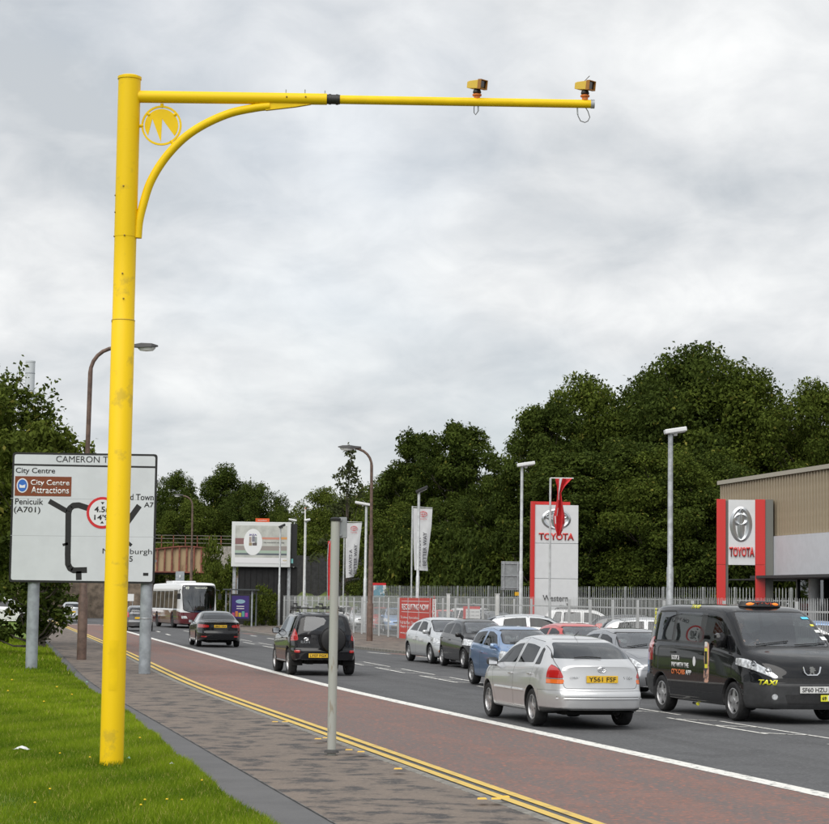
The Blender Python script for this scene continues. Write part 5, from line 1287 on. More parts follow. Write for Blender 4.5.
text(bus, 'Newcraighall', (1.345, .22, 2.6), m_disp_t, h=.13, w=.8, rot=(PI / 2, 0, PI / 2), bold=.02); text(bus, '49', (1.345, -.68, 2.6), m_disp_t, h=.19, rot=(PI / 2, 0, PI / 2), bold=.03)
b = MB(); b.box((.75, -.5, 1.0), (.5, .5, 1.0)); b.box((.3, -.5, 1.5), (.12, .5, .7)); b.obj('driver_seat', m_seat, bus, bevel=.05)
b = MB(); b.box((1.45, 0, 1.0), (.2, 2.0, .25)); b.obj('dashboard', M('bus_blue', (.03, .06, .22), .6), bus)
for sd in (1, -1):
    b = MB(); b.tube([(1.5, sd * 1.15, 2.5), (1.95, sd * 1.32, 2.45), (1.95, sd * 1.34, 2.2)], .025, 6); b.box((1.95, sd * 1.34, 2.05), (.12, .2, .36)); b.obj('wing_mirror', m_black, bus)
for y, a in ((.5, .3), (-.3, .3)):
    MB().tube([(1.93, y, 1.05), (1.90, y - .45, 1.8)], .014, 5).obj('wiper', m_black, bus)
h_, n_ = B.hit if False else (None, None), None
MB().bbox(-5.5, -3.2, -.8, .8, 2.93, 3.08).obj('roof_pod', paint('paint_bus_white', (.76, .77, .78)), bus, bevel=.06)
MB().box((1.935, .86, .70), (.05, .16, .10)).obj('lit_indicator', M('indicator_lit', (1.0, .32, .03), .3, emit=3.0), bus, bevel=.02)
plate(bus, (1.97, 0, .55), 'SN12', m_plate_w, PI / 2)
# ================================================================ STREET FURNITURE AND BUILDINGS
m_yellow = M('yellow_paint', (0.83, 0.55, 0.004), 0.5, spec=.25, col2=(0.62, 0.42, 0.02), vscale=3.0, detail=5, lo=0.34, hi=0.42, rvar=.12)
m_yellow2 = M('yellow_paint_fresh', (0.84, 0.56, 0.004), 0.5, spec=.25, var=.05, vscale=3)
m_galv = M('galvanised', (0.36, 0.38, 0.40), 0.5, metal=.3, var=.18, vscale=7)
m_galv_l = M('galvanised_light', (0.52, 0.54, 0.55), 0.5, metal=.25, var=.12, vscale=5)
m_post = M('painted_grey_post', (0.30, 0.33, 0.36), 0.55, var=.15, vscale=4)
m_brown = M('brown_pole_paint', (0.125, 0.080, 0.062), 0.65, var=.25, vscale=5)
m_signface = M('sign_white', (0.60, 0.63, 0.66), 0.42, var=.03, vscale=1.5)
m_signback = M('sign_back_grey', (0.26, 0.28, 0.29), 0.6, var=.1)
m_brownsign = M('sign_brown', (0.19, 0.045, 0.012), .45); m_redsign = M('sign_red', (.58, .02, .025), .45); m_bluesign = M('sign_blue', (.03, .14, .50), .45)
m_lens = M('dark_lens', (.015, .008, .008), .1, coat=1); m_orange = M('orange_paint', (.62, .17, .02), .5)
m_lampglass = M('lamp_diffuser', (.62, .63, .62), .3)
m_cable = M('cable', (.10, .10, .10), .6)

# ---- yellow camera column ------------------------------------------------------
CY = COLUMN.y
col = thing('camera_column', 'tall yellow steel column with cantilever arm reaching over the road', 'camera pole', (COLUMN.x, COLUMN.y, 0.0))
CI = inv(col)
def cl(px, py, Y=None): return CI @ at(px, py, Y or CY)
ztop = cl(128, 77).z; zj1 = cl(122, 237).z; zj2 = cl(119, 320).z
xs_ = lambda z: (cl(128.3, 77).x) * 0                       # the column stands plumb
b = MB(); b.lathe([(.138, -.2), (.138, zj2 - .01), (.131, zj2), (.131, zj1 - .004)], 28, 'z'); b.obj('shaft', m_yellow, col, smooth=True)
b = MB(); b.lathe([(.125, zj1 - .01), (.134, zj1), (.134, ztop - .03), (.134, ztop - .03)], 28, 'z'); b.obj('upper_sleeve', m_yellow, col, smooth=True)
b = MB(); b.lathe([(.13, ztop - .03), (.143, ztop - .03), (.143, ztop), (.10, ztop + .018), (0, ztop + .02)], 28, 'z'); b.obj('cap', m_yellow2, col, smooth=True)
b = MB(); b.lathe([(.138, zj2 - .012), (.1415, zj2 - .006), (.138, zj2)], 28, 'z'); b.obj('joint_ring', M('yellow_shade_ring', (.45, .29, .02), .5), col)
bolt = MB(); bolt.lathe([(0, -.012), (.009, -.010), (.011, 0)], 8, 'y'); bme = bolt.mesh('bolt'); bme.materials.append(M('bolt_steel', (.25, .16, .03), .5))
for (px, py) in ((115, 237), (126, 237), (116, 213), (116, 196), (125, 188), (125, 300), (113, 322), (124, 275)):
    q = cl(px, py); a = math.asin(max(-.95, min(.95, q.x / .134)))
    link_mesh('bolt', bme, None, col, (.134 * math.sin(a), -.134 * math.cos(a), q.z), (0, 0, a))
# access door in the shaft
b = MB(); n = 6; a0 = -.5; vs = []
for k in range(n + 1):
    a = a0 + .75 * k / n
    for z in (cl(119, 690).z, cl(119, 640).z): vs.append((.1395 * math.sin(a + .2), -.1395 * math.cos(a + .2), z))
b.add(vs, [(2 * k, 2 * k + 2, 2 * k + 3, 2 * k + 1) for k in range(n)]); b.obj('access_door', m_yellow2, col, smooth=True)
pA, pB, pC, pD = cl(128, 96.5), cl(327, 99.2), cl(340, 99.6), cl(592, 104)
dv = (pD - pA).normalized()
b = MB(); b.tube([pA, pB], [.074, .068], 20); b.obj('arm', m_yellow, col, smooth=True)
b = MB(); b.tube([pB, pC], [.058, .058], 18); b.tube([pB + dv * .02, pB + dv * .05], [.064, .064], 18); b.tube([pC - dv * .05, pC - dv * .02], [.064, .064], 18); b.obj('coupling', m_black, col, smooth=True)
b = MB(); b.tube([pC, pD], [.053, .050], 18); b.obj('arm_extension', m_yellow2, col, smooth=True)
b = MB(); b.tube([pD - dv * .015, pD + dv * .03], [.054, .054], 18); b.obj('end_cap', m_galv, col, smooth=True)
for (px, py) in ((286, 92), (305, 92), (325, 93)):
    q = cl(px, py); b = MB(); b.tube([q + Vector((0, 0, -.02)), q + Vector((0, 0, .03))], .008, 6); b.obj('stud', m_galv, col)
for (px, py) in ((287, 98), (306, 98)):
    q = cl(px, py); link_mesh('bolt', bme, None, col, (q.x, q.y - .07, q.z))
bpts = [(137.6, 238), (139, 222), (143, 205), (150.5, 182), (164.5, 158.8), (183.5, 138.4), (205, 124), (230.6, 113), (255.6, 107.7), (270, 106)]
b = MB(); b.tube(smooth_path([cl(x, y) for x, y in bpts], 5), .050, 14); b.obj('curved_brace', m_yellow2, col, smooth=True)
q0, q1, q2, q3 = cl(262, 103), cl(311, 104.5), cl(296, 107), cl(266, 110.5)
b = MB(); b.prism([(v.x, v.z) for v in (q0, q1, q2, q3)], Matrix(((1, 0, 0, 0), (0, 0, 1, q0.y - .03), (0, 1, 0, 0), (0, 0, 0, 1))), .06); b.obj('gusset', m_yellow2, col)
ec = cl(161.5, 125.5); er = 20.5 / FPX * CY
FR = Matrix(((1, 0, 0, ec.x), (0, 0, -1, ec.y + .012), (0, 1, 0, ec.z), (0, 0, 0, 1)))
b = MB(); n = 40; vs = []
for k in range(n):
    a = 2 * PI * k / n
    for (r_, w_) in ((er, -.0), (er, .024), (er * .905, .024), (er * .905, 0)): vs.append(FR @ Vector((r_ * math.cos(a), r_ * math.sin(a), w_)))
b.add(vs, [(4 * k + j, 4 * ((k + 1) % n) + j, 4 * ((k + 1) % n) + (j + 1) % 4, 4 * k + (j + 1) % 4) for k in range(n) for j in range(4)])
b.obj('emblem_ring', m_yellow2, col)
R = er * .83; arc = [(R * math.cos(a), R * math.sin(a)) for a in np.linspace(math.radians(-38), math.radians(218), 34)]
b = MB(); b.prism(arc + [(-.56 * R, .40 * R), (-.01 * R, -1.02 * R), (.03 * R, .40 * R)], FR, .02); b.obj('emblem_figure', m_yellow2, col)
for a in (90, 182, -58, 40, 140):
    a = math.radians(a); c_, s_ = math.cos(a), math.sin(a); inner = .80 if abs(a - math.radians(90)) > .1 and a not in (math.radians(182), math.radians(-58)) else .9
    p0 = FR @ Vector((er * inner * c_, er * inner * s_, .012)); p1 = FR @ Vector((er * (1.10 if inner > .85 else .93) * c_, er * (1.10 if inner > .85 else .93) * s_, .012)); b = MB(); b.tube([p0, p1], .022, 6); b.obj('emblem_tab', m_yellow2, col)

def traffic_camera(px, py, label, extra):
    base = at(px, py + 11, CY); t = thing('traffic_camera', label, 'camera', base, 0.0, 'yellow cameras on the cantilever arm'); t.scale = (.74, .74, .74)
    s = CY / FPX                                        # metres per pixel at the arm
    b = MB(); b.lathe([(.05, -.04), (.05, .02), (.075, .02), (.075, .045), (.045, .05), (.04, .07)], 16, 'z'); b.obj('mount', m_orange, t, smooth=True)
    b = MB(); b.lathe([(.055, .055), (.07, .075), (.06, .11), (.05, .125)], 12, 'z'); b.obj('tilt_head', m_black, t, smooth=True)
    d = Vector((.70, -.70, -.12)).normalized(); q = d.to_track_quat('X', 'Z').to_matrix()
    b = MB(); L_ = .30
    sec = [(-.16, .060, .050), (-.10, .068, .062), (.12, .074, .072)]
    vs = []
    for (x, hy, hz) in sec:
        vs += [q @ Vector((x, -hy, -hz)), q @ Vector((x, hy, -hz)), q @ Vector((x, hy, hz)), q @ Vector((x, -hy, hz))]
    c = Vector((-.01, 0, .20)); vs = [v + c for v in vs]
    b.add(vs, [(3, 2, 1, 0)] + [(4 * k + j, 4 * k + (j + 1) % 4, 4 * k + 4 + (j + 1) % 4, 4 * k + 4 + j) for k in range(2) for j in range(4)] + [(8, 9, 10, 11)])
    h = b.obj('housing', M('camera_yellow', (.66, .45, .06), .5), t, bevel=.008)
    b = MB()
    for (y0, y1, z0, z1) in ((-.08, .08, .066, .078), (-.08, .08, -.078, -.066), (-.082, -.07, -.078, .078), (.07, .082, -.078, .078)):
        vs = [q @ Vector((x, y, z)) + c for x in (.10, .17) for y in (y0, y1) for z in (z0, z1)]
        b.add(vs, [(0, 1, 3, 2), (4, 6, 7, 5), (0, 4, 5, 1), (2, 3, 7, 6), (0, 2, 6, 4), (1, 5, 7, 3)])
    o = b.obj('hood', M('hood_brown', (.34, .15, .025), .55), t)
    b = MB(); vs = [q @ Vector((.135, y, z)) + c for (y, z) in ((-.07, -.066), (.07, -.066), (.07, .066), (-.07, .066))]; b.add(vs, [(0, 1, 2, 3)]); b.obj('lens_window', m_lens, t)
    if extra: b = MB(); b.tube([q @ Vector((-.02, 0, .07)) + c, q @ Vector((.09, 0, .16)) + c], .006, 5); b.obj('antenna', m_cable, t)
    return t, base
t1, bs = traffic_camera(477, 86, 'yellow camera on the arm, nearer the middle, with narrow cable loop', None)
b = MB(); b.tube([at(x, y, CY) - bs for x, y in ((474, 104), (473, 112), (473, 118), (475, 121), (478, 117), (479, 109), (479, 105))], .008, 6); b.obj('cable_loop', m_cable, t1, smooth=True)
b = MB(); b.tube([at(x, y, CY) - bs for x, y in ((478.5, 105), (478.6, 116))], .014, 6); b.obj('cable_gland', m_galv, t1)
t2, bs = traffic_camera(585, 87, 'yellow camera at the tip of the arm with a thin aerial and wide cable loop', [1])
b = MB(); b.tube([at(x, y, CY) - bs for x, y in ((584, 108), (589, 116), (591.5, 124), (589, 129), (585, 131), (579, 129), (575.5, 122), (575, 112))], .008, 6); b.obj('cable_loop', m_cable, t2, smooth=True)
b = MB(); b.tube([at(x, y, CY) - bs for x, y in ((574.5, 108), (575, 120))], .014, 6); b.obj('cable_gland', m_galv, t2)

# ---- direction sign --------------------------------------------------------------
SY = 55.0
s0 = at(83, 590, SY); sg = thing('direction_sign', 'large white map-type direction sign on two grey posts at the verge', 'road sign', (s0.x, SY, 0.05)); SI = inv(sg)
def sl(px, py, off=0.0): v = SI @ at(px, py, SY); return Vector((v.x, v.y - off, v.z))
def slab(parent, name, pts, off, th, mat, bevel=0, fn=None):
    fn = fn or sl
    P = [fn(x, y) for x, y in pts]; b = MB(); y0 = P[0].y
    b.prism([(v.x, v.z) for v in P], Matrix(((1, 0, 0, 0), (0, 0, -1, y0 - off), (0, 1, 0, 0), (0, 0, 0, 1))), th)
    return b.obj(name, mat, parent)
cor = [(9.2, 582), (153.6, 584), (158.4, 456), (12.4, 453)]
c0, c1 = sl(83, 583), sl(83, 453.2); wv = (sl(156, 520) - sl(10.8, 518)).x; cx_ = (sl(156, 520).x + sl(10.8, 518).x) / 2
zb_, zt_ = c0.z, c1.z
F4 = lambda off: Matrix(((1, 0, 0, 0), (0, 0, -1, -off), (0, 1, 0, 0), (0, 0, 0, 1)))
b = MB(); b.prism(round_poly([(cx_ - wv / 2, zb_), (cx_ + wv / 2, zb_), (cx_ + wv / 2, zt_), (cx_ - wv / 2, zt_)], .08), F4(-.02), .03); b.obj('border', m_ink, sg)
b = MB(); g = .055; b.prism(round_poly([(cx_ - wv / 2 + g, zb_ + g), (cx_ + wv / 2 - g, zb_ + g), (cx_ + wv / 2 - g, zt_ - g), (cx_ - wv / 2 + g, zt_ - g)], .06), F4(.011), .008); b.obj('sign_face', m_signface, sg)
def bar(pts, w, off=.020, mat=m_ink, name='route_line'):
    P = [sl(x, y) for x, y in pts]; b = MB()
    for a, c in zip(P[:-1], P[1:]):
        d = (c - a); d.y = 0; ln = d.length; d.normalize(); nn = Vector((-d.z, 0, d.x)) * w / 2
        q = [a - nn, a + nn, c + nn, c - nn]
        b.add([(v.x, -off, v.z) for v in q], [(0, 1, 2, 3)])
    for c in P[1:-1]: b.add([(c.x + w / 2 * math.cos(t), -off - .0005, c.z + w / 2 * math.sin(t)) for t in np.linspace(0, 2 * PI, 14)[:-1]], [tuple(range(13))])
    # give the strip its thickness
    v = list(b.v); k = len(v); b.v += [(x, y + .004, z) for x, y, z in v]
    b.f += [tuple(i + k for i in reversed(f)) for f in list(b.f)]; b.mi = [0] * len(b.f)
    return b.obj(name, mat, sg)
bar([(13, 464.6), (157, 467.3)], .05, name='heading_line')
z_ = 170 / 829.0
zz = lambda x, y: (x * z_ + 0, y * 160 / 780.0 + 440)       # reading of the enlarged sign
bar([zz(240, 298), zz(335, 352)], .135)
bar([zz(440, 336), zz(385, 318), zz(358, 320), zz(340, 335), zz(334, 360), zz(333, 460), zz(331, 560), zz(332, 605), zz(342, 626), zz(360, 636), zz(425, 634)], .155)
bar([zz(384, 640), zz(385, 683)], .15); bar([zz(306, 512), zz(332, 505)], .07)
bar([zz(680, 320), zz(600, 430), zz(560, 450)], .155); bar([zz(642, 515), zz(600, 480), zz(560, 450)], .085)
def sp_(txt, x0, y0, x1, y1, mat=m_ink, off=.020, bold=.010):
    if 'M' in txt: bold = 0.0
    a, c = sl(*zz(x0, y1)), sl(*zz(x1, y0)); text(sg, txt, ((a.x + c.x) / 2, -off, (a.z + c.z) / 2), mat, h=abs(c.z - a.z), w=abs(c.x - a.x), bold=bold)
sp_('CAMERON TOLL', 274, 82, 610, 108); sp_('City Centre', 77, 137, 270, 168); sp_('Penicuik', 74, 286, 212, 314); sp_('(A701)', 68, 326, 198, 360); sp_('Old Town', 596, 264, 750, 292); sp_('A7', 703, 304, 750, 328)
sp_('Musselburgh', 500, 532, 742, 562); sp_('A195', 560, 566, 648, 592)
a, c = sl(*zz(72, 272)), sl(*zz(350, 180)); b = MB(); b.prism([(a.x, a.z), (c.x, a.z), (c.x, c.z), (a.x, c.z)], F4(.019), .005); b.obj('brown_panel', m_brownsign, sg)
sp_('City Centre', 150, 196, 340, 228, m_vinyl_w, .025); sp_('Attractions', 152, 230, 338, 260, m_vinyl_w, .025)
c = sl(*zz(110, 222)); b = MB(); b.prism(circle(c.x, c.z, .15, 24, .19), F4(.024), .004); o = b.obj('badge_rim', m_vinyl_w, sg); b = MB(); b.prism(circle(c.x, c.z, .122, 24, .16), F4(.028), .003); b.obj('badge_disc', m_bluesign, sg)
b = MB(); b.prism([(c.x - .07, c.z - .06), (c.x + .07, c.z - .06), (c.x + .08, c.z + .03), (c.x, c.z + .0), (c.x - .08, c.z + .03)], F4(.031), .002); b.obj('badge_mark', m_vinyl_w, sg)
c = sl(*zz(500, 355)); b = MB(); b.prism(circle(c.x, c.z, .415, 36), F4(.024), .004); b.obj('limit_ring', m_redsign, sg); b = MB(); b.prism(circle(c.x, c.z, .345, 36), F4(.028), .003); b.obj('limit_disc', M('sign_white_disc', (.70, .72, .74), .4), sg)
text(sg, '4.5m', (c.x + .02, -.032, c.z + .09), m_ink, h=.15, w=.46, bold=.02); text(sg, "14'9\"", (c.x + .02, -.032, c.z - .12), m_ink, h=.14, w=.46, bold=.02)
for sgn in (1, -1): b = MB(); b.prism([(c.x - .05, c.z + sgn * .28), (c.x + .05, c.z + sgn * .28), (c.x, c.z + sgn * .215)], F4(.031), .002); b.obj('limit_arrow', m_ink, sg)
for y_ in (288, 469): a_, c_ = sl(*zz(52, y_ - 3)), sl(*zz(752, y_ + 5)); b = MB(); b.add([(a_.x, -.0195, a_.z), (c_.x, -.0195, (a_.z + c_.z) / 2), (c_.x, -.0195, (a_.z + c_.z) / 2 + .012), (a_.x, -.0195, a_.z + .012)], [(0, 1, 2, 3)]); b.obj('panel_joint', M('joint_grey', (.42, .44, .46), .5), sg)
a, c = sl(*zz(698, 662)), sl(*zz(724, 648)); b = MB(); b.prism([(a.x, a.z), (c.x, a.z), (c.x, c.z), (a.x, c.z)], F4(.019), .003); b.obj('maker_plate', m_ink, sg)
for (px, py) in ((30, 667), (143.5, 674)):
    q = sl(px, py); z0 = -.15
    b = MB(); b.lathe([(.155, -.3), (.155, zt_ - .3), (.10, zt_ - .28), (0, zt_ - .28)], 20, 'z', c=(q.x, .185, 0)); b.obj('post', m_post, sg, smooth=True)
    for zc_ in (zb_ + .6, zt_ - .7): b = MB(); b.box((q.x, .10, zc_), (.5, .14, .06)); b.obj('clip', m_galv, sg)
    if px > 100: b = MB(); b.lathe([(.158, zb_ - .92), (.165, zb_ - .90), (.158, zb_ - .88)], 20, 'z', c=(q.x, .185, 0)); b.obj('band', m_galv, sg)
for zc_ in np.linspace(zb_ + .4, zt_ - .4, 4): b = MB(); b.box((cx_, .04, zc_), (wv - .2, .05, .05)); b.obj('rail', m_galv, sg)

# ---- street lamps --------------------------------------------------------------------
def street_lamp(base, h, arm, aside, label, mat, r0=.10, head=(.9, .28, .15), dirv=(1, 0), tall=.55):
    t = thing('street_lamp', label, 'street lamp', base, math.atan2(dirv[1], dirv[0]), 'brown street lamps with curved arms')
    b = MB(); hs = h * tall; b.tube([(0, 0, -.3), (0, 0, hs * .35), (0, 0, hs * .36), (0, 0, hs)], [r0 * 1.25, r0 * 1.25, r0, r0 * .9], 14); b.obj('base_column', mat, t, smooth=True)
    rb = .8; pts = [(0, 0, hs - .02), (0.03, 0, h - rb)] + [(rb - rb * math.cos(a) + .03, 0, h - rb + rb * math.sin(a)) for a in np.linspace(.2, PI / 2, 6)] + [(arm - head[0], 0, h + .06)]
    b = MB(); b.tube(pts, [r0 * .62] * 2 + [r0 * .52] * (len(pts) - 3) + [r0 * .42], 10); b.obj('arm', mat, t, smooth=True)
    b = MB(); hl, hw, hh = head; sec = []
    for x, w, z0, z1 in ((0, .05, -.03, .05), (.25, .09, -.04, .07), (.45, .14, -.05, .10), (.8, .14, -.03, .09), (1, .06, 0, .04)):
        sec += [(arm - hl + x * hl, -w * hw / .28, h + .06 + z0), (arm - hl + x * hl, w * hw / .28, h + .06 + z0), (arm - hl + x * hl, w * .8 * hw / .28, h + .06 + z1), (arm - hl + x * hl, -w * .8 * hw / .28, h + .06 + z1)]
    fs = [(0, 1, 2, 3), (19, 18, 17, 16)] + [(4 * k + j, 4 * k + 4 + j, 4 * k + 4 + (j + 1) % 4, 4 * k + (j + 1) % 4) for k in range(4) for j in range(4)]
    b.add(sec, fs); b.obj('lamp_head', M('lamp_head_dark', (.05, .05, .052), .5), t, bevel=.01)
    b = MB(); b.lathe([(0, -.12), (.09, -.10), (.125, -.02), (.125, .02)], 14, 'z'); o = b.obj('lamp_bowl', m_lampglass, t, smooth=True, loc=(arm - hl * .38, 0, h + .02)); o.scale = (hl * .30 / .125, .95, 1)
    return t
p = gnd(81.5, 658, .1); hz = at(96, 346, p.y).z; ex = at(158, 347, p.y).x
street_lamp((p.x, p.y, .1), hz - .15, ex - p.x, 1, 'brown street lamp standing behind the large direction sign', m_brown, .12, (.95, .32, .16))
p = gnd(369.5, 641, .1); hz = at(374, 449, p.y).z; ex = at(338, 446, p.y).x
street_lamp((p.x, p.y, .1), hz - .1, p.x - ex, 1, 'brown street lamp in front of the pale fence beside the red banner', m_brown, .12, (1.1, .3, .16), (-1, 0))
p = at(191, 584, 170); hz = at(191, 496, 170).z; street_lamp((p.x, 170, .1), hz - .1, 1.6, 1, 'slim brown lamp in front of the steel bridge', m_brown, .12, (.8, .26, .14), (-1, .1))

def flood_lamp(px, py_head, Y, head_px, kind, label, base_z=.1, w=.11, mat=m_galv_l):
    q = at(px, py_head, Y); t = thing('forecourt_lamp', label, 'lamp post', (q.x, Y, base_z), 0, 'grey forecourt lamps with flat heads')
    h = q.z - base_z; hw = head_px * Y / FPX
    b = MB(); b.tube([(0, 0, -.2), (0, 0, h * .42), (0, 0, h * .425), (0, 0, h)], [w * .62, w * .62, w * .5, w * .45], 12); b.obj('pole', mat, t, smooth=True)
    b = MB(); sgn = 1 if kind != 'left' else -1
    mt = M('lamp_head_white', (.72, .73, .74), .4) if kind in ('white', 'left') else m_black
    tilt = Matrix.Rotation(-sgn * .16 if kind != 'black' else -.45, 3, 'Y')
    b.box((0, 0, .08), (hw, .42, .14), mat=tilt); b.box((0, 0, -.02), (.12, .12, .14)); o = b.obj('lamp_head', mt, t, bevel=.03)
    b = MB(); b.box((sgn * .05, 0, .003), (hw * .72, .30, .02), mat=tilt); b.obj('lamp_glass', m_lampglass, o)
    o.location = (sgn * hw * .22, 0, h)
    return t
flood_lamp(670.5, 433, 66, 22, 'white', 'tall grey lamp post with white flat head before the dealership wood', w=.17, mat=m_galv)
flood_lamp(522, 466, 88, 18, 'white', 'grey lamp post with white head left of the pylon', w=.13)
flood_lamp(366.5, 505, 124, 16, 'left', 'grey lamp post with white head beside the left flag', w=.17)
flood_lamp(419, 491, 107, 13, 'black', 'grey pole with black floodlight in front of the right flag', w=.15)
flood_lamp(280.5, 527, 148, 7, 'black', 'thin grey pole with small black floodlight before the billboard', w=.13)
flood_lamp(306, 521, 150, 6, 'white', 'thin grey pole with small head behind the grey roadside post', w=.12)
flood_lamp(294.5, 521, 166, 8, 'left', 'thin grey pole at the right edge of the billboard', w=.12)

# ---- roadside posts -----------------------------------------------------------------------
p = gnd(331.5, 751, .1)
t = thing('signal_post', 'slim pale grey post with small cabinet on top standing by the kerb', 'post', (p.x, p.y, .1)); PI_ = inv(t)
pl = lambda x, y: PI_ @ at(x, y, p.y)
h = pl(336, 519).z
m_postp = M('post_paint', (0.38, 0.39, 0.36), .55, col2=(.24, .19, .13), vscale=3, detail=6, lo=.33, hi=.43, vstretch=(4, 4, .8))
b = MB(); b.lathe([(.058, -.2), (.058, h - .02), (.03, h), (0, h)], 16, 'z'); b.obj('pole', m_postp, t, smooth=True)
b = MB(); b.lathe([(.065, h - .03), (.07, h + .005), (.05, h + .02), (0, h + .025)], 14, 'z'); b.obj('cap', m_black, t, smooth=True)
c = pl(340.5, 527.5); b = MB(); b.box((c.x + .03, .10, c.z), (.10, .16, .27)); b.box((c.x - .03, .02, c.z + .10), (.1, .04, .03)); b.box((c.x - .03, .02, c.z - .10), (.1, .04, .03)); b.obj('sign_cabinet', m_signback, t, bevel=.006)
b = MB(); b.lathe([(.10, -.02), (.085, .012), (.06, .02)], 14, 'z'); b.obj('footing', m_patch, t)

# ---- palisade fences ----------------------------------------------------------------------
m_pale = M('palisade_steel', (0.50, 0.515, 0.52), .5, metal=.15, var=.05, vscale=1)
m_pale_d = M('palisade_steel_old', (0.30, 0.315, 0.31), .6, metal=.15, var=.2, vscale=3)
def palisade(name, label, A, Bv, h, z0, mat, pitch, singles_near=None, posts=2.75, rails=(.28, .84), post_h=.96, pw=.05):
    d = (Bv - A); ln = d.length; d = d / ln; ang = math.atan2(d.y, d.x)
    t = thing(name, label, 'fence', (A.x, A.y, z0), ang)
    n = int(ln / pitch)
    b = MB(); w2 = pw / 2
    pts = [(-w2, 0), (-w2 * .4, .004), (0, .001), (w2 * .4, .004), (w2, 0)]
    vs = []
    for zz_, k in ((.05, 1), (h - .1, 1), (h, .25)): vs += [(x * k, -y, zz_) for x, y in pts]
    fs = [(5 * r + j, 5 * r + j + 1, 5 * r + 6 + j, 5 * r + 5 + j) for r in (0, 1) for j in range(4)]
    b.add(vs, fs); me = b.mesh('pale'); me.materials.append(mat)
    joined = MB(); cnt = 0
    for i in range(n):
        x = (i + .5) * pitch; 
        if singles_near and n - i <= singles_near:
            o = bpy.data.objects.new('pale', me); COL.objects.link(o); o.parent = t; o.location = (x, random.uniform(-.003, .003), random.uniform(-.012, .012)); o.rotation_euler = (0, random.uniform(-.006, .006), 0)
        else: joined.add([(v[0] + x, v[1], v[2] + random.uniform(-.012, .012) * 0) for v in vs], fs)
    if joined.v: o = joined.obj('pales', mat, t); tag(o, kind='stuff')
    k = int(ln / posts) + 1
    pm = MB(); pm.box((0, -.045, h * post_h / 2), (.07, .08, h * post_h)); pme = pm.mesh('post'); pme.materials.append(mat)
    for i in range(k):
        o = bpy.data.objects.new('post', pme); COL.objects.link(o); o.parent = t; o.location = (i * posts, 0, 0)
        if i < k - 1:
            for r_ in rails:
                if ('rail', name) not in FONT_CACHE:
                    rm = MB(); rm.box((posts / 2, .025, 0), (posts, .045, .045)); q = rm.mesh('rail'); q.materials.append(mat); FONT_CACHE['rail', name] = q
                o = bpy.data.objects.new('rail', FONT_CACHE['rail', name]); COL.objects.link(o); o.parent = t; o.location = (i * posts, 0, h * r_)
    return t, d, ang
fA, fd, fang = palisade('palisade_fence', 'pale grey palisade fence running along the far pavement', FENCE_A, FENCE_B, 2.14, .1, m_pale, .155, 300)
fi = inv(fA)
palisade('side_fence', 'short end run of pale palisade fence turning back beside the bus shelter', FENCE_A + Vector((5, 8)), FENCE_A, 2.14, .1, m_pale, .155)
# heavier gate posts and see-through gate between them
def fence_pt(px): # point of the fence line seen at pixel column px
    d = ray(px, 600); k = d.x / d.y
    Y = (FENCE_A.x + FENCE_A.y * (FENCE_B.x - FENCE_A.x) / (FENCE_A.y - FENCE_B.y)) / (k + (FENCE_B.x - FENCE_A.x) / (FENCE_A.y - FENCE_B.y)); return Vector((k * Y, Y))
m_gatepost = M('gate_post_paint', (.62, .63, .62), .5, var=.08)
for px in (451, 500):
    q = fence_pt(px); t = thing('gate_post', 'square pale gate post next to the red banner' if px < 470 else 'square pale gate post in front of the traffic sign back', 'post', (q.x - .12, q.y - .14, .1), fang, 'gate posts in the fence')
    b = MB(); b.box((0, 0, 1.1), (.14, .14, 2.25)); b.obj('shaft', m_gatepost, t, bevel=.01); b = MB(); b.box((0, 0, 2.24), (.17, .17, .03)); b.obj('cap', m_gatepost, t)
B0 = at(372, 640, 122); B1 = at(735, 640, 98)
palisade('back_fence', 'taller weathered palisade fence along the foot of the wood', Vector((B0.x, B0.y)), Vector((B1.x, B1.y)), 2.75, .1, m_pale_d, .16, 300, rails=(.3, .78), post_h=1.0)
B2 = at(860, 640, 95); palisade('back_fence', 'weathered palisade fence seen under the showroom sign', Vector((B1.x, B1.y)), Vector((B2.x, B2.y)), 2.75, .1, m_pale_d, .16, None, rails=(.3, .78), post_h=1.0)

# ---- red banner on the fence, notice boards, traffic-sign back ---------------------------
m_banner = M('banner_red', (.52, .045, .030), .55, var=.05); 
def on_fence(px0, px1, y0, y1, name, label, cat, mat, th=.02, off=.06):
    a, c = fence_pt(px0), fence_pt(px1); q = (a + c) / 2; t = thing(name, label, cat, (q.x, q.y, .0), fang)
    zt = at((px0 + px1) / 2, y0, q.y).z; zb = at((px0 + px1) / 2, y1, q.y).z; w = (c - a).length
    b = MB(); b.box((0, -off, (zt + zb) / 2), (w, th, zt - zb)); b.obj('panel', mat, t)
    return t, w, zb, zt, -off - th / 2 - .004
t, w, zb, zt, yo = on_fence(401, 433, 598, 640, 'recruiting_banner', 'red recruiting banner with white lettering tied to the pale fence', 'banner', m_banner)
H_ = zt - zb
text(t, 'RECRUITING NOW', (0, yo, zb + H_ * .78), m_vinyl_w, h=H_ * .15, w=w * .84, bold=.02)
for k, (s_, f_, ww) in enumerate((('Trainee Specialists', .52, .6), ('Full & Part Time', .40, .5), ('Apply today', .30, .4), ('www.jobs.co.uk', .14, .45))): text(t, s_, (-w * .46 + w * ww / 2, yo, zb + H_ * f_), m_vinyl_w, h=H_ * .075, w=w * ww)
for f_ in (.92, .66): MB().box((0, yo, zb + H_ * f_), (w * .86, .004, .025)).obj('rule', m_vinyl_w, t)
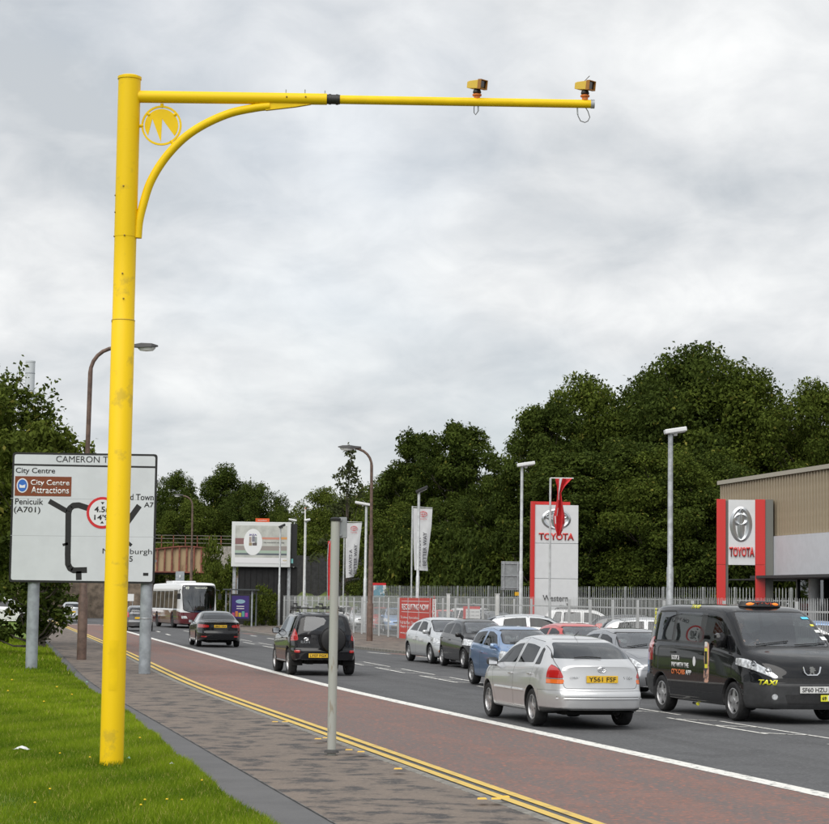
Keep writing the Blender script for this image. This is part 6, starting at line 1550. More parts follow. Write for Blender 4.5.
b = MB(); b.prism([(w * .20, zb + H_ * .2), (w * .28, zb + H_ * .2), (w * .34, zb + H_ * .45), (w * .28, zb + H_ * .5), (w * .22, zb + H_ * .38)], Matrix(((1, 0, 0, 0), (0, 0, -1, yo + .003), (0, 1, 0, 0), (0, 0, 0, 1))), .003); b.obj('picture', M('banner_picture', (.55, .5, .5), .6), t)
t, w, zb, zt, yo = on_fence(434, 437.5, 599, 636, 'white_strip_board', 'narrow white board on the fence beside the red banner', 'board', m_vinyl_w)
text(t, 'ENTRANCE', (0, yo, (zb + zt) / 2), m_redsign, h=w * .35, rot=(PI / 2, -PI / 2, 0))
# price board behind the gate
def board(px0, px1, y0, y1, Y, name, label, cat, mat, frame=None, legs=True, fw=.08, base=.1):
    a, c = at(px0, y1, Y), at(px1, y0, Y); t = thing(name, label, cat, ((a.x + c.x) / 2, Y, base)); w = c.x - a.x; zb, zt = a.z - base, c.z - base
    b = MB(); b.box((0, 0, (zb + zt) / 2), (w, .05, zt - zb)); b.obj('panel', frame or mat, t)
    if frame: b = MB(); b.box((fw * .5, -.03, (zb + zt) / 2 - fw * .5), (w - fw, .012, zt - zb - fw)); b.obj('face', mat, t)
    if legs:
        for s_ in (-1, 1): b = MB(); b.tube([(s_ * w * .36, .05, -.1), (s_ * w * .36, .05, zb + .05)], .03, 8); b.obj('leg', m_galv, t)
    return t, w, zb, zt
t, w, zb, zt = board(463, 480, 606.5, 625, 96, 'price_board', 'white notice board with red frame behind the gate bars', 'board', M('board_white', (.70, .71, .71), .5), m_redsign, fw=.12)
for i in range(4):
    for j in range(3): MB().box((.06 + (j - 1) * w * .26, -.04, zb + (zt - zb) * (.14 + .19 * i)), (w * .2, .006, .05)).obj('notice_line', M('notice_grey', (.45, .46, .47), .6), t)
t, w, zb, zt = board(371, 386, 583, 597, 126, 'advert_frame', 'small advert with blue car picture in red frame above the fence', 'sign', M('advert_blue', (.10, .30, .42), .4, col2=(.65, .70, .72), vscale=1.6, lo=.45, hi=.5), m_redsign, fw=.14)
t, w, zb, zt = board(501, 520.5, 561.5, 590, 92, 'traffic_sign', 'grey back of a traffic sign on posts beside the pylon', 'road sign', m_signback)
for f_ in (.08, .5, .92): MB().box((0, -.04, lerp(zb, zt, f_)), (w * .96, .035, .035)).obj('stiffener', m_galv, t)
for s_ in (-1, 1): MB().box((s_ * w * .36, -.05, (zb + zt) / 2), (.05, .05, zt - zb)).obj('upright', m_galv, t)
MB().box((w * .32, -.06, zb - .16), (.18, .03, .16)).obj('yellow_tag', M('tag_yellow', (.75, .42, .02), .5), t)

# ---- flags ----------------------------------------------------------------------------------
m_flag = M('flag_cloth', (.70, .71, .73), .8, var=.05, vscale=3, transl=.25); m_flagred = M('flag_red', (.62, .03, .035), .75, var=.15, vscale=4, transl=.2); m_flagt = M('flag_print', (.10, .10, .115), .8)
def cloth(pts_l, pts_r, wave, n=10):
    b = MB(); vs = []; fs = []; m_ = len(pts_l)
    for i in range(m_):
        a, c = Vector(pts_l[i]), Vector(pts_r[i])
        for k in range(n + 1):
            q = a.lerp(c, k / n); q.y += wave * math.sin(k / n * 5 + i * .7) * (k / n); vs.append(q)
    for i in range(m_ - 1):
        for k in range(n): fs.append((i * (n + 1) + k, i * (n + 1) + k + 1, (i + 1) * (n + 1) + k + 1, (i + 1) * (n + 1) + k))
    b.add(vs, fs); return b
def white_flag(px, Ppix, Y, y_base, label):
    top = at(px, Ppix[0][1] - 1, Y); t = thing('banner_flag', label, 'flag', (top.x, Y, .1), 0, 'white printed flags on poles'); I = inv(t); g = lambda x, y: I @ at(x, y, Y)
    b = MB(); b.tube([(0, 0, -.1), (0, 0, top.z - .05)], .045, 10); b.obj('pole', m_galv_l, t, smooth=True)
    Lp = [g(x, y) for x, y, _ in Ppix]; Rp = [g(x2, y + dy) for (x, y, (x2, dy)) in [(p[0], p[1], p[2]) for p in Ppix]]
    b = cloth(Lp, Rp, .10, 9); o = b.obj('cloth', m_flag, t, smooth=True, angle=3)
    b = MB(); b.tube([(0, 0, top.z - .08), Rp[0] + Vector((0, 0, .05))], .02, 6); b.obj('top_bar', m_galv_l, t)
    ax, ay, bx, by = Ppix[0][0], Ppix[0][1], Ppix[0][2][0], Ppix[-1][1]
    c = g(lerp(ax, bx, .52), lerp(ay, by, .10)); ring_badge(t, (c.x, c.y - .12, c.z), .42, .30, 0, m_flagred, .012)
    text(t, 'TOYOTA', (c.x, c.y - .12, c.z - .27), m_flagred, w=.42)
    for s_, f_, l_ in (('ALWAYS A', .30, .46), ('BETTER WAY', .60, .54)):
        c = g(lerp(ax, bx, f_), lerp(ay, by, .71 if f_ < .5 else .66)); text(t, s_, (c.x, c.y - .125, c.z), m_flagt, w=l_ * (by - ay) * Y / FPX, h=(bx - ax) * Y / FPX * .19, rot=(PI / 2, -PI / 2, 0), bold=.02)
    return t
white_flag(344.5, [(345.5, 523, (362, 0)), (345.5, 540, (360, 0)), (345.5, 555, (359, 0)), (345.5, 568, (357.5, 0)), (345.7, 578, (353.5, -1))], 133, 640, 'white flag left of the brown lamp, curling at its lower corner')
white_flag(412.5, [(413, 508, (432.5, 1)), (413.2, 525, (431.5, 1)), (413.5, 545, (429, 1)), (414, 560, (427, 0)), (414.5, 570, (428, 1))], 112, 640, 'larger white flag behind the black floodlight pole')
# red feather flag behind the grey post
q = at(332, 545, 140); t = thing('feather_flag', 'tall red feather flag half hidden by the slim grey post', 'flag', (q.x, 140, .1)); I = inv(t); g = lambda x, y: I @ at(x, y, 140)
b = MB(); b.tube([g(327.5, 604), g(327.5, 560), g(328.5, 545), g(331, 539)], .03, 8); b.obj('pole', m_galv, t)
b = cloth([g(328, y) for y in (600, 580, 562, 548, 541)], [g(x, y) for x, y in ((336.5, 598), (338.5, 580), (339.5, 562), (338, 550), (333, 541))], .08, 6); b.obj('cloth', m_flagred, t, smooth=True, angle=3)
b = MB(); b.lathe([(.3, -.1), (.3, .02), (.05, .06)], 12, 'z'); b.obj('foot', m_black, t)
# white flag pole
q = at(307, 509, 150); t = thing('flag_pole', 'bare white flag pole with gold ball right of the billboard', 'flag pole', (q.x - .12, 150, .1)); b = MB(); b.tube([(0, 0, -.1), (0, 0, q.z - .1)], [.075, .05], 10); b.obj('pole', M('white_pole', (.75, .75, .74), .4), t, smooth=True); b = MB(); b.lathe([(0, -.09), (.07, -.05), (.08, .0), (.06, .06), (0, .08)], 12, 'z'); b.obj('finial', M('finial', (.4, .2, .12), .5), t, smooth=True, loc=(0, 0, q.z - .05))
# red flag before the pylon
q = at(550.5, 478, 84); t = thing('red_flag', 'limp red and white flag on a grey pole in front of the pylon', 'flag', (q.x, 84, .1)); I = inv(t); g = lambda x, y: I @ at(x, y, 84)
b = MB(); b.tube([(0, 0, -.1), (0, 0, q.z - .1)], .045, 10); b.obj('pole', m_galv_l, t, smooth=True)
b = MB(); b.tube([(0, 0, q.z - .1), g(573.5, 478.3)], .022, 6); b.obj('top_bar', M('white_pole', (.75, .75, .74), .4), t)
ys = (478.5, 486, 493, 500, 508, 516, 524, 530, 536)
lx = (555, 557, 557.5, 557, 555.5, 553.5, 554, 555.5, 557); rx = (572, 565, 561, 562, 563.5, 565, 565, 563, 560)
vs = []; fs = []; nn = 12
for i, y in enumerate(ys):
    for k in range(nn + 1):
        v = g(lerp(lx[i], rx[i], k / nn), y); v.y += .16 * math.sin(k / nn * 11 + i * .5); vs.append(v)
        if i and k: fs.append(((i - 1) * (nn + 1) + k - 1, (i - 1) * (nn + 1) + k, i * (nn + 1) + k, i * (nn + 1) + k - 1))
b = MB(); b.add(vs, fs); b.mi = [1 if (f[0] % (nn + 1) in (3, 4) and f[0] // (nn + 1) < 3) or (f[0] * 7 % 11 == 0 and 3 < f[0] // (nn + 1) < 7) else 0 for f in fs]
b.obj('cloth', [m_flagred, m_flag], t, smooth=True, angle=3)

# ---- pylon sign -----------------------------------------------------------------------------
m_pyl = M('pylon_white', (.66, .675, .69), .35, coat=.3, var=.02); m_pred = M('pylon_red', (.60, .025, .02), .35, coat=.4)
YP = 90.0; q = at(555, 600, YP); t = thing('pylon_sign', 'tall white dealership pylon with red edge and oval emblem', 'sign', (q.x, YP, .1)); I = inv(t); g = lambda x, y: I @ at(x, y, YP)
x0, x1 = g(534.5, 550).x, g(577.8, 550).x; xr_ = g(530.2, 550).x; zt = g(556, 505).z
zs = [0, g(556, 578.8).z, g(556, 543.6).z, zt]
for a, c in zip(zs[:-1], zs[1:]): b = MB(); b.bbox(x0, x1, -.18, .18, a + .012, c - .012); b.obj('panel', m_pyl, t, bevel=.006)
b = MB(); b.bbox(x0 + .02, x1 - .02, -.17, .17, 0, zt - .03); b.obj('core', m_signback, t)
b = MB(); b.bbox(xr_, x0 - .004, -.22, .22, 0, g(530, 501.5).z); b.bbox(x0 - .004, g(570, 500).x, -.12, .22, zt + .004, g(530, 501.5).z); b.obj('red_edge', m_pred, t)
c = g(556, 519.5); b = MB()
def ovals(b, cx0, cz0, w, h, th, y0):
    for (rx, rz, dx_, dz_) in ((w / 2, h / 2, 0, 0), (w * .42, h * .20, 0, h * .14), (w * .17, h * .46, 0, .0)):
        n = 36; vs = []
        for k in range(n):
            a = 2 * PI * k / n; nx_, nz_ = math.cos(a), math.sin(a); tt = th * (.75 + .35 * abs(nx_))
            for (o1, yy) in ((0, y0), (tt * .5, y0 - .05), (tt, y0)): vs.append((cx0 + dx_ + (rx - o1) * nx_, yy, cz0 + dz_ + (rz - o1 * min(1, rz / rx + .3)) * nz_))
        b.add(vs, [(3 * k + j, 3 * ((k + 1) % n) + j, 3 * ((k + 1) % n) + j + 1, 3 * k + j + 1) for k in range(n) for j in (0, 1)])
m_silv = M('emblem_silver', (.52, .54, .56), .28, metal=.8)
ovals(b, c.x, c.z, 29.5 * YP / FPX, 21 * YP / FPX, .16, -.182); b.obj('emblem', m_silv, t, smooth=True)
c = g(556, 536.7); text(t, 'TOYOTA', (c.x, -.183, c.z), m_pred, h=7 * YP / FPX, w=35 * YP / FPX, bold=.03, depth=.03)
c = g(555, 598.2); text(t, 'Western', (c.x, -.183, c.z), m_ink, h=6 * YP / FPX, w=25 * YP / FPX, bold=.01, depth=.02)

# ---- showroom ---------------------------------------------------------------------------------
c0 = at(719, 600, 86.0); rd = road_dir(80); bang = math.atan2(-rd.y, -rd.x)       # local +x runs along the facade towards the viewer
sr = thing('showroom_building', 'car showroom with tan ribbed cladding above a white fascia and glass front', 'building', (c0.x, 86.0, .1), bang)
I = inv(sr); Lf = 40.0; Dp = 22.0
hz = (I @ at(719, 481, 86)).z; zf1 = (I @ at(719, 531, 86)).z; 
m_tan = M('cladding_tan', (.335, .275, .19), .6, var=.06, vscale=2); m_tan_d = M('cladding_edge', (.30, .25, .18), .6); m_fascia = M('fascia_white', (.56, .58, .62), .45, var=.03)
m_cols = M('column_grey', (.45, .46, .47), .5); m_sglass = glass_mat('shop_glass', (.28, .32, .33))
# local +y points away from the road for this heading when positive -> find the sign
ysg = 1 if (Matrix.Rotation(bang, 3, 'Z') @ Vector((0, 1, 0))).x > 0 else -1
zfa, zfb = 4.55, 2.95
zc0 = zfa + .02
b = MB(); b.bbox(0.02, 5.6, min(0.10 * ysg, Dp * ysg), max(0.10 * ysg, Dp * ysg), zfa + .0, hz - .16); b.obj('upper_wall', m_tan_d, sr); b = MB(); b.bbox(5.6, Lf, min(0.10 * ysg, Dp * ysg), max(0.10 * ysg, Dp * ysg), zfb + .02, hz - .16); b.obj('upper_wall', m_tan_d, sr)
rib = MB(); rib.prism([(0, 0), (.18, 0), (.16, .07), (.02, .07)], Matrix(((1, 0, 0, 0), (0, -ysg, 0, .10 * ysg), (0, 0, 1, zc0), (0, 0, 0, 1))), hz - .18 - zc0); rme = rib.mesh('cladding_rib'); rme.materials.append(m_tan)
for i in range(int(Lf / .285)):
    if i * .285 < 38: link_mesh('cladding_rib', rme, None, sr, (i * .285 + .03, 0, 0))
b = MB(); b.bbox(-.08, Lf, min(-.06 * ysg, Dp * ysg), max(-.06 * ysg, Dp * ysg), hz - .16, hz); b.obj('roof_trim', M('trim_grey', (.36, .33, .27), .5), sr)
XS = 5.6
b = MB(); b.bbox(XS, Lf, min(-.10 * ysg, .09 * ysg), max(-.10 * ysg, .09 * ysg), zfb, zfa); b.obj('fascia', m_fascia, sr)
b = MB(); b.bbox(XS, Lf, min(-.75 * ysg, -.1 * ysg), max(-.75 * ysg, -.1 * ysg), zfb + .0, zfb + .10); b.obj('canopy', m_trim, sr)
b = MB(); b.bbox(XS, XS + .18, min(1.1 * ysg, Dp * ysg), max(1.1 * ysg, Dp * ysg), 0, zfb); b.obj('end_wall', m_tan_d, sr)
b = MB(); b.bbox(XS + .2, Lf, min(9 * ysg, 9.2 * ysg), max(9 * ysg, 9.2 * ysg), 0, zfb); b.obj('inner_wall', M('showroom_wall', (.30, .20, .19), .7, col2=(.06, .07, .06), vscale=.5, lo=.5, hi=.55), sr)
b = MB(); b.bbox(XS, Lf, min(.3 * ysg, 9 * ysg), max(.3 * ysg, 9 * ysg), -.05, .03); b.obj('showroom_floor', M('showroom_tiles', (.25, .25, .25), .3), sr)
for i in range(14):
    x = XS + .3 + i * 1.9
    b = MB(); b.bbox(x, x + 1.82, min(1.1 * ysg, 1.12 * ysg), max(1.1 * ysg, 1.12 * ysg), .06, zfb - .05); b.obj('pane', m_sglass, sr)
    b = MB(); b.box((x - .04, 1.1 * ysg, zfb / 2), (.09, .12, zfb)); b.obj('mullion', M('mullion_black', (.02, .021, .022), .4), sr)
for x in (XS + 3.2, XS + 9.0, XS + 15.0): b = MB(); b.lathe([(.22, 0), (.22, zfb)], 18, 'z', c=(x, -.25 * ysg + .8 * ysg, 0)); b.obj('column', m_cols, sr, smooth=True)
b = MB(); b.bbox(0, Lf, min(.1 * ysg, 9 * ysg), max(.1 * ysg, 9 * ysg), zfb - .02, zfb + .015); b.obj('soffit', m_trim, sr)
# portal sign in front of the facade
YS = 80.0; q = at(743, 600, YS); pa = math.atan2(-.22, 1.0) * .55
t = thing('portal_sign', 'red and white entrance portal with large silver emblem on the showroom', 'sign', (q.x, YS, .1), pa); I = inv(t)
def g(x, y):                                              # pixel to the portal's own plane
    d = ray(x, y); nrm = Vector((-math.sin(pa), math.cos(pa), 0)); k = nrm.dot(Vector((q.x, YS, 0)) - CAM) / nrm.dot(d); return I @ (CAM + d * k)
xa, xb, xc, xd, xe = [g(x, 540).x for x in (716.5, 725.5, 728.2, 755, 765)]; zt = g(742, 499.5).z; zm = g(742, 565).z
for (a, c) in ((xa, xb), (xd + .005, xe)):
    for (z0, z1) in ((0, zm), (zm + .012, zt)): b = MB(); b.bbox(a, c, -.2, .0, z0, z1); b.obj('red_pillar', m_pred, t, bevel=.004)
b = MB(); b.bbox(xc, xd, -.16, .0, zm, zt - .02); b.obj('panel', m_pyl, t)
b = MB(); b.bbox(xb + .003, xc - .003, -.10, .3, 0, zt - .05); b.bbox(xe + .003, xe + .30, -.16, .45, 0, zt + .0); b.obj('side_return', M('return_grey', (.16, .165, .15), .5), t)
c = g(740.8, 524.5); b = MB(); ovals(b, c.x, c.z, 22.3 * YS / FPX, 35.5 * YS / FPX, .20, -.162)
vo = [(x, y, z) for x, y, z in b.v]; b.v = vo; b.obj('emblem', m_silv, t, smooth=True)
c = g(741.6, 552); text(t, 'TOYOTA', (c.x, -.163, c.z), m_pred, h=9.6 * YS / FPX, w=24.5 * YS / FPX, bold=.03, depth=.06)

# ---- railway bridge ---------------------------------------------------------------------------
YB = 205.0
br = thing('railway_bridge', 'rust streaked cream steel railway bridge crossing the road', 'bridge', (at(160, 600, YB).x, YB, 0)); I = inv(br); g = lambda x, y: I @ at(x, y, YB)
m_cream = M('bridge_cream', (.42, .31, .18), .7, col2=(.19, .10, .06), vscale=1.3, detail=7, lo=.36, hi=.52, vstretch=(1, 1, .35)); m_rust = M('bridge_rust', (.20, .065, .045), .8, var=.3, vscale=2)
m_stone = M('bridge_stone', (.16, .125, .095), .9, var=.35, vscale=1.5, bump=.5, bscale=4)
Lx, Rx = g(40, 570).x, g(216, 570).x; zb, zt = g(190, 573).z, g(190, 549).z
def ztop_(x):
    u = (x - g(157, 560).x) / (g(216, 560).x - g(157, 560).x); return zt + (.28 * math.sin(max(0, min(1, u)) * PI) if 0 < u < 1 else 0)
npl = 24; 
for i in range(npl):
    xa_, xb_ = lerp(Lx, Rx, i / npl), lerp(Lx, Rx, (i + 1) / npl)
    b = MB(); b.prism([(xa_ + .07, zb + .12), (xb_ - .07, zb + .12), (xb_ - .07, ztop_(xb_) - .08), (xa_ + .07, ztop_(xa_) - .08)], F4(0), .1); b.obj('web_plate', m_cream, br)
    b = MB(); b.bbox(xa_ - .07, xa_ + .07, -.34, -.0, zb + .1, ztop_(xa_) - .05); b.obj('stiffener', m_rust, br)
b = MB(); b.bbox(Lx, Rx, -.42, .1, zb, zb + .12); b.obj('bottom_flange', m_rust, br)
b = MB()
for i in range(npl): xa_, xb_ = lerp(Lx, Rx, i / npl), lerp(Lx, Rx, (i + 1) / npl); b.prism([(xa_, ztop_(xa_) - .10), (xb_, ztop_(xb_) - .10), (xb_, ztop_(xb_) + .02), (xa_, ztop_(xa_) + .02)], F4(-.1), .5)
b.obj('top_flange', m_rust, br)
b = MB(); b.bbox(Lx, Rx + 14, .12, 7, zb - .1, zb + .7); b.obj('deck', M('deck_dark', (.03, .028, .026), .9), br)
b = MB(); zr_ = g(200, 548).z; x_ = Lx; 
for i in range(26): xx = lerp(Lx, Rx + 12, i / 25); MB().bbox(xx - .04, xx + .04, .9, .98, zt - .3, zr_ + 1.25).obj('rail_post', m_rust, br)
for k in (.5, .9, 1.22): MB().bbox(Lx, Rx + 12, .9, .97, zr_ + k - .03, zr_ + k + .03).obj('handrail', M('rail_grey', (.16, .15, .13), .7), br)
b = MB(); b.bbox(Rx - .3, Rx + 14, -.1, 8, -.2, zb + .1); b.obj('abutment', m_stone, br); b = MB(); b.bbox(Rx - .5, Rx + 14, -.2, 7, zb + .1, zt + .3); b.obj('abutment_top', M('stone_pale', (.30, .28, .25), .9, var=.25), br)
b = MB(); b.bbox(Lx - 30, Lx + 7.5, -.1, 8, -.2, zb + .1); b.obj('far_abutment', m_stone, br)
b = MB(); b.bbox(-3, 40, 30, 31, -.2, zb + 1); b.obj('wing_wall', m_stone, br)
# stone retaining wall by the far left of the road, with a small sign
q0 = gnd(62, 606, 0); YW = 190.0
sw = thing('stone_wall', 'dark stone wall beside the road under the bridge approach', 'wall', (at(100, 600, YW).x, YW, 0)); I = inv(sw); g = lambda x, y: I @ at(x, y, YW)
b = MB(); b.bbox(g(30, 600).x, g(152, 600).x, 0, .6, -.2, g(100, 588).z + 1.0); b.obj('masonry', m_stone, sw)
b = MB(); b.bbox(g(30, 600).x, g(152, 600).x, -.08, .68, g(100, 588).z + 1.0, g(100, 588).z + 1.2); b.obj('coping', M('stone_pale', (.30, .28, .25), .9, var=.25), sw)
t, w, zb2, zt2 = board(124.5, 134, 594, 601, 180, 'small_sign', 'small white sign in front of the dark stone wall', 'sign', m_vinyl_w, None)
tag(strip('verge_island', lambda Y: x_kerb(Y) - 12, lambda Y: x_kerb(Y) - 4.4, 176, 188, .16, m_turf), kind='structure')

# ---- billboard ----------------------------------------------------------------------------------
YB2 = 152.0; q = at(264, 600, YB2); bb = thing('billboard', 'large white framed advertising billboard on black hoarding by the bridge', 'billboard', (q.x, YB2, .1), .0); I = inv(bb); g = lambda x, y: I @ at(x, y, YB2)
P4 = [g(231, 567.5), g(290, 566), g(291, 520.5), g(231, 523.5)]
xa, xb = P4[0].x, g(290.6, 540).x; za, zb = g(262, 567).z, g(262, 522).z; fw = .26
b = MB(); b.bbox(xa, xb, 0, .35, za, zb); b.obj('frame', M('billboard_frame', (.66, .68, .68), .5), bb, bevel=.03)
m_bill = M('billboard_print', (.46, .47, .44), .6, var=.12, vscale=1.5)
b = MB(); b.bbox(xa + fw, xb - fw, -.012, -.002, za + fw, zb - fw); b.obj('poster', m_bill, bb)
H_ = zb - za - 2 * fw
def band(f0, f1, x0, x1, col, nm, k): b = MB(); b.bbox(lerp(xa + fw, xb - fw, x0), lerp(xa + fw, xb - fw, x1), -.016 - .003 * k, -.012 - .003 * k, za + fw + f0 * H_, za + fw + f1 * H_); b.obj('poster_band', M(nm, col, .6), bb)
band(0, .15, 0, 1, (.72, .72, .74), 'print_white', 0); band(.22, .265, 0, 1, (.10, .12, .14), 'print_navy', 0); band(.27, .34, 0, 1, (.36, .46, .38), 'print_mint', 0); band(.34, .46, 0, 1, (.30, .27, .25), 'print_taupe', 0); band(.50, .66, 0, .2, (.23, .12, .12), 'print_plum', 0); band(.635, .69, .5, .88, (.55, .25, .19), 'print_coral', 0); band(.64, .70, .88, 1, (.62, .30, .10), 'print_orange', 0)
cxp, czp = lerp(xa + fw, xb - fw, .345), za + fw + .56 * H_
b = MB(); b.prism(circle(cxp, czp, 9.3 * YB2 / FPX, 30, 13.2 * YB2 / FPX), F4(.020), .004); b.obj('poster_disc', M('print_disc', (.76, .77, .78), .5), bb)
text(bb, 'IKEA', (cxp, -.026, czp + .52), M('print_purple', (.13, .10, .28), .6), w=.55, h=.14, bold=.03)
for i, (dx_, dz_, w_, h_, c_) in enumerate(((-.2, .18, .16, .4, (.35, .28, .25)), (.02, .22, .2, .4, (.20, .2, .25)), (.2, .15, .16, .45, (.3, .33, .32)), (-.18, -.15, .22, .22, (.32, .25, .15)), (.12, -.15, .32, .2, (.12, .1, .1)))):
    b = MB(); b.bbox(cxp + dx_ - w_ / 2, cxp + dx_ + w_ / 2, -.03, -.024, czp + dz_ - h_ / 2, czp + dz_ + h_ / 2); b.obj('poster_picture', M('print_pic%d' % i, c_, .6), bb)
text(bb, 'the wonderful everyday', (lerp(xa, xb, .72), -.017, za + fw + .55 * H_), m_ink, w=1.5); text(bb, 'IKEA', (lerp(xa, xb, .91), -.02, za + fw + .085 * H_), M('print_ochre', (.55, .4, .05), .6), w=.28)
b = MB(); b.bbox(xa + 1.7, xa + 2.7, .0, .2, zb + .0, zb + .26); b.obj('owner_plate', M('plate_orange', (.72, .10, .02), .5), bb); text(bb, 'airoutdoor', (xa + 2.2, -.004, zb + .13), m_vinyl_w, w=.66)
b = MB(); b.bbox(xa + .5, xb + .5, .4, .6, .0, za + .02); b.obj('hoarding', M('hoarding_black', (.012, .012, .013), .8, var=.2), bb)
for x in np.arange(xa + .5, xb + .5, .42): b = MB(); b.bbox(x, x + .05, .35, .4, .0, za); b.obj('batten', M('hoarding_black', (.012, .012, .013), .8), bb)
b = MB(); b.bbox(xb + .02, xb + .42, .2, .9, za + .05, zb - .1); b.obj('end_box', m_ink, bb); b = MB(); b.bbox(xb + .05, xb + .2, .18, .2, za + .3, za + .62); b.obj('end_sticker', M('sticker_teal', (.2, .5, .5), .5), bb)
for x in (xa + .1, xb - .2): b = MB(); b.bbox(x, x + .22, .36, .55, -.1, za + .1); b.obj('leg', m_galv, bb)
# long black hoarding wall to the right
YH = 168.0; a_, c_ = at(288, 600, YH), at(372, 600, YH); hw = thing('hoarding_wall', 'long low black timber hoarding behind the flags', 'wall', (a_.x, YH, 0)); I = inv(hw)
zz_ = (I @ at(320, 556, YH)).z
for i in range(int((c_.x - a_.x) / .6)): b = MB(); b.bbox(i * .6, i * .6 + .585, 0 + .02 * (i % 2), .08 + .02 * (i % 2), 0, zz_ + .03 * math.sin(i * 2.1)); b.obj('board', M('hoarding_grey', (.03, .03, .031), .85, var=.25), hw)
# grassy bank below it
b = MB(); vs = []; fs = []; a0, c0_ = at(250, 600, 162), at(372, 600, 162); n = 20
for i in range(n + 1):
    x = lerp(a0.x, c0_.x, i / n)
    for k, (yy, z) in enumerate(((160.5, .08), (163, 1.3 + .25 * math.sin(i)), (166, 2.3 + .3 * math.sin(i * 1.7)), (170, 2.4), (172, .0))): vs.append((x, yy, z))
    if i:
        for k in range(4): fs.append(((i - 1) * 5 + k, i * 5 + k, i * 5 + k + 1, (i - 1) * 5 + k + 1))
b.add(vs, fs); tag(b.obj('grass_bank', M('bank_turf', (.10, .125, .02), .95, col2=(.045, .07, .012), vscale=1.3, lo=.38, hi=.6), smooth=True), kind='structure')

# ---- bus shelter -------------------------------------------------------------------------------
YSH = 141.0; q = at(243, 622, YSH); sh = thing('bus_shelter', 'dark framed bus shelter with purple poster panel', 'bus shelter', (q.x, YSH, .1)); I = inv(sh); g = lambda x, y: I @ at(x, y, YSH)
x0, x1 = g(230.5, 600).x, g(250.5, 600).x; zt = g(240, 594).z; zb = g(240, 621).z
b = MB(); b.bbox(x0, x1, 0, .14, zb, zt); b.obj('poster_case', m_black, sh, bevel=.02)
b = MB(); b.bbox(x0 + .09, x1 - .09, -.012, -.002, zb + .16, zt - .12); b.obj('poster', M('poster_purple', (.045, .025, .16), .4), sh)
for i, c_ in enumerate(((.5, .08, .2), (.6, .2, .05), (.55, .45, .05), (.1, .35, .3), (.45, .06, .3))): b = MB(); b.bbox(lerp(x0 + .12, x1 - .12, i / 5), lerp(x0 + .12, x1 - .12, (i + .8) / 5), -.018, -.013, zb + .28, zb + .55 + .1 * (i % 2)); b.obj('poster_shape', M('poster_col%d' % i, c_, .5), sh)
b = MB(); b.prism(circle((x0 + x1) / 2, zt - .5, .32, 16, .14), F4(.013), .004); b.obj('poster_title', M('poster_teal', (.25, .4, .5), .5), sh)
for z_ in (.95, .8): MB().bbox((x0 + x1) / 2 - .25, (x0 + x1) / 2 + .25, -.018, -.013, zb + z_, zb + z_ + .05).obj('poster_line', m_vinyl_w, sh)
b = MB(); b.bbox(x0 - .5, x1 + .3, -.2, 4.0, zt + .25, zt + .33); b.obj('roof', M('shelter_roof', (.06, .07, .075), .5), sh)
for (x, y) in ((x0 - .35, 3.8), (x0 - .35, .6), (x1 + .1, .05), (x1 + .1, 3.8)): MB().bbox(x - .05, x + .05, y - .05, y + .05, 0, zt + .27).obj('upright', m_post, sh)
for y in (.9, 2.4): MB().bbox(x1 + .09, x1 + .11, y - .7, y + .7, .3, zt).obj('glass_pane', m_sglass, sh)
for k, px in enumerate((238, 247, 257, 264)):                      # tall steel mesh fence posts behind
    a = at(px, 580 + k * 3, 156); t = thing('steel_post', 'plain grey steel fence post below the billboard', 'post', (a.x, 156, .1), 0, 'steel posts below the billboard'); b = MB(); b.box((0, 0, a.z / 2), (.16, .1, a.z)); b.obj('shaft', m_post, t); b = MB(); b.box((0, 0, a.z + .02), (.2, .14, .04)); b.obj('cap', m_post, t)
# bus stop flag
a = at(180, 577, 168); t = thing('bus_stop_flag', 'dark square sign panel above the bus roof', 'sign', (a.x + .3, 168, .1)); b = MB(); b.tube([(0, 0, -.1), (0, 0, a.z + .2)], .04, 8); b.obj('pole', m_post, t); b = MB(); b.box((-.3, -.05, a.z - .1), (.7, .04, .9)); b.obj('panel', m_post, t); text(t, 'I', (-.3, -.075, a.z - .1), m_vinyl_w, h=.3, bold=.04)
# white feature: chimney tower on the skyline
a = at(30.5, 361, 420); t = thing('chimney_tower', 'pale grey tower top rising above the left tree', 'tower', (a.x, 420, 0)); b = MB(); b.lathe([(1.1, -.2), (.95, a.z - 2.4), (.95, a.z - .3), (1.0, a.z - .3), (1.0, a.z), (0, a.z)], 20, 'z'); b.obj('shaft', M('tower_grey', (.56, .59, .62), .8), t, smooth=True); b = MB(); b.lathe([(.97, a.z - 2.6), (1.0, a.z - 2.5), (.97, a.z - 2.4)], 20, 'z'); b.obj('band', M('tower_band', (.3, .32, .35), .8), t)

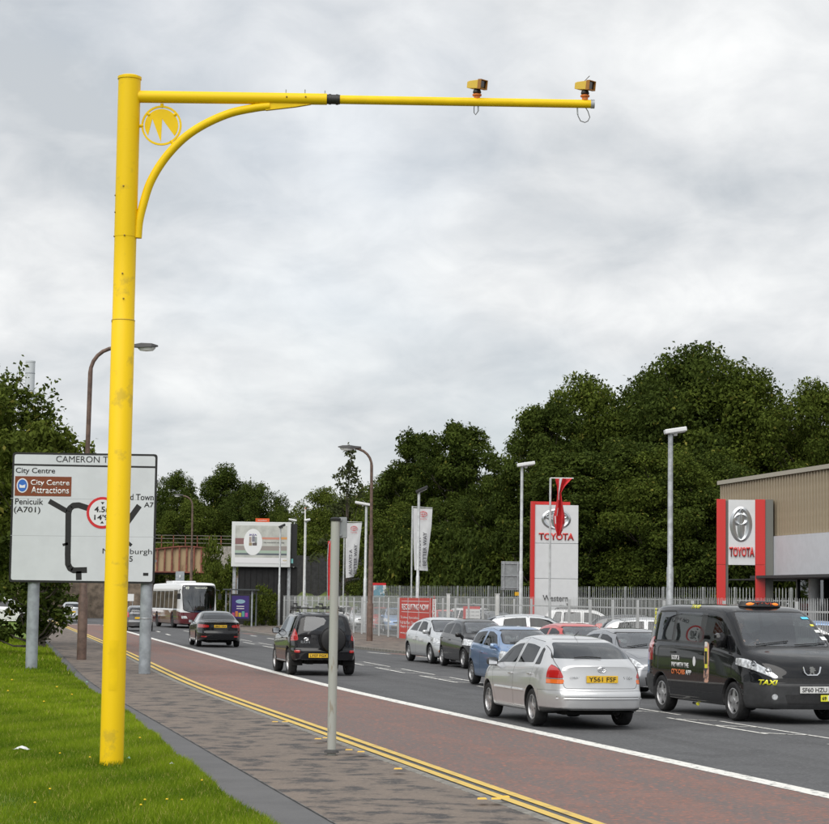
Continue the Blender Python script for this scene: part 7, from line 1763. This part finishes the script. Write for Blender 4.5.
# ---- small things in the grass -------------------------------------------------------------------
m_dand = M('dandelion', (.75, .50, .01), .7); m_stem = M('stem_green', (.07, .13, .02), .8)
dm = MB(); dm.lathe([(0, .022), (.016, .018), (.022, .006), (.010, -.004), (0, -.006)], 8, 'z'); dme = dm.mesh('flower_head', True); dme.materials.append(m_dand)
sm = MB(); sm.tube([(0, 0, -.09), (.006, 0, -.05), (0, 0, 0)], .003, 5); sme = sm.mesh('stem'); sme.materials.append(m_stem)
for (px, py) in ((12, 680), (8, 690), (57, 686), (72, 693), (44, 700), (145, 798), (167, 797), (141, 803), (182, 797), (35, 801), (50, 788), (110, 781), (117, 782), (60, 752), (90, 755), (202, 776), (26, 662), (140, 735), (68, 663), (160, 690)):
    if px > 95 and px < 126: continue
    v = gnd(px, py, .2); v.z = float(verge_z(v.x, v.y)) + .085
    if v.x > x_grass(v.y) - .1: continue
    t = thing('dandelion_flower', 'small yellow dandelion flower in the grass verge', 'flower', v, random.uniform(0, 6), 'dandelions in the verge')
    s_ = .62 * max(1.0, v.y / 24); q = link_mesh('flower_head', dme, None, t); q.scale = (s_, s_, s_); link_mesh('stem', sme, None, t)
def litter(px, py, w, h, label, mat, seed):
    rr = random.Random(seed); v = gnd(px, py, .18); v.z = float(verge_z(v.x, v.y)) + .02 if v.x < x_grass(v.y) else .10
    b = MB(); n = 9; vs = []; fs = []
    for i in range(n):
        for k in range(6): vs.append((w * (i / (n - 1) - .5) + rr.uniform(-.01, .01), .5 * w * (k / 5 - .5) + rr.uniform(-.01, .01), h * (1 - abs(i / (n - 1) - .5) * 1.6) * (1 - abs(k / 5 - .5) * 1.2) * rr.uniform(.5, 1.1) + .01))
        if i:
            for k in range(5): fs.append(((i - 1) * 6 + k, i * 6 + k, i * 6 + k + 1, (i - 1) * 6 + k + 1))
    b.add(vs, fs); o = b.obj('litter', mat); o.location = v; o.rotation_euler = (0, 0, rr.uniform(-.4, .4)); tag(o, label, 'litter'); return o
m_paper = M('paper_white', (.66, .68, .68), .8, var=.1)
litter(22, 746, .21, .06, 'crumpled pale paper lying in the grass left of the column', m_paper, 1)
litter(172, 757, .045, .03, 'tiny white scrap in the grass right of the column', m_paper, 2)
litter(129, 752, .04, .03, 'tiny pale green scrap beside the column foot', M('scrap_green', (.35, .6, .5), .7), 3)
litter(87, 679, .05, .03, 'pale green scrap at the edge of the path before the lamp', M('scrap_green', (.35, .6, .5), .7), 4)
m_paint_y = M('survey_paint', (.80, .47, .03), .6)
for (px, py) in ((275, 722), (285, 722), (318, 739), (326, 738), (349, 750), (361, 752), (482, 799), (496, 799), (505, 797), (398, 769)):
    v = gnd(px, py, .105); b = MB(); b.add([(v.x - .05, v.y - .1, .109), (v.x + .05, v.y - .08, .109), (v.x + .04, v.y + .12, .109), (v.x - .04, v.y + .1, .109)], [(0, 1, 2, 3)]); tag(b.obj('survey_mark', m_paint_y), kind='structure')

# far background beyond the bridge and behind the left verge
for (px, py, Y, hw, v, mt, lab) in [
    (98, 560, 262, 44, 0, m_leaf_dark, 'dark hedge-like tree beyond the stone wall'), (150, 566, 268, 40, 1, m_leaf_dark, 'dark tree seen under the bridge behind the bus'), (196, 570, 272, 40, 0, m_leaf_dark, 'dark tree under the right end of the bridge'),
    (235, 566, 266, 36, 1, m_leaf_dark, 'dark tree behind the bridge abutment'), (4, 548, 150, 40, 0, m_leaf_mid, 'mid green tree behind the white parked car'), (46, 556, 185, 40, 1, m_leaf_dark, 'dark tree between the left tree and the stone wall')]:
    tree_at(px, py, Y, hw, v, mt, 'background_tree', lab, 'background trees near ground level')
